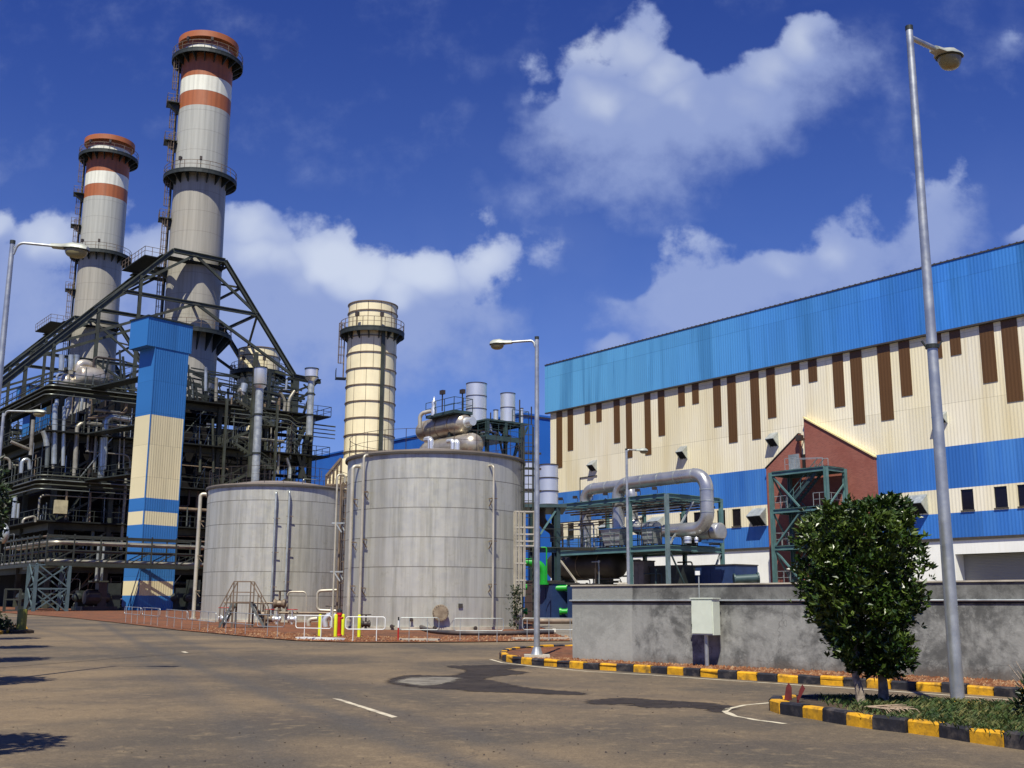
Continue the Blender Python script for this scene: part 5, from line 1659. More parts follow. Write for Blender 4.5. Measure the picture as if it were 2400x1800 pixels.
MB().ladder(p, q, V((1, .2, 0)).normalized(), .45, .025, .35, V((0, -1, 0))).build('ladder', M['brown_pipe'], t)

# caged ladder frame right of the nearer tank
t = thing('cage_ladder', 'tall pale caged ladder frame at the right side of the nearer tank', 'ladder', on(*P(1225, 1450, 53).xy))
mb = MB(); Yl = 53.2
pL = lambda u, v: P(u, v, Yl)
for u, v0, v1 in ((1209, 1197, 1455), (1217, 1197, 1455), (1229, 1197, 1398), (1253, 1197, 1280)):
    a = pL(u, v1); b = pL(u, v0); MB().beam(V((b.x, b.y, max(gz(Yl), a.z) if v1 < 1440 else gz(Yl))), b, .09).build('upright', M['pale_pipe'], t)
mb = MB()
for v in (1199, 1236, 1252, 1268, 1279, 1320, 1360):
    a, b = pL(1206, v), pL(1256 if v < 1285 else 1232, v); b.z = a.z; mb = MB(); mb.beam(a, b, .07); mb.beam(b, b + V((0, .8, 0)), .06); mb.build('hoop', M['pale_pipe'], t)
mb = MB(); a = pL(1213, 1455); a.z = gz(Yl); b = pL(1213, 1199); mb.ladder(a, b, V((1, 0, 0)), .35, .02, .3); mb.build('rung_ladder', M['pale_pipe'], t)
t = thing('roof_ladder', 'upper caged ladder rising past the tank rim beside the middle lamp post', 'ladder', on(*P(1240, 1450, 56).xy))
mb = MB(); a = P(1238, 1195, 55); b = P(1238, 1000, 55); b.x = a.x; mb.ladder(V((a.x, a.y, gz(55))), b, V((1, .1, 0)).normalized(), .5, .026, .4, V((0, -1, 0))); mb.build('ladder', M['steel_frame'], t)
mb = MB()
for v in (1062, 1098, 1150): q = P(1226, v, 55); MB().beam(q, q + V((.9, .2, 0)), .1).build('stand_off', M['dark_pipe'], t)
# creeper at the foot of the ladder
cg = on(*P(1208, 1455, 52.4).xy)
cr = thing('creeper', 'green creeper climbing the foot of the caged ladder', 'plant', cg)
mb = MB(); limb(mb, [cg, cg + V((.1, 0, .6)), cg + V((0, 0, 1.7))], .03, .01); mb.build('stem', M['bark'], cr)
leaf_cloud('foliage', M['leaf_dark'], cr, lambda: (cg + V((rnd.gauss(0, .14), rnd.gauss(0, .1), rnd.uniform(0.15, 2.0))), V((0, -1, .2))), 900, .1)
# hose lying before the tank
hp = [G(u, v, .06) for u, v in ((962, 1462), (975, 1470), (1000, 1480), (1040, 1486), (1120, 1488), (1220, 1487), (1298, 1484))]
hp[0].z += .35; hp[1].z += .1
t = thing('ground_hose', 'thick dark hose running along the gravel at the foot of the nearer tank', 'hose', hp[3])
MB().tube(smooth_line([V((p.x, p.y, p.z + .06)) for p in hp], 2), .095, 10).build('hose', M['hose'], t, smooth=True)
MB().lathe(hp[-1] + Z * .06, [(.13, -.05), (.13, .08)], 12, V((1, 0, 0))).build('coupling', M['pale_pipe'], t)
hp = [G(u, v, .5) for u, v in ((1228, 1452), (1260, 1456), (1345, 1456))]
t = MB(); t.tube([p for p in hp], .12, 10, .3); tag(t.build('low_pipe', M['brown_pipe'], smooth=True), 'low brown pipe behind the barrier right of the nearer tank', 'pipe')
# crossover steps before the farther tank
cx0 = G(565, 1468, .1)
t = thing('crossover_steps', 'small steel crossover with steps up and down over the pipes before the farther tank', 'steps', cx0)
zx0 = lambda u, v: P(u, v, cx0.y)
q0, q1 = zx0(546, 1413), zx0(586, 1413); q1.z = q0.z; e0_, e1_ = zx0(514, 1460), zx0(620, 1460); e0_.z = e1_.z = gz(cx0.y) + .05
D_ = V((0, .7, 0))
mb = MB(); mb.obox(q0, q1 - q0, D_, Z * .06); mb.build('platform', M['brown_pipe'], t)
for a, b in ((e0_, q0), (e1_, q1)):
    mb = MB()
    for o in (V((0, 0, 0)), D_): mb.beam(a + o, b + o, .04, .1)
    for k in range(1, 6): p = a.lerp(b, k / 6); mb.obox(p - V((.1, 0, 0)), V((.2, 0, 0)), D_, Z * .03)
    mb.build('step_flight', M['boiler_galv'], t)
for o in (V((0, 0, 0)), D_):
    mb = MB()
    mb.beam(q0 + o, q0 + o + Z * 1.0, .045); mb.beam(q1 + o, q1 + o + Z * 1.0, .045); mb.beam(q0 + o + Z, q1 + o + Z, .045); mb.beam(q0 + o + Z * .5, q1 + o + Z * .5, .04)
    for a, b in ((e0_, q0), (e1_, q1)):
        mb.beam(a + o + Z * .95, b + o + Z, .045); mb.beam(a + o, a + o + Z * .95, .045); m_ = a.lerp(b, .5); mb.beam(m_ + o, m_ + o + Z * .97, .04)
    mb.build('handrail', M['brown_pipe'], t)
for q in (q0, q1):
    for o in (V((0, 0, 0)), D_): MB().beam(V((q.x, q.y + o.y, gz(q.y))), q + o, .07).build('leg', M['brown_pipe'], t)
# pipework round the tank feet, valves with hand wheels
def run(px, Y, r, m_, lab, bend=.2, seg=10):
    pts = [P(u, v, Y) for u, v in px]
    o = MB().tube(pts, r, seg, bend); return tag(o.build('pipe_run', M[m_], smooth=True), lab, 'pipe')


run([(525, 1412), (672, 1414), (672, 1440)], 62.6, .05, 'brown_pipe', 'level brown pipe at platform height in front of the farther tank')
run([(674, 1432), (674, 1387), (718, 1387), (718, 1440)], 62.4, .045, 'pale_pipe', 'inverted U pipe loop left of the rounded square loop')
run([(790, 1383), (744, 1385), (743, 1430), (792, 1432)], 58.5, .075, 'pale_pipe', 'rounded square pale pipe loop between the tanks')
run([(655, 1436), (792, 1437)], 60.6, .06, 'brown_pipe', 'low level brown pipe running between the tank feet')
run([(724, 1474), (722, 1452), (744, 1450)], 57, .11, 'pale_pipe', 'short pale elbow pipe behind the leftmost yellow bollard', .2)
run([(764, 1478), (760, 1450), (776, 1440)], 56, .14, 'silver', 'shiny silver elbow pipe left of the red hydrant', .25)
run([(612, 1470), (690, 1472)], 60.4, .09, 'brown_pipe', 'thick low pipe before the foot of the farther tank')
vlab = ['valve at the left foot of the crossover', 'valve under the right flight of the crossover', 'tall valve on the brown riser pipe of the farther tank', 'valve low between the tall riser and the U loop', 'valve at the right end of the low level pipe',
        'black drain valve at the foot of the nearer tank left pipe', 'valve halfway between the crossover and the riser pipes', 'valve on the thick low pipe before the farther tank']
for k, (u, v, Y, s_) in enumerate(((524, 1466, 60.5, .3), (616, 1440, 61.5, .3), (655, 1415, 62.0, .36), (684, 1466, 60.3, .26), (776, 1446, 57.0, .28), (857, 1470, 51.0, .22), (630, 1462, 60.5, .26), (648, 1466, 60.2, .24))):
    p = P(u, v, Y); p.z = max(p.z, gz(Y) + .3)
    t = thing('hand_valve', vlab[k], 'valve', V((p.x, p.y, gz(Y))))
    mb = MB(); mb.lathe(p, [(s_ * .3, -s_), (s_ * .75, -s_ * .8), (s_ * .75, -s_ * .7), (s_ * .5, -s_ * .3), (s_ * .55, 0), (s_ * .5, s_ * .3), (s_ * .75, s_ * .7), (s_ * .75, s_ * .8), (s_ * .3, s_)], 12, V((1, .1, 0)))
    mb.tube([p, p + Z * s_ * 1.9], s_ * .16, 8); mb.tube([V((p.x, p.y, gz(Y))), p], s_ * .25, 8)
    mb.build('valve_body', M[('silver', 'brown_pipe', 'brown_pipe', 'silver', 'silver', 'dark_pipe', 'brown_pipe', 'silver')[k]], t, smooth=True)
    c = p + Z * s_ * 1.9; mb = MB(); mb.tube([c + V((math.cos(2 * math.pi * j / 12), math.sin(2 * math.pi * j / 12), 0)) * s_ for j in range(13)], s_ * .1, 6)
    mb.beam(c - V((s_, 0, 0)), c + V((s_, 0, 0)), s_ * .12); mb.beam(c - V((0, s_, 0)), c + V((0, s_, 0)), s_ * .12); mb.build('hand_wheel', M['red' if k % 3 == 0 else 'dark_pipe'], t)

# ================================================================== chimneys
def annulus_platform(root, c, z, r0, r1, brackets=18, rails=True, cone=1.1, name='platform'):
    mb = MB(); mb.lathe(c, [(r0 + .02, z - .16), (r1, z - .16), (r1, z), (r0 + .02, z)], 40, cap=False)
    p = mb.build(name, M['steel_dark'], root)
    mb = MB()
    for k in range(brackets):
        a = 2 * math.pi * k / brackets; d = V((math.cos(a), math.sin(a), 0)); s_ = V((-d.y, d.x, 0)) * .12
        o = c + d * (r0 + .01)
        mb.prism([o + Z * (z - .17) - s_ / 2, c + d * (r1 - .03) + Z * (z - .17) - s_ / 2, c + d * (r1 - .03) + Z * (z - .5) - s_ / 2, o + Z * (z - .17 - cone) - s_ / 2], s_)
    # ring beam under the deck
    mb.lathe(c, [(r1 - .12, z - .6), (r1 - .02, z - .6), (r1 - .02, z - .17), (r1 - .12, z - .17)], 40, cap=False)
    mb.build('bracket', M['steel_dark'], p)
    if rails:
        mb = MB(); n = 36
        for k in range(n):
            a = 2 * math.pi * k / n; b = 2 * math.pi * (k + 1) / n
            q0 = c + V((math.cos(a), math.sin(a), 0)) * (r1 - .08) + Z * z; q1 = c + V((math.cos(b), math.sin(b), 0)) * (r1 - .08) + Z * z
            if k % 2 == 0: mb.beam(q0, q0 + Z * 1.15, .06)
            mb.beam(q0 + Z * 1.15, q1 + Z * 1.15, .06); mb.beam(q0 + Z * .6, q1 + Z * .6, .05)
        mb.build('railing', M['brown_pipe'], p)
    return p


CH = V((-44.9, 150.0, gz(150)))
Yf = 150 - 3.4
zc = lambda v, u=462, Y=Yf: P(u, v, Y).z - CH.z
ORG = lin(168, 98, 56); WHT = lin(232, 232, 214); GRY = lin(190, 192, 188)
zcap_t = P(474, 72, 150 - 4.0).z - CH.z; zcap_b = zc(90); zpl = zc(122); 
M['stack'] = ring_mat('chimney_paint', [(-5, lin(166, 162, 148)), (zc(400), lin(176, 177, 167)), (zc(246), ORG), (zc(211), WHT), (zc(176), ORG), (zc(122), WHT), (zc(104), ORG)], .28)
ch = thing('chimney', 'taller-looking nearer chimney, grey with orange and white bands and a flared orange cap', 'chimney', CH)
MB().lathe(CH, [(3.72, -1), (3.72, zc(640)), (3.62, zc(430)), (3.62, zcap_b + .4)], 64, cap=False).build('shaft', M['stack'], ch, smooth=True)
M['cap'] = mat('orange_cap', ORG, .55, 0, .12, .5, streak=.15)
MB().lathe(CH, [(3.63, zcap_b + .02), (4.27, zcap_b), (4.27, zcap_t), (3.8, zcap_t + .01), (3.4, zcap_t - 1.5)], 64, cap=False).build('cap', M['cap'], ch, smooth=True)
MB().lathe(CH, [(3.4, zcap_t - 1.6), (.05, zcap_t - 1.65)], 32, cap=False).build('flue_floor', M['dark'], ch)
annulus_platform(ch, CH, zpl, 3.62, 5.05, 18, cone=1.3)
annulus_platform(ch, CH, zc(402), 3.63, 5.1, 18, cone=1.4)
pl3 = annulus_platform(ch, CH, zc(772), 3.73, 5.6, 18, cone=2.6)
# square deck at the head of the steel frame
zq = zc(622)
lx = (-(B) * .9 - A * .15).normalized(); ly = V((lx.y, -lx.x, 0))
ldir = V((-.93, -.37, 0)).normalized(); lsd = V((-ldir.y, ldir.x, 0))
segs = [zc(780), zq, zc(505), zc(402), zc(322), zc(232), zpl]
for i, (za, zb) in enumerate(zip(segs[:-1], segs[1:])):
    r = 3.72 if i < 2 else 3.62
    o = CH + ldir * (r + .45) + lsd * (.7 if i % 2 else -.1)
    MB().ladder(o + Z * za, o + Z * (zb + .9), lsd, .5, .05, .6, ldir).build('ladder', M['brown_pipe'], ch)
    if 0 < i < 6 and i != 3:
        mb = MB(); c = CH + ldir * (r + .75) + Z * za; mb.obox(c - ldir * .75 - lsd * 1.3 - Z * .1, ldir * 1.7, lsd * 2.4, Z * .1)
        mb.prism([CH + ldir * r + Z * (za - 1.3) - lsd * .7, CH + ldir * r + Z * (za - .11) - lsd * .7, CH + ldir * (r + 1.5) + Z * (za - .11) - lsd * .7], lsd * 1.2)
        o_ = mb.build('rest_platform', M['steel_dark'], ch)
        mb = MB(); mb.rail([c - lsd * 1.25 - ldir * .6, c - lsd * 1.25 + ldir * .9, c + lsd * 1.05 + ldir * .9, c + lsd * 1.05 - ldir * .6], 1.15, .05, .8); mb.build('railing', M['brown_pipe'], o_)
MB().tube([CH + ldir * 3.9 - lsd * 1.0 + Z * zc(780), CH + ldir * 3.9 - lsd * 1.0 + Z * (zpl - .8)], .16, 8).build('cable_duct', M['steel_frame'], ch)
for k, (an, z_) in enumerate(((-1.9, zpl), (-1.2, zpl), (-1.9, zc(402)), (-1.3, zc(402)))):
    d = V((math.cos(an), math.sin(an), 0)); p = CH + d * 4.9 + Z * z_
    mb = MB(); mb.beam(p, p + Z * 1.2, .08); mb.cbox(p + Z * 1.2, d, V((-d.y, d.x, 0)), .4, .35, .5); mb.build('beacon', M['dark_pipe'], ch)

# bypass stack, cream with dark stiffening rings
CS = V((P(869, 900, 134).x, 134.0, gz(134)))
Yb = 134 - 3
zs = lambda v, u=869: P(u, v, Yb).z - CS.z
M['creamstack'] = mat('cream_paint', (.86, .77, .49, 1), .5, 0, .1, .25, streak=.2, dirt=(.6, .46, .24, 1))
cs = thing('bypass_stack', 'cream round stack with dark rings rising behind the nearer tank', 'exhaust stack', CS)
ztop = zs(703)
MB().lathe(CS, [(3.02, 0), (3.02, ztop), (2.85, ztop), (2.85, ztop - 2)], 56, cap=False).build('shaft', M['creamstack'], cs, smooth=True)
MB().lathe(CS, [(2.85, ztop - 2.0), (.02, ztop - 2.02)], 32, cap=False).build('flue_floor', M['dark'], cs)
mb_l = [ztop, zs(724)]; z = zs(784)
while z > 6: mb_l.append(z); z -= 2.02
for z_ in mb_l: MB().lathe(CS, [(3.025, z_ - .12), (3.13, z_ - .12), (3.13, z_), (3.025, z_)], 56, cap=False).build('stiffening_ring', M['brown_pipe'], cs, smooth=False)
annulus_platform(cs, CS, zs(766), 3.03, 4.0, 16, cone=1.2)
mb = MB()
for k in range(12):
    a = 2 * math.pi * k / 12 + .2; d = V((math.cos(a), math.sin(a), 0)); z0_, z1_ = zs(862), zs(784)
    mb.beam(CS + d * 3.03 + Z * z0_, CS + d * 3.03 + Z * z1_, .035)
    d = V((math.cos(a + .26), math.sin(a + .26), 0)); mb.beam(CS + d * 3.03 + Z * 6, CS + d * 3.03 + Z * z0_, .035)
    mb.beam(CS + d * 3.03 + Z * (ztop), CS + d * 3.03 + Z * zs(760), .05)
mb.build('seam', M['brown_pipe'], cs)
a = -1.0; d = V((math.cos(a), math.sin(a), 0)); s_ = V((-d.y, d.x, 0))
mb = MB(); mb.beam(CS + d * 3.15 + Z * 5, CS + d * 3.15 + Z * zs(772), .5, .14); mb.build('shadow_strip', M['steel_frame'], cs)  # added upright strip standing in for a shadow line down the shaft
d = V((-.97, -.2, 0)).normalized(); s_ = V((-d.y, d.x, 0))
mb = MB(); o = CS + d * 3.4; mb.ladder(o + Z * zs(880), o + Z * (zs(766) + 1), s_, .5, .05, .5, d); mb.build('ladder', M['brown_pipe'], cs)
mb = MB(); c = CS + d * 3.5 + Z * zs(880); mb.obox(c - s_ * .7 - d * .45, s_ * 1.4, d * 1.3, Z * .1); mb.rail([c - s_ * .7 + d * .8, c + s_ * .7 + d * .8], 1.2, .05, .7); mb.build('rest_platform', M['steel_dark'], cs)
for a in (-1.95, -1.15):
    d = V((math.cos(a), math.sin(a), 0)); p = CS + d * 3.85 + Z * zs(766); mb = MB(); mb.beam(p, p + Z * 1.3, .08); mb.cbox(p + Z * 1.2, d, V((-d.y, d.x, 0)), .4, .4, .5); mb.build('beacon', M['dark_pipe'], cs)
# cream hipped duct hood at its foot
hzz = lambda u, v: P(u, v, 128)
dh = thing('duct_hood', 'small cream sloping duct hood left of the cream stack foot', 'duct', V((hzz(790, 1200).x, 128, gz(128))))
w0, w1, e1, e0 = hzz(764, 1136), hzz(820, 1136), hzz(820, 1070), hzz(800, 1076)
MB().prism([V((w0.x, 128, gz(128))), V((w1.x, 128, gz(128))), e1, e0, w0 + Z * 1.0], V((0, 6, 0))).build('hood', M['creamstack'], dh)
mb = MB()
for k in range(5): p = w0.lerp(e0, k / 4) + Z * (1.0 if k == 0 else 1 - k * .25); mb.beam(V((p.x, 127.9, gz(128) + 4)), V((p.x, 127.9, p.z + .1)), .16)
mb.beam(w0 + Z + V((0, -.1, 0)), e0 + V((0, -.1, .1)), .25); mb.beam(hzz(764, 1136) - V((0, .1, 0)), hzz(820, 1136) - V((0, .1, 0)), .2); mb.build('stiffener', M['brown_pipe'], dh)

# ================================================================== long blue shed behind
SC = P(1222, 973, 146)
SA = Plane(SC, A, -B); SB = Plane(SC, B, -A)
M['shedblue'] = clad('shed_cladding', lin(36, 96, 182), A, .4, lin(42, 104, 190), panel=.06, streak=.1, depth=.03)
shed = thing('blue_shed', 'long plain blue shed behind the tanks and vessels', 'industrial building', SC.xy.to_3d() + Z * gz(146))
zl_ = SA.hit(800, 1061)[1]; zr_ = SC.z; aE = SA.hit(612, 1100)[0]; zt_s = (zl_ + SA.hit(985, 1019)[1] + zr_) / 3
g_ = gz(150)
mb = MB(); mb.obox(SA.pt(0, g_, 0), A * aE, B * .3, Z * (zt_s - g_)); mb.obox(SA.pt(aE - .3, g_, -.31), A * .3, B * 26, Z * (zt_s - g_)); mb.build('long_wall', M['shedblue'], shed)
mb = MB(); p0 = SA.pt(0, g_, -.31); mb.prism([p0, p0 + B * 26, p0 + B * 26 + Z * (zt_s - g_ - .2), p0 + Z * (zt_s - g_ - .2)], A * .3); mb.build('end_wall', M['shedblue'], shed)
mb = MB(); mb.obox(SA.pt(-.2, zt_s + .003, .2), A * (aE + .4), B * 27, Z * .25); mb.build('roof', M['shedblue'], shed)

# ================================================================== vessel platform behind the nearer tank
YV = 105.0
vp = thing('vessel_platform', 'dark teal steel platform with braces carrying silencers behind the nearer tank', 'steel platform', on(P(1140, 1000, YV).x, YV))
zb2 = lambda x, y: (930 + x * .1808, 850 + y * .1808)
pc = P(*zb2(1170, 720), YV); VA = Plane(pc, A, -B); VB = Plane(pc, B, -A)
zd = pc.z
eL = VA.hit(*zb2(985, 770))[0]; eR = VB.hit(*zb2(1710, 815))[0]


def vq(a_, b_, z): return V((pc.x + A.x * a_ + B.x * b_, pc.y + A.y * a_ + B.y * b_, z))


mb = MB(); mb.obox(vq(0, 0, zd - .16), A * (eL + 6), B * eR, Z * .16)
for k in range(1, 6): mb.ibeam(vq(0.2, eR * k / 6, zd - .3), vq(eL + 6, eR * k / 6, zd - .3), .16, .28)
mb.build('deck', M['teal_dark'], vp)
zl2 = VB.hit(*zb2(1300, 960))[1]
mb = MB(); mb.obox(vq(-.6, -.5, zl2 - .15), A * (eL + 4), B * (eR * .8), Z * .15); mb.beam(vq(-.6, -.5, zl2 - .3), vq(-.6, eR * .75, zl2 - .3), .25, .35); mb.build('lower_deck', M['teal_dark'], vp)
for a_, b_ in ((.1, .1), (.1, eR * .45), (eL + 5, .1), (eL + 5, eR * .9), (.1, eR * .82)):
    MB().ibeam(vq(a_, b_, gz(YV)), vq(a_, b_, zd - .21), .3, .3, .05).build('column', M['teal_dark'], vp)
mb = MB(); mb.beam(vq(0, eR * .98, zd - .3), vq(0, eR * .45, zl2 - 3.6), .16); mb.beam(vq(0, eR * .3, zl2 - .3), vq(0, eR * .55, zl2 - 4.5), .16); mb.beam(vq(0, eR * .72, zl2 - .3), vq(0, eR * .5, zl2 - 4.5), .16); mb.beam(vq(0, eR * .7, zl2 - .3), vq(0, eR * 1.1, zl2 - 5), .14)
mb.build('brace', M['teal_dark'], vp)
mb = MB(); mb.rail([vq(eL, -.4, zl2), vq(-.5, -.4, zl2), vq(-.5, eR * .75, zl2)], 1.2, .05, 1.3); mb.build('railing', M['teal_dark'], vp)
mb = MB(); mb.rail([vq(.0, eR * .6, zd), vq(0, eR, zd), vq(3, eR, zd)], 1.2, .05, 1.3); mb.build('railing', M['teal_dark'], vp)
for k in range(9):
    a_ = rnd.uniform(.5, eL + 3); b_ = rnd.uniform(.4, eR * .85); z1_ = zd - .4; z0_ = zl2
    MB().tube([vq(a_, b_, z1_), vq(a_, b_, (z0_ + z1_) / 2), vq(a_ + rnd.uniform(-1, 1), b_ + rnd.uniform(-1, 1), (z0_ + z1_) / 2), vq(a_ + .8, b_ + .5, z0_)], rnd.uniform(.06, .16), 8, .3).build('pipe', M[rnd.choice(['silver', 'dark_pipe', 'dark_pipe', 'pale_pipe'])], vp, smooth=True)
upz = zd
silencer('tallest bright silver silencer with three rings behind the nearer tank', 1116, 900, 990, YV + 3, 1.02, 3)
silencer('second bright silver silencer, right of the tallest one on the vessel platform', 1190, 923, 990, YV + 4, .74, 2)
silencer('small silver vent drum between the two large silencers', 1162, 961, 987, YV + 4.5, .24, 1)
silencer('thin silver vent pipe at the right end of the vessel platform', 1222, 957, 992, YV + 4, .17, 2)
for (u, v0, v1, lab) in ((1218, 937, 990, 'thin dark rod beside the thin silver vent pipe'), (1245.5, 953, 983, 'thin dark rod at the far right end of the vessel platform'), (1150, 967, 985, 'short dark rod between the large silencers')):
    a, b = P(u, v1, YV + 3.5), P(u, v0, YV + 3.5); t = MB(); t.beam(V((b.x, b.y, a.z - .5)), b, .09); tag(t.build('lightning_rod', M['dark_pipe']), lab, 'rod')
# upper and lower drums
rc = P(*zb2(860, 785), YV + .5); lc = None
DA = Plane(rc, A, -B); sLd, zLd = DA.hit(*zb2(360, 875))
dz_ = (zLd + rc.z) / 2
dr1 = drum('deaerator_drum', 'large rust-streaked silver horizontal drum above the nearer tank', 'pressure vessel', rc + A * (sLd / 2), A, sLd - .4, 1.06, M['drum'], .55, 3, zf=rc.z - 2.2)
MB().lathe(rc - A * 1.6, [(.42, 0), (.42, .9), (.5, .9), (.5, 1.0)], 20, A).build('manway', M['silver'], dr1, smooth=True)
lc = P(*zb2(1010, 1060), YV - 1.5)
drum('storage_drum', 'lower beige silver drum with a domed end just above the tank rim', 'pressure vessel', lc + A * 4.0, A, 7.0, 1.15, M['drum'], .6, 2, zf=lc.z - 2.2)
# deck over the drum
tz = P(*zb2(740, 605), YV - .8); TA = Plane(tz, A, -B); eT = TA.hit(*zb2(375, 700))[0]; TBp = Plane(tz, B, -A); eU = TBp.hit(*zb2(985, 655))[0]
def tq(a_, b_, z): return V((tz.x + A.x * a_ + B.x * b_, tz.y + A.y * a_ + B.y * b_, z))
dk = thing('drum_walkway', 'dark teal walkway with railing above the large drum', 'walkway', V((tz.x, tz.y, tz.z - .3)))
mb = MB(); mb.obox(tq(0, 0, tz.z - .28), A * eT, B * eU, Z * .28); mb.build('deck', M['teal_dark'], dk)
mb = MB(); mb.rail([tq(eT, 0, tz.z), tq(.05, .05, tz.z), tq(.05, eU, tz.z)], 1.25, .05, 1.4); mb.rail([tq(eT, eU, tz.z), tq(.05, eU, tz.z)], 1.25, .05, 1.4); mb.build('railing', M['teal_dark'], dk)
mb = MB()
for a_ in (.3, eT * .5, eT - .3):
    for b_ in (eU - .15,): mb.beam(tq(a_, b_, tz.z - 4.5), tq(a_, b_, tz.z - .28), .14)
mb.build('column', M['teal_dark'], dk)
for (u, v, lab) in ((1037, 922, 'left floodlight on a pole above the large drum'), (1084, 920, 'right floodlight on a pole beside the tallest silencer')):
    p = P(u, v, YV + .2); t = thing('floodlight', lab, 'floodlight', V((p.x, p.y, tz.z)))
    MB().beam(V((p.x, p.y, tz.z)), p, .09).build('pole', M['dark_pipe'], t); MB().cbox(p - Z * .1, A, B, .5, .35, .4).build('lamp_head', M['dark_pipe'], t)
p = P(1017, 965, YV + 2.2); h = P(1017, 934, YV + 2.2).z - p.z
t = thing('vent_bottle', 'small white bottle-shaped vent above the left end of the large drum', 'vent', p)
MB().lathe(p - Z * .4, [(.28, 0), (.28, h * .55), (.2, h * .7), (.24, h * .85), (.24, h * 1.05), (.1, h * 1.2), (.05, h * 1.45)], 16).build('vent_body', M['silver'], t, smooth=True)
pp = [P(*zb2(300, 850), YV + 3), P(*zb2(300, 660), YV + 3), P(*zb2(460, 625), YV + 2.5)]
t = MB(); t.tube(pp, .2, 10, .5); tag(t.build('vent_pipe', M['pale_pipe'], smooth=True), 'bent pale pipe at the left end of the large drum', 'pipe')
for k, (x, y, lab) in enumerate(((440, 1030, 'left short silver stub pipe on the tank roof edge below the drum'), (730, 1050, 'silver stub cluster pipe below the middle of the large drum'), (790, 1050, 'right short silver stub pipe beside the lower drum'))):
    p = P(*zb2(x, y + 60), YV - 3); q = P(*zb2(x, y - 40), YV - 3); t = MB(); t.tube([p - Z * 3, q, q + A * .8], .3 - .05 * k, 12, .3); tag(t.build('stub_pipe', M['silver'], smooth=True), lab, 'pipe')

# ================================================================== boiler block with the leaning steel frame
Q = P(148, 907, 118); Q.z = 0
gq_ = gz(120)
LEN, DEP = 30.5, 34.0
z_top = P(148, 907, 118).z                 # upper gallery
QF = Plane(Q, B, -A)                       # long front face
z_mid = P(100, 1120, 116.5).z


def bq(i, j, z): return V((Q.x + B.x * i + A.x * j, Q.y + B.y * i + A.y * j, z))


bl = thing('boiler_house', 'nearer open boiler house, dark steel galleries and pipes under a leaning frame', 'boiler house', bq(0, 0, gq_))
LV = [gq_ + 4.6, (gq_ + 4.6 + z_mid) / 2, z_mid, (z_mid + z_top) / 2, z_top]
# inner casing in stacked blocks, coloured near-black for the shade behind the galleries
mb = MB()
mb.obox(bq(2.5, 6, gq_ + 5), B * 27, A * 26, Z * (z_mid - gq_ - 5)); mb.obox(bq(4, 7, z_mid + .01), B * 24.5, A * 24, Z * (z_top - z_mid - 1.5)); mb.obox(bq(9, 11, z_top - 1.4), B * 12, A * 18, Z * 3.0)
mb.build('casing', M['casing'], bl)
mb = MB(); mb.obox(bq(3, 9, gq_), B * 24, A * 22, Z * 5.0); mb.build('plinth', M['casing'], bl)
for i in (0, 6, 12, 18, 24, 30):
    for j in (0, 11, 22, 33):
        if j in (11, 22) and 0 < i < 30: continue
        MB().ibeam(bq(i, j, gq_), bq(i, j, z_top), .5, .5, .07).build('column', M['steel_frame'], bl)
for z in LV:
    mb = MB()
    for j in (0, 33): mb.ibeam(bq(0, j, z - .5), bq(30, j, z - .5), .3, .7, .06)
    for i in (0, 30): mb.ibeam(bq(i, 0, z - .5), bq(i, 33, z - .5), .3, .7, .06)
    mb.build('floor_beam', M['steel_frame'], bl)
    w = 1.8
    mb = MB(); mb.obox(bq(-w, -w, z - .14), B * (30 + 2 * w), A * (w + 2.2), Z * .14); mb.obox(bq(-w, 2.21 - .0, z - .14), B * (w + 2), A * 30, Z * .14); mb.obox(bq(30 - 1, 2.21, z - .14), B * (w + 1), A * 30, Z * .14)
    g_o = mb.build('gallery', M['grating'], bl)
    mb = MB(); mb.rail([bq(-w, 31, z), bq(-w, -w, z), bq(30 + w, -w, z), bq(30 + w, 31, z)], 1.15, .06, 1.9); mb.build('railing', M['rail_dark'], g_o)
# bundles of pipes along the outer edge at the two strong levels
for z, o, rs in ((z_top, 2.1, (.09, .07, .07, .06)), (z_mid, 2.3, (.1, .08, .08, .07))):
    for k, r in enumerate(rs):
        zz = z + .15 - k * .48
        MB().tube([bq(-o - k * .05, 30, zz), bq(-o - k * .05, -o, zz), bq(11.5 if z == z_top else 12, -o, zz)], r, 8, 1.0).build('edge_pipe', M['boiler_galv' if k % 2 else 'steel_frame'], bl, smooth=True)
    for k, r in enumerate(rs):
        zz = z - .6 - k * .5
        MB().tube([bq(18.5, -o, zz), bq(26, -o, zz), bq(27, -o, zz - .7), bq(32.3, -o, zz - .7)], r, 8, .4).build('edge_pipe', M['boiler_galv' if k % 2 else 'steel_frame'], bl, smooth=True)
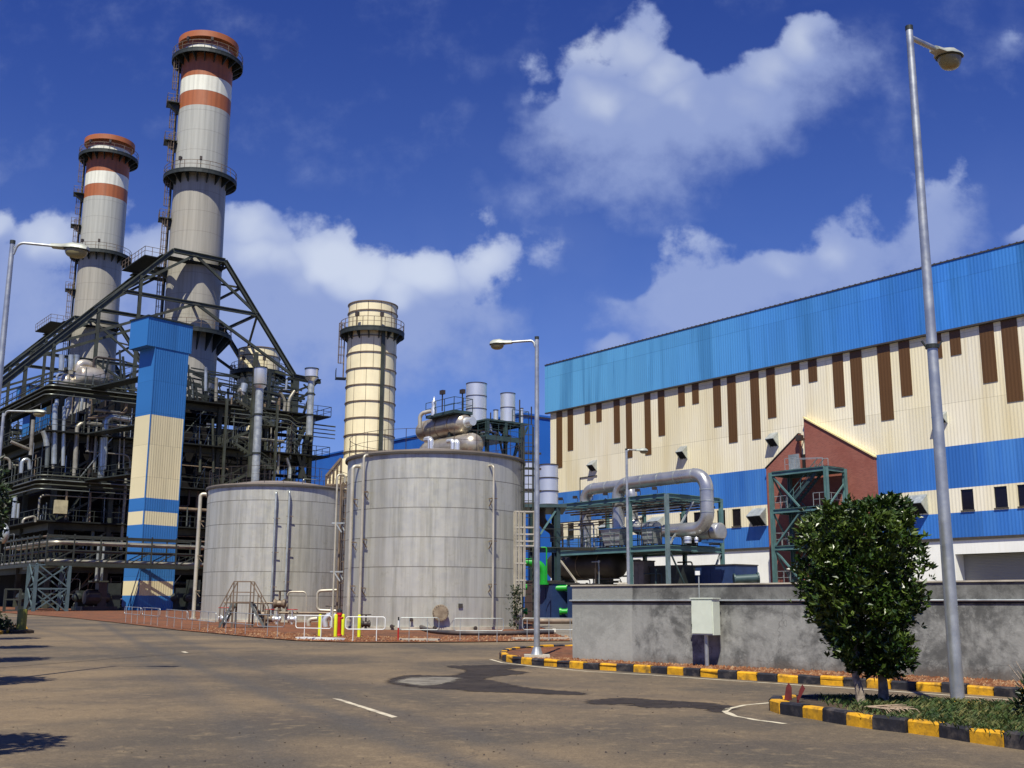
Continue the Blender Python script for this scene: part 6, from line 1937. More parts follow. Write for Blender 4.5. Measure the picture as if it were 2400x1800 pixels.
# bracing and zigzag stairs on the front
for i in (0, 24):
    for z0, z1 in zip([gq_] + LV[:-1], LV):
        mb = MB(); mb.beam(bq(i, -.1, z0), bq(i + 6, -.1, z1 - .8), .22); mb.build('brace', M['steel_frame'], bl)
for z0, z1 in zip([gq_] + LV[:-1], LV):
    mb = MB()
    m_ = (z0 + z1) / 2
    for (a, b) in ((bq(17, -3.2, z0), bq(21.5, -3.2, m_)), (bq(22.7, -4.4, m_), bq(18, -4.4, z1))):
        for o in (-.45, .45):
            mb.beam(a + A * o, b + A * o, .06, .28)
            mb.beam(a + A * o + Z * 1.0, b + A * o + Z * 1.0, .05)
            for t_ in (0, .33, .66, 1): q = a.lerp(b, t_) + A * o; mb.beam(q, q + Z, .045)
        for k in range(12): mb.cbox(a.lerp(b, k / 11), B, A, .28, .9, .05)
    mb.obox(bq(21.5, -4.9, m_ - .05), B * 1.4, A * 2.2, Z * .08)
    mb.rail([bq(21.5, -4.9, m_), bq(22.9, -4.9, m_), bq(22.9, -2.7, m_)], 1.1, .05, .9)
    mb.build('stair_flight', M['steel_frame'], bl)
for i in (16.7, 23.0):
    MB().ibeam(bq(i, -4.9, gq_), bq(i, -4.9, z_top), .25, .25, .04).build('stair_post', M['steel_frame'], bl)

# pipes read from the picture on planes in front of the casing
F1 = Plane(Q - A * 1.0, B, -A)


def fpt(u, v): s_, z = F1.hit(u, v); return F1.pt(s_, z)


zz4 = lambda x, y: (x * .21097, 750 + y * .21097)
for pts, r, m_ in ((((1145, 1660), (1180, 1065), (1440, 1110)), .36, 'boiler_silver'), (((835, 1660), (860, 1140), (1500, 1195)), .24, 'boiler_pale'), (((970, 1460), (1000, 900)), .13, 'boiler_pale'),
                   (((1040, 1660), (1080, 1080)), .12, 'boiler_pale'), (((950, 1458), (1440, 1500), (1445, 1650)), .1, 'boiler_pale'), (((945, 1100), (1400, 1030), (1400, 930)), .2, 'brown_pipe'),
                   (((1050, 1000), (1330, 1030)), .22, 'boiler_pale'), (((1320, 1650), (1340, 1120)), .09, 'boiler_pale'), (((1370, 1650), (1385, 1150)), .08, 'boiler_pale'), (((700, 1620), (715, 960)), .2, 'boiler_silver'),
                   (((600, 1600), (615, 960)), .28, 'boiler_silver'), (((520, 1640), (540, 1250)), .22, 'boiler_galv'), (((235, 1700), (245, 1560), (320, 1540), (330, 1660)), .2, 'boiler_silver'), (((340, 1500), (370, 1110)), .2, 'boiler_pale'),
                   (((750, 980), (765, 900)), .25, 'boiler_silver'), (((630, 950), (635, 880)), .22, 'boiler_silver'), (((120, 1350), (330, 1440)), .16, 'boiler_pale'), (((0, 1530), (110, 1535), (112, 1660)), .14, 'boiler_pale'),
                   (((590, 1290), (590, 1650)), .14, 'boiler_pale'), (((480, 1230), (510, 1300), (520, 1400)), .3, 'boiler_silver')):
    MB().tube([fpt(*zz4(*p)) for p in pts], r, 10, .8).build('pipe', M[m_], bl, smooth=True)
zz5 = lambda x, y: (x * .241, 1050 + y * .241)
for pts, r, m_ in ((((980, 330), (1000, -100)), .36, 'boiler_silver'), (((1175, 990), (1232, 230)), .17, 'boiler_pale'), (((370, 700), (388, 462), (480, 455)), .11, 'boiler_pale'), (((480, 460), (1250, 500)), .07, 'boiler_pale'),
                   (((720, 270), (735, -10)), .2, 'boiler_pale'), (((40, 690), (50, 530)), .2, 'boiler_pale'), (((130, 680), (150, 480)), .22, 'boiler_silver'), (((170, 680), (180, 540)), .16, 'boiler_silver'),
                   (((220, 730), (230, 690), (345, 660), (345, 720)), .13, 'boiler_pale'), (((950, 1300), (960, 1080)), .16, 'boiler_galv'), (((978, 1300), (985, 1080)), .13, 'boiler_pale'), (((640, 700), (650, 420)), .12, 'brown_pipe'), (((870, 720), (880, 420)), .12, 'brown_pipe')):
    MB().tube([fpt(*zz5(*p)) for p in pts], r, 10, .6).build('pipe', M[m_], bl, smooth=True)
s_, z_ = F1.hit(134, 1190); c = F1.pt(s_, z_, 1.2)
MB().cbox(c - Z * .7, B, A, 1.25, .6, 1.4).build('control_box', mat('beige_box', lin(176, 166, 130), .6), bl)
c = fpt(8, 1236)
# right-hand half, behind and above the tanks
zz7 = lambda x, y: (400 + x * .2412, 750 + y * .2412)
for pts, r, m_ in ((((340, 690), (342, 460)), .18, 'boiler_silver'), (((440, 790), (445, 560)), .2, 'boiler_pale'), (((960, 1540), (980, 990)), .1, 'boiler_pale'), (((1003, 1540), (1018, 1075)), .12, 'boiler_pale'),
                   (((1040, 1500), (1055, 1235)), .18, 'boiler_pale'), (((1100, 900), (1115, 800), (1070, 710)), .2, 'boiler_pale'), (((1140, 910), (1150, 770), (1205, 690)), .2, 'boiler_pale'), (((1155, 1540), (1160, 1440), (1125, 1340)), .22, 'boiler_silver'),
                   (((640, 1140), (1100, 1180)), .2, 'boiler_pale'), (((660, 880), (640, 1550)), .0, ''), (((815, 760), (820, 560)), .12, 'boiler_silver'), (((1120, 680), (1130, 580)), .14, 'boiler_silver'), (((700, 700), (720, 620)), .4, 'boiler_silver'),
                   (((660, 680), (690, 690), (700, 730)), .3, 'drum'), (((760, 800), (800, 790)), .45, 'boiler_galv'), (((1160, 1350), (1165, 1030)), .16, 'boiler_galv'), (((1130, 1300), (1140, 1030)), .14, 'boiler_galv'), (((210, 620), (215, 760)), .1, 'boiler_galv'), (((285, 1480), (290, 1180)), .16, 'steel_frame'), (((415, 1480), (410, 960)), .15, 'steel_frame')):
    if r: MB().tube([fpt(*zz7(*p)) for p in pts], r, 10, .5).build('pipe', M[m_], bl, smooth=True)
MB().ibeam(fpt(*zz7(600, 1560)) - A * 4.6, fpt(*zz7(668, 380)) - A * 4.6, .42, .42, .06).build('column', M['steel_frame'], bl)
# random service pipes and equipment that fill the galleries
prng = random.Random(5)
for k in range(46):
    i0 = prng.uniform(0, 29); j = prng.uniform(-1.4, 3.6); li = prng.randrange(5); zb_ = ([gq_] + LV)[li]
    zt_ = LV[li] - .2; m_ = prng.choice(['steel_frame', 'dark_pipe', 'dark_pipe', 'boiler_galv', 'brown_pipe', 'boiler_silver', 'steel_dark']); r = prng.choice([.06, .08, .1, .14, .2])
    if prng.random() < .5: pts = [bq(i0, j, zb_ + .1), bq(i0, j, zt_)]
    else:
        zz = prng.uniform(zb_ + 1, zt_ - .4); l = prng.uniform(3, 9); i1 = min(30, i0 + l); pts = [bq(i0, j, zb_ + .1), bq(i0, j, zz), bq(i1, j, zz), bq(i1, j, zt_)]
    MB().tube(pts, r, 8, .4).build('pipe', M[m_], bl, smooth=True)
mb = MB()
for k in range(46):
    i0 = prng.uniform(0, 29); j = prng.uniform(.2, 3.0); li = prng.randrange(5); zb_ = ([gq_] + LV)[li]; s_ = prng.uniform(.3, .9)
    if prng.random() < .5: mb.lathe(bq(i0, j, zb_), [(s_ * .5, 0), (s_ * .55, s_), (s_ * .3, s_ * 1.3), (s_ * .3, s_ * 2)], 10)
    else: mb.cbox(bq(i0, j, zb_), B, A, s_ * 1.4, s_, prng.uniform(.8, 2))
mb.build('service_equipment', M['dark_pipe'], bl)['kind'] = 'stuff'
mb = MB()
for k in range(60):
    i0 = prng.uniform(-1, 30); j = prng.uniform(-1.7, .0); li = prng.randrange(1, 6); zb_ = ([gq_] + LV)[li]
    mb.beam(bq(i0, j, zb_ + .0), bq(i0, j, zb_ + prng.uniform(.8, 2.6)), prng.uniform(.05, .12))
mb.build('standards', M['boiler_galv'], bl)['kind'] = 'stuff'

# thin service lines too many to count: conduits, drains, hangers, small bracing
for m_, n_, r0, r1 in (('boiler_galv', 90, .03, .07), ('rail_dark', 170, .04, .1), ('boiler_silver', 60, .025, .06), ('brown_pipe', 45, .04, .09)):
    mb = MB()
    for k in range(n_):
        li = prng.randrange(5); zb_ = ([gq_] + LV)[li]; zt_ = LV[li] - .15; i0 = prng.uniform(-1.2, 31); j = prng.uniform(-1.5, 4.5); c_ = prng.random(); r = prng.uniform(r0, r1)
        if c_ < .45:
            h0 = zb_ if prng.random() < .6 else zb_ + prng.uniform(.3, 1.5); mb.tube([bq(i0, j, h0), bq(i0, j, zb_ + (zt_ - zb_) * prng.uniform(.4, 1))], r, 5)
        elif c_ < .8:
            zz = prng.uniform(zb_ + .4, zt_); l = prng.uniform(2, 7); mb.tube([bq(i0, j, zz - prng.uniform(.3, 1.5)), bq(i0, j, zz), bq(min(31, i0 + l), j, zz), bq(min(31, i0 + l), j, zz + prng.uniform(-1.6, 1.2))], r, 5, .25, nb=3)
        elif c_ < .92:
            mb.beam(bq(i0, j, zb_), bq(min(31, i0 + prng.uniform(1.5, 4)), j, zt_), r * 1.6)
        else:
            jj = prng.uniform(0, 30); zz = prng.uniform(zb_ + .4, zt_); mb.tube([bq(-1.5, jj, zb_), bq(-1.5, jj, zz), bq(-1.5, min(32, jj + 5), zz)], r, 5, .25, nb=3)
    mb.build('service_line', M[m_], bl)['kind'] = 'stuff'
# half-height working decks on the right half
for z0, z1 in zip([gq_] + LV[:-1], LV):
    m_ = (z0 + z1) / 2
    for i0, w_ in ((6.5, 4.5), (24.5, 5.5)):
        mb = MB(); mb.obox(bq(i0, -.4, m_ - .1), B * w_, A * 2.2, Z * .1); o_ = mb.build('working_deck', M['grating'], bl)
        mb = MB(); mb.rail([bq(i0, -.35, m_), bq(i0 + w_, -.35, m_)], 1.1, .05, 1.1); mb.build('railing', M['rail_dark'], o_)
# roof top: drums, big pipes
for (u0, v0, u1, v1, jj, r, m_) in ((190, 884, 232, 888, 3, 1.25, 'drum'), (150, 905, 175, 895, 5, 1.1, 'drum')):
    PLn = Plane(Q + A * jj, B, -A); a, za = PLn.hit(u0, v0); b, zb_ = PLn.hit(u1, v1); zm_ = max((za + zb_) / 2, z_top + r + .1)
    c0, c1 = PLn.pt(a, zm_), PLn.pt(b, zm_); L = (c1 - c0).length; pr = [(max(.02, r * math.sin(math.pi / 2 * k / 5)), -r * .5 * math.cos(math.pi / 2 * k / 5)) for k in range(6)] + [(max(.02, r * math.cos(math.pi / 2 * k / 5)), L + r * .5 * math.sin(math.pi / 2 * k / 5)) for k in range(6)]
    MB().lathe(c0, pr, 28, B).build('steam_drum', M[m_], bl, smooth=True)
PLn = Plane(Q + A * 5, B, -A)
def tp(jj, u, v): p_ = Plane(Q + A * jj, B, -A); a, z = p_.hit(u, v); return p_.pt(a, z)
MB().tube([tp(4, 183, 872), tp(4, 186, 852), tp(4, 214, 856), tp(4, 216, 880)], .55, 14, 1.4).build('steam_pipe', M['drum'], bl, smooth=True)
for u in (144, 166, 179): MB().tube([tp(4, u, 868), tp(4, u + 1, 832)], .3, 10).build('vent_pipe', M['boiler_silver'], bl, smooth=True)
for k in range(14):
    i0 = prng.uniform(2, 29); j = prng.uniform(2, 16); h = prng.uniform(1.5, 5)
    MB().tube([bq(i0, j, z_top - .3), bq(i0, j, z_top + h)] + ([bq(i0 + prng.uniform(1, 4), j, z_top + h)] if k % 2 else []), prng.uniform(.1, .25), 8, .5).build('vent_pipe', M[prng.choice(['boiler_silver', 'dark_pipe', 'boiler_galv', 'brown_pipe'])], bl, smooth=True)
mb = MB()
for k in range(60):
    i0 = prng.uniform(9, 30); j = prng.uniform(1, 10); z = z_top + prng.uniform(.5, 5.5); l = prng.uniform(2, 8)
    mb.beam(bq(i0, j, z), bq(min(31, i0 + l), j, z + prng.uniform(-1.2, .3)), prng.uniform(.12, .3))
for k in range(46):
    i0 = prng.uniform(6, 30); j = prng.uniform(1, 10); mb.beam(bq(i0, j, z_top), bq(i0 + prng.uniform(-1.5, 1.5), j, z_top + prng.uniform(2, 6)), prng.uniform(.12, .3))
mb.build('roof_steelwork', M['steel_dark'], bl)['kind'] = 'stuff'
mb = MB(); mb.obox(bq(14, 7, z_top + .01), B * 13, A * 6, Z * 2.0); mb.build('penthouse', M['casing'], bl)

# leaning trapezoid frame
J0, J1 = 18.0, 29.5
FP = Plane(Q + A * J0, B, -A)


def fp(u, v): s_, z = FP.hit(u, v); return FP.pt(s_, z)


TL, TR = fp(407, 587), fp(527, 611); TL.z = TR.z = (TL.z + TR.z) / 2
BL, BR = fp(-8, 912), fp(692, 884); ML, MR = fp(298, 678), fp(606, 743); ML.z = MR.z = (ML.z + MR.z) / 2
MLb = BL.lerp(TL, (ML.z - BL.z) / (TL.z - BL.z)); MRb = BR.lerp(TR, (MR.z - BR.z) / (TR.z - BR.z))
dA = A * (J1 - J0)
TC = TL.lerp(TR, .42); MC = MLb.lerp(MRb, .53); LQ = BL.lerp(TL, .42)
for o in (V((0, 0, 0)), dA):
    for p, q, w in ((TL, TR, .62), (BL, TL, .6), (BR, TR, .6), (MLb, MRb, .5)):
        MB().ibeam(p + o, q + o, w * .8, w, .1).build('frame_member', M['steel_frame'], bl)
    for p, q, w in ((MLb, TC, .34), (TC, MRb, .34), (MC, BR, .36), (MC, BL.lerp(MLb, .45), .34), (TC, TL.lerp(MLb, .02), .2)):
        MB().beam(p + o, q + o, w * .8, w).build('frame_diagonal', M['steel_frame'], bl)
for p, w in ((TL, .45), (TR, .45), (MLb, .4), (MRb, .4), (BR, .4), (TR.lerp(MRb, .5), .34), (MRb.lerp(BR, .0), .3)):
    MB().ibeam(p, p + dA, w * .7, w, .07).build('frame_tie', M['steel_frame'], bl)
for p, q in ((TR, TR.lerp(MRb, .5) + dA), (MRb, TR.lerp(MRb, .5) + dA), (MRb, BR.lerp(MRb, .45) + dA), (BR, BR.lerp(MRb, .45) + dA), (TR + dA, TR.lerp(MRb, .5)), (TL, MLb + dA), (TC, TC + dA), (MC, MC + dA)):
    MB().beam(p, q, .28).build('frame_diagonal', M['steel_frame'], bl)
for t_ in (.15, .3, .55, .8):
    p = BL.lerp(TL, t_); q = V((p.x, p.y, z_top - .2))
    if p.z - q.z > 1: MB().ibeam(q, p, .4, .4, .06).build('frame_post', M['steel_frame'], bl)
for p in (BL, BR, BL + dA, BR + dA):
    MB().ibeam(V((p.x, p.y, gq_)), p + Z * .2, .9, .9, .12).build('frame_post', M['steel_frame'], bl)
mb = MB(); mb.obox(TL + A * .3 - Z * .9 - B * 1.5, (TR - TL) + B * 2.0, A * 1.6, Z * .15); mb.obox(TL + dA - Z * .9 - B * 1.5 - A * .6, (TR - TL) + B * 2.0, A * 1.6, Z * .15)
mb.obox(TL - B * 3.2 + A * 1.91 - Z * .9, B * 3.0, A * 8.9, Z * .15); mb.obox(TR + A * 1.91 - Z * .9 - B * 1.2, B * 1.7, A * 8.9, Z * .15)
fd = mb.build('frame_deck', M['grating'], bl)
mb = MB(); a = TL - B * 3.2 - Z * .75; mb.rail([a + A * 1.9, a + A * 10.8], 1.2, .06, 1.2); mb.rail([a + A * 1.9, a + A * 1.9 + B * 3], 1.2, .06, 1.2); mb.build('railing', M['brown_pipe'], fd)
# right-end outrigger with its small vent drum
o0 = fpt(*zz7(1190, 545)); o1 = fpt(*zz7(1455, 600)); o2 = fpt(*zz7(1220, 690))
MB().ibeam(o0, V((o1.x, o1.y, o1.z)), .4, .55, .08).build('outrigger', M['steel_dark'], bl); MB().beam(o1, o2, .25).build('outrigger', M['steel_dark'], bl)
MB().beam(V((o1.x, o1.y, o1.z)) + A * 1.2, o0 + A * 1.4, .25).build('outrigger', M['steel_dark'], bl)
MB().beam(fpt(*zz7(1410, 620)), fpt(*zz7(1250, 790)), .2).build('outrigger', M['steel_dark'], bl)
for pts in (((1190, 1180), (1310, 1560)), ((1330, 1100), (1260, 1540)), ((1320, 1000), (1200, 1280))):
    MB().beam(fpt(*zz7(*pts[0])), fpt(*zz7(*pts[1])), .42).build('brace', M['steel_dark'], bl)


def vent_stack(label, uc, v0, v1, vb, rbig, rthin, Y, ut=None, group=None):
    a, b = P(uc, v0, Y), P(uc, v1, Y); c = P(ut or uc, vb, Y)
    t = thing('vent_stack', label, 'vent stack', V((b.x, b.y, c.z)))
    MB().tube([V((b.x, b.y, c.z)), V((b.x, b.y, b.z))], rthin, 16).build('pipe', M['galv'], t, smooth=True)
    MB().lathe(b, [(rthin, -rbig * .5), (rbig, 0), (rbig, a.z - b.z), (rbig - .05, a.z - b.z), (rbig - .05, a.z - b.z - .5)], 24).build('silencer_drum', M['silver'], t, smooth=True)
    for z in (0, a.z - b.z - .12): MB().lathe(b + Z * z, [(rbig + .003, 0), (rbig + .06, 0), (rbig + .06, .12), (rbig + .003, .12)], 24, cap=False).build('ring', M['steel_dark'], t)
    mb = MB()
    for f in (.35, .72): p = V((b.x, b.y, c.z + (b.z - c.z) * f)); mb = MB(); mb.lathe(p, [(rthin + .06, -.1), (rthin + .06, .1)], 16); mb.beam(p, p + A * 3.0, .16); mb.build('support_clamp', M['steel_dark'], t)
    return t


vent_stack('tall silver vent stack with a thicker drum top, rising behind the farther tank', 609, 861, 904, 1150, .68, .42, 116)
vent_stack('silver vent stack with a short bowl-like drum at the right end of the boiler house', 730, 864, 886, 1020, .8, .4, 131)

# ---- lift tower with blue and cream bands
TBd = V((math.cos(R(50)), math.sin(R(50)), 0)); TAd = V((-TBd.y, TBd.x, 0))
T0 = G(321, 1431)
WPt = Plane(T0, TBd, -TAd)                # wide face
wid = WPt.hit(403, 1432)[0]
dep_ = 2.75


def tz_(v, u): return WPt.hit(u, v)[1]


zT = [T0.z] + [tz_(v, u) for v, u in ((1396, 362), (1362, 364), (1231, 372), (1200, 374), (1169, 376), (976, 388))] + [tz_(820, 400)]
ztop_b = tz_(752, 395)
tow = thing('lift_tower', 'tall slim lift tower banded blue and cream, with a wider blue head', 'tower', T0)
BLUE_T = lin(44, 116, 190)
M['tow_b'] = clad('tower_blue_wide', lin(50, 114, 178), TBd, .26, streak=.25, depth=.03, panel=.1, pw=1.2, lap=3.2); M['tow_c'] = clad('tower_cream_wide', (.78, .68, .40, 1), TBd, .26, streak=.35, sdirt=(.55, .45, .24, 1), depth=.03, panel=.1, pw=1.2, lap=3.2)


def tq_(a, b, z): p = T0 + TBd * a + TAd * b; return V((p.x, p.y, z))


cols = 'bcbcbcb'
for k in range(7):
    if cols[k] == 'b': mm = M['tow_b']
    else: mm = M['tow_c']
    mb = MB(); mb.obox(tq_(0, 0, zT[k]), TBd * wid, TAd * dep_, Z * (zT[k + 1] - zT[k])); mb.build('blue_band' if cols[k] == 'b' else 'cream_band', mm, tow)
mb = MB(); zB = tz_(816, 343); mb.obox(tq_(-1.0, -.06, zT[-1] + .002), TBd * (wid + 1.3), TAd * (dep_ + .5), Z * (ztop_b - zT[-1])); mb.build('tower_head', M['tow_b'], tow)
mb = MB(); mb.obox(tq_(-1.1, -.16, ztop_b + .004), TBd * (wid + 1.5), TAd * (dep_ + .7), Z * .16); mb.build('roof_edge', M['steel_dark'], tow)
mb = MB(); mb.obox(tq_(-.03, -.03, zT[0]), TBd * .09, TAd * .09, Z * (zT[-1] - zT[0] - .01)); mb.obox(tq_(wid - .06, -.03, zT[0]), TBd * .09, TAd * .09, Z * (zT[-1] - zT[0] - .01)); mb.build('corner_flashing', M['tow_b'], tow)
# link bridges back to the boiler house
mb = MB()
for z in LV[2:]: mb.obox(tq_(wid * .3, dep_ + .01, z - .15), TBd * 1.6, TAd * 12, Z * .12); mb.rail([tq_(wid * .3, dep_ + .1, z), tq_(wid * .3, dep_ + 11, z)], 1.1, .05, 1.5)
mb.build('link_bridge', M['steel_dark'], tow)

# ---- low pipe bridge on a lattice pier
PQ = P(160, 1400, 100.5); PQ.z = 0
BPl = Plane(PQ, B, -A)
zbt = BPl.hit(300, 1262)[1]; zbb = BPl.hit(300, 1326)[1]
sa = BPl.hit(108, 1300)[0]; sb_ = BPl.hit(468, 1300)[0]
pb = thing('pipe_bridge', 'low pipe bridge with trussed sides on a lattice pier, crossing before the lift tower', 'pipe bridge', V((PQ.x, PQ.y, gz(100))))


def pq(i, j, z): return V((PQ.x + B.x * i + A.x * j, PQ.y + B.y * i + A.y * j, z))


WB = 2.4
for j in (0, WB):
    mb = MB(); mb.beam(pq(sa, j, zbb), pq(sb_, j, zbb), .16, .3); mb.beam(pq(sa, j, zbt), pq(sb_, j, zbt), .12, .16); mb.beam(pq(sa, j, (zbt + zbb) / 2), pq(sb_, j, (zbt + zbb) / 2), .1)
    n = int((sb_ - sa) / 2.1)
    for k in range(n + 1):
        i = sa + (sb_ - sa) * k / n; mb.beam(pq(i, j, zbb), pq(i, j, zbt + .2), .12)
        if k < n: i2 = sa + (sb_ - sa) * (k + 1) / n; mb.beam(pq(i, j, zbb), pq(i2, j, (zbt + zbb) / 2), .09)
    mb.build('truss_side', M['rail_dark'], pb)
L2 = 16.0
for i in (sa, sa + WB):
    mb = MB(); mb.beam(pq(i, WB, zbb), pq(i, L2, zbb), .16, .3); mb.beam(pq(i, WB, zbt), pq(i, L2, zbt), .12, .16)
    for k in range(8): j = WB + (L2 - WB) * k / 7; mb.beam(pq(i, j, zbb), pq(i, j, zbt + .2), .12)
    mb.build('truss_side', M['rail_dark'], pb)
for k, (j, z, r, m_) in enumerate(((.35, zbb + .3, .16, 'boiler_pale'), (.85, zbb + .32, .2, 'boiler_galv'), (1.4, zbb + .3, .14, 'brown_pipe'), (1.9, zbb + .34, .2, 'boiler_pale'), (.5, zbt - .55, .18, 'boiler_pale'), (1.1, zbt - .5, .14, 'boiler_galv'), (1.7, zbt - .5, .22, 'boiler_silver'), (.3, zbt + .0, .08, 'brown_pipe'), (.9, zbt - 1.3, .12, 'dark_pipe'))):
    MB().tube([pq(sb_ + 1, j, z), pq(sa + j, j, z), pq(sa + j, L2, z)], r, 8, .9).build('pipe', M[m_], pb, smooth=True)
for i0 in (BPl.hit(80, 1400)[0],):
    mb = MB(); i1 = i0 + BPl.hit(158, 1400)[0] - BPl.hit(80, 1400)[0]
    for i in (i0, i1):
        for j in (0, WB): mb.ibeam(pq(i, j, gz(101)), pq(i, j, zbb - .15), .26, .26, .04)
    hz_ = zbb - gz(101)
    for k in range(2):
        za, zb_ = gz(101) + hz_ * k / 2, gz(101) + hz_ * (k + 1) / 2
        for j in (0, WB): mb.beam(pq(i0, j, za), pq(i1, j, zb_), .11); mb.beam(pq(i1, j, za), pq(i0, j, zb_), .11); mb.beam(pq(i0, j, zb_ - .1), pq(i1, j, zb_ - .1), .12)
        for i in (i0, i1): mb.beam(pq(i, 0, za), pq(i, WB, zb_), .11); mb.beam(pq(i, WB, za), pq(i, 0, zb_), .11)
    mb.build('lattice_pier', mat('pier_grey_blue', lin(80, 98, 102), .5, .1, .2, 1), pb)
    if i0 > 5: pass
# second pipe gallery left of the pier: large silver pipe elbow, green valve stems
t = thing('header_pipe', 'large silver elbow pipe at the left edge above the low pipe bridge', 'pipe', P(10, 1300, 100))
MB().tube([P(-60, 1230, 104), P(14, 1233, 100), P(14, 1266, 100), P(-30, 1268, 102)], .3, 18, .6).build('pipe_run', M['boiler_silver'], t, smooth=True)
# sliding gate frame by the left edge, pump group under the boiler
t = MB(); g0, g1 = P(8, 1428, 96), P(46, 1428, 96); g0.z = gz(96); g1.z = gz(96); h = P(27, 1381, 96).z - gz(96)
for f in (0, .08, .92, 1): p = g0.lerp(g1, f); t.beam(p, p + Z * h, .12)
for f in (.08, .55, 1): t.beam(g0 + Z * h * f, g1 + Z * h * f, .12)
tag(t.build('gate_frame', M['rail_dark']), 'grey rectangular gate frame standing left of the lattice pier', 'gate frame')
pp = P(228, 1400, 106)
t = thing('pump_set', 'dark pump set with two thin risers standing left of the lift tower foot', 'pump', V((pp.x, pp.y, gz(106))))
mb = MB(); zg = gz(106); c = V((pp.x, pp.y, zg)); mb.cbox(c, B, A, 3.2, 2.0, .4); mb.lathe(c + Z * 1.2 - B * 1.2, [(.6, 0), (.75, .2), (.75, 1.2), (.5, 1.5), (.5, 2.2)], 16, B); mb.cbox(c + Z * .4 + B * .3, B, A, .8, 1, 2.2); mb.build('pump_body', M['dark_pipe'], t)
mb = MB(); mb.cbox(c + Z * 2.61, B, A, 1.5, 1.2, .15); mb.build('top_plate', M['steel_frame'], t)
mb = MB()
for o in (-.25, .25): mb.tube([c + Z * 2.76 + B * o, c + Z * 6.2 + B * o], .12, 8)
mb.build('riser_pipe', M['galv'], t)
for k in range(5):
    u = (190, 262, 420, 450, 60)[k]; p = P(u, 1420, 108 if u < 300 else 112); zg = gz(p.y); mb = MB(); w = (1.4, 1.8, 2.2, 1.6, 1.5)[k]
    mb.cbox(V((p.x, p.y, zg)), B, A, w, 1.4, .35); mb.cbox(V((p.x, p.y, zg + .35)), B, A, w * .7, .9, (1.5, 2.2, 1.8, 2.6, 1.2)[k]); mb.lathe(V((p.x, p.y, zg + 1.2)) - B * w * .4, [(.3, 0), (.42, .1), (.42, .8), (.2, .9)], 12, -A)
    tag(mb.build('machine_set', M['steel_dark']), ('dark machine set right of the lattice pier', 'dark machine set beside the pump set', 'dark machine set right of the lift tower foot', 'tall dark machine set at the left foot of the farther tank', 'dark machine set left of the lattice pier')[k], 'machine')

# ---- the second unit stands farther back along the same line
UN = A * 44.9 + B * .6
def second(o, lab):
    c = copy_tree(o); c.location = o.location + UN; c.location.z = o.location.z; c['label'] = lab; return c


second(ch, 'smaller-looking farther chimney at the left with the same orange and white bands')
second(bl, 'farther boiler house, its leaning frame showing behind the left legs of the nearer one')
second(tow, 'farther blue lift tower, a sliver glimpsed through the left steelwork')
c = second(cs, 'farther cream stack, its top seen through the right leg of the leaning frame'); q = P(607, 850, 160); c.location = V((q.x, 160, gz(160)))

# ================================================================== light, sky, camera
su = V((-math.sin(SUN_AZ) * math.cos(SUN_EL), -math.cos(SUN_AZ) * math.cos(SUN_EL), math.sin(SUN_EL)))
ld = bpy.data.lights.new('sun', 'SUN'); ld.energy = 5.0; ld.angle = R(.53); ld.color = (1.0, .95, .83)
lo = bpy.data.objects.new('sun', ld); COL.objects.link(lo); lo.rotation_euler = su.to_track_quat('Z', 'Y').to_euler(); lo.location = (-20, -40, 90)

w = bpy.data.worlds.new('World'); sc.world = w; w.use_nodes = True
t = NT(w.node_tree); bg = t.n['Background']
sky = t.node('ShaderNodeTexSky', sky_type='NISHITA', sun_disc=False, sun_elevation=SUN_EL, sun_rotation=math.pi + SUN_AZ)
sky.air_density = 1.0; sky.dust_density = .6; sky.ozone_density = 2.0
tc = t.node('ShaderNodeTexCoord'); gen = tc.outputs['Generated']
sep = t.node('ShaderNodeSeparateXYZ'); t.l.new(gen, sep.inputs[0])
yy = t.math('MAXIMUM', sep.outputs[1], .08)
gx = t.math('DIVIDE', sep.outputs[0], yy); gz_ = t.math('DIVIDE', sep.outputs[2], yy)
uv = t.node('ShaderNodeCombineXYZ', {'X': gx, 'Y': gz_, 'Z': 0.0}).outputs[0]
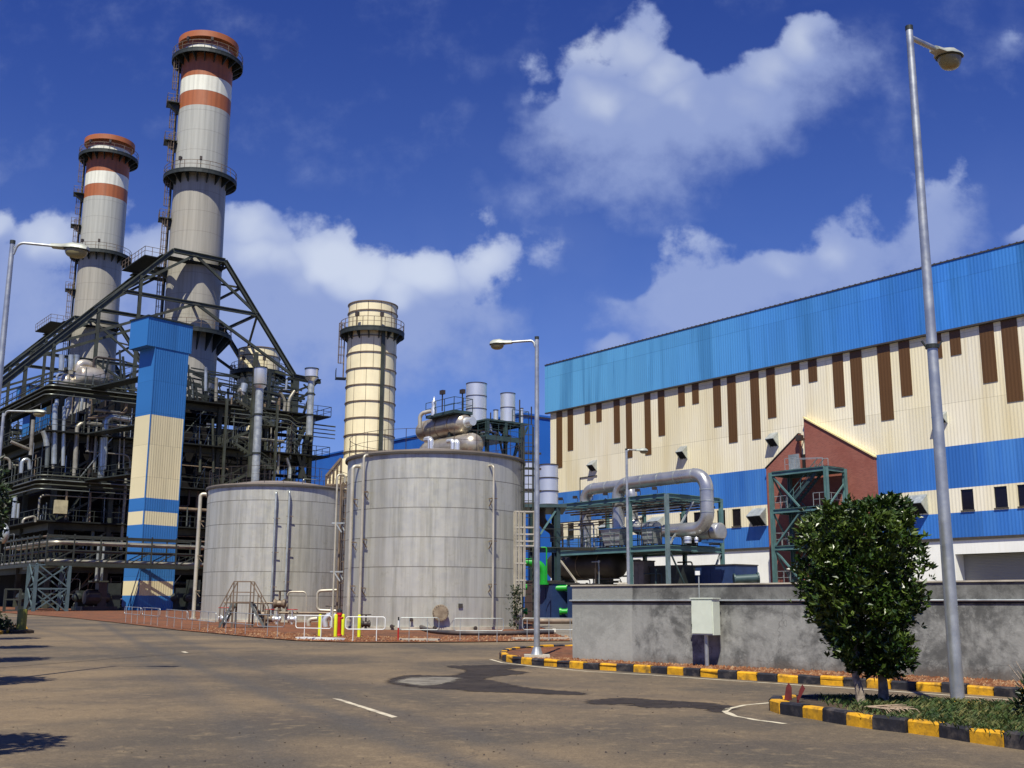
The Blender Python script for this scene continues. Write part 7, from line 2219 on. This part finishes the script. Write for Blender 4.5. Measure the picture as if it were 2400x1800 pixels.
# billows: warp the lookup, then soft lumps broken up by fractal noise
wn = t.node('ShaderNodeTexNoise', {'Scale': 5.5, 'Detail': 4.0, 'Roughness': .6}); t.l.new(uv, wn.inputs['Vector'])
wv = t.n.new('ShaderNodeVectorMath'); wv.operation = 'SUBTRACT'; t.l.new(wn.outputs['Color'], wv.inputs[0]); wv.inputs[1].default_value = (.5, .5, .5)
ws = t.n.new('ShaderNodeVectorMath'); ws.operation = 'SCALE'; t.l.new(wv.outputs[0], ws.inputs[0]); ws.inputs['Scale'].default_value = .10
wa = t.n.new('ShaderNodeVectorMath'); wa.operation = 'ADD'; t.l.new(uv, wa.inputs[0]); t.l.new(ws.outputs[0], wa.inputs[1])
wuv = wa.outputs[0]
BLOBS = [(150, 700, 260, 130, .7), (620, 700, 300, 120, .85), (880, 700, 200, 100, .75), (1050, 640, 90, 70, .6), (1375, 100, 65, 80, .8), (1290, 225, 120, 100, 1.0), (1430, 215, 140, 100, 1.1), (1590, 200, 120, 90, 1.0), (1720, 120, 120, 60, .72), (1800, 60, 90, 50, .6), (1330, 340, 140, 90, .7), (1250, 400, 120, 60, .45),
         (540, 570, 140, 120, 1.0), (650, 620, 160, 120, .95), (800, 620, 160, 90, .9), (930, 620, 150, 100, .9), (1090, 560, 90, 60, .62), (420, 540, 130, 120, .9), (130, 520, 120, 80, .6), (50, 620, 170, 130, .75),
         (250, 580, 160, 150, .75), (700, 740, 270, 130, .72), (960, 740, 160, 110, .55), (15, 505, 50, 40, .75), (1500, 640, 105, 85, 1.1), (1600, 610, 120, 90, .95), (1700, 590, 130, 80, .9), (1850, 540, 130, 100, .85),
         (2010, 490, 90, 110, .78), (2060, 400, 55, 80, .5), (1330, 640, 80, 75, .55), (1318, 748, 42, 22, .8), (2205, 512, 34, 24, .9), (2160, 90, 80, 70, .45), (1140, 250, 50, 90, .42), (1110, 430, 70, 40, .42), (300, 430, 120, 60, .35)]
acc = None
for (du, dv, ru, rv, amp) in BLOBS:
    k = 2400 / 2212
    d = ray(du * k, dv * k); cx, cy = d.x / d.y, d.z / d.y
    d1 = ray((du + ru) * k, dv * k); d2 = ray(du * k, (dv - rv) * k)
    rx_ = abs(d1.x / d1.y - cx) * 2.1; ry_ = abs(d2.z / d2.y - cy) * 2.1
    s_ = t.n.new('ShaderNodeVectorMath'); s_.operation = 'SUBTRACT'; t.l.new(wuv, s_.inputs[0]); s_.inputs[1].default_value = (cx, cy, 0)
    m_ = t.scaled(s_.outputs[0], 1 / rx_, 1 / ry_, 0)
    l = t.n.new('ShaderNodeVectorMath'); l.operation = 'LENGTH'; t.l.new(m_, l.inputs[0])
    f = t.math('MULTIPLY_ADD', l.outputs['Value'], -amp, amp)
    f = t.math('MAXIMUM', f, 0.0)
    sy_ = t.node('ShaderNodeSeparateXYZ'); t.l.new(m_, sy_.inputs[0]); fy = t.math('MULTIPLY', f, sy_.outputs[1])
    hsum = fy if acc is None else t.math('ADD', hsum, fy)
    if acc is None: acc = f
    else:
        n_ = t.n.new('ShaderNodeMath'); n_.operation = 'SMOOTH_MAX'; t.set(n_.inputs[0], acc); t.set(n_.inputs[1], f); n_.inputs[2].default_value = .18; acc = n_.outputs[0]
n1 = t.noise(uv, 9.0, 8, .62); n2 = t.noise(uv, 26.0, 4, .6); n3 = t.noise(wuv, 4.0, 4, .55)
dn = t.math('ADD', acc, t.math('MULTIPLY', t.math('SUBTRACT', n1, .5), .95))
dn = t.math('ADD', dn, t.math('MULTIPLY', t.math('SUBTRACT', n2, .5), .4))
vor = t.node('ShaderNodeTexVoronoi', {'Scale': 17.0}, feature='F1'); t.l.new(wuv, vor.inputs['Vector'])
puff = t.math('SUBTRACT', .42, vor.outputs['Distance'])
upper = t.smooth(hsum, -.12, .22)                     # tops are crisp and heaped, bases thin out
dn = t.math('ADD', dn, t.math('MULTIPLY', t.math('MULTIPLY', puff, .55), upper))
crisp = t.smooth(dn, .30, .50); soft = t.smooth(dn, .08, .72)
den = t.math('ADD', t.math('MULTIPLY', crisp, upper), t.math('MULTIPLY', soft, t.math('SUBTRACT', 1.0, upper)))
# haze of thin cloud low down in the sky
low = t.smooth(gz_, .05, .55, .28, 0)
thin = t.math('MULTIPLY', t.smooth(n3, .35, .75), low)
den = t.math('MAXIMUM', den, thin)
front = t.smooth(sep.outputs[1], .05, .25)
den = t.math('MULTIPLY', den, front)
bright = t.math('ADD', t.math('ADD', t.math('MULTIPLY', dn, .35), t.math('MULTIPLY', hsum, .75)), t.math('ADD', t.math('MULTIPLY', t.math('SUBTRACT', n3, .5), 1.0), t.math('MULTIPLY', puff, .7)))
ccol = t.mix(t.smooth(bright, .15, 1.0), (3.9, 4.9, 8.2, 1), (8.6, 9.4, 10.8, 1))
tint = t.mix(t.smooth(gz_, .1, .75), (.56, .73, 1.34, 1), (.27, .42, 1.12, 1))
skyc = t.mix(1.0, sky.outputs[0], tint, 'MULTIPLY')
cl = t.mix(t.math('MULTIPLY', den, .8), skyc, ccol)
t.l.new(cl, bg.inputs[0]); bg.inputs[1].default_value = .069

cd = bpy.data.cameras.new('camera'); cam = bpy.data.objects.new('camera', cd); COL.objects.link(cam)
cd.sensor_width = 36; cd.lens = F / 2400 * 36; cd.clip_end = 9000; cd.clip_start = .1
from mathutils import Matrix
cam.matrix_world = Matrix(((Xc.x, Xc.y, Xc.z, 0), (Yc.x, Yc.y, Yc.z, 0), (Kz.x, Kz.y, Kz.z, EYE), (0, 0, 0, 1)))
sc.camera = cam
vs_ = sc.view_settings; vs_.view_transform = 'Standard'; vs_.look = 'None'; vs_.exposure = .3; vs_.gamma = 1
sc.cycles.max_bounces = 6
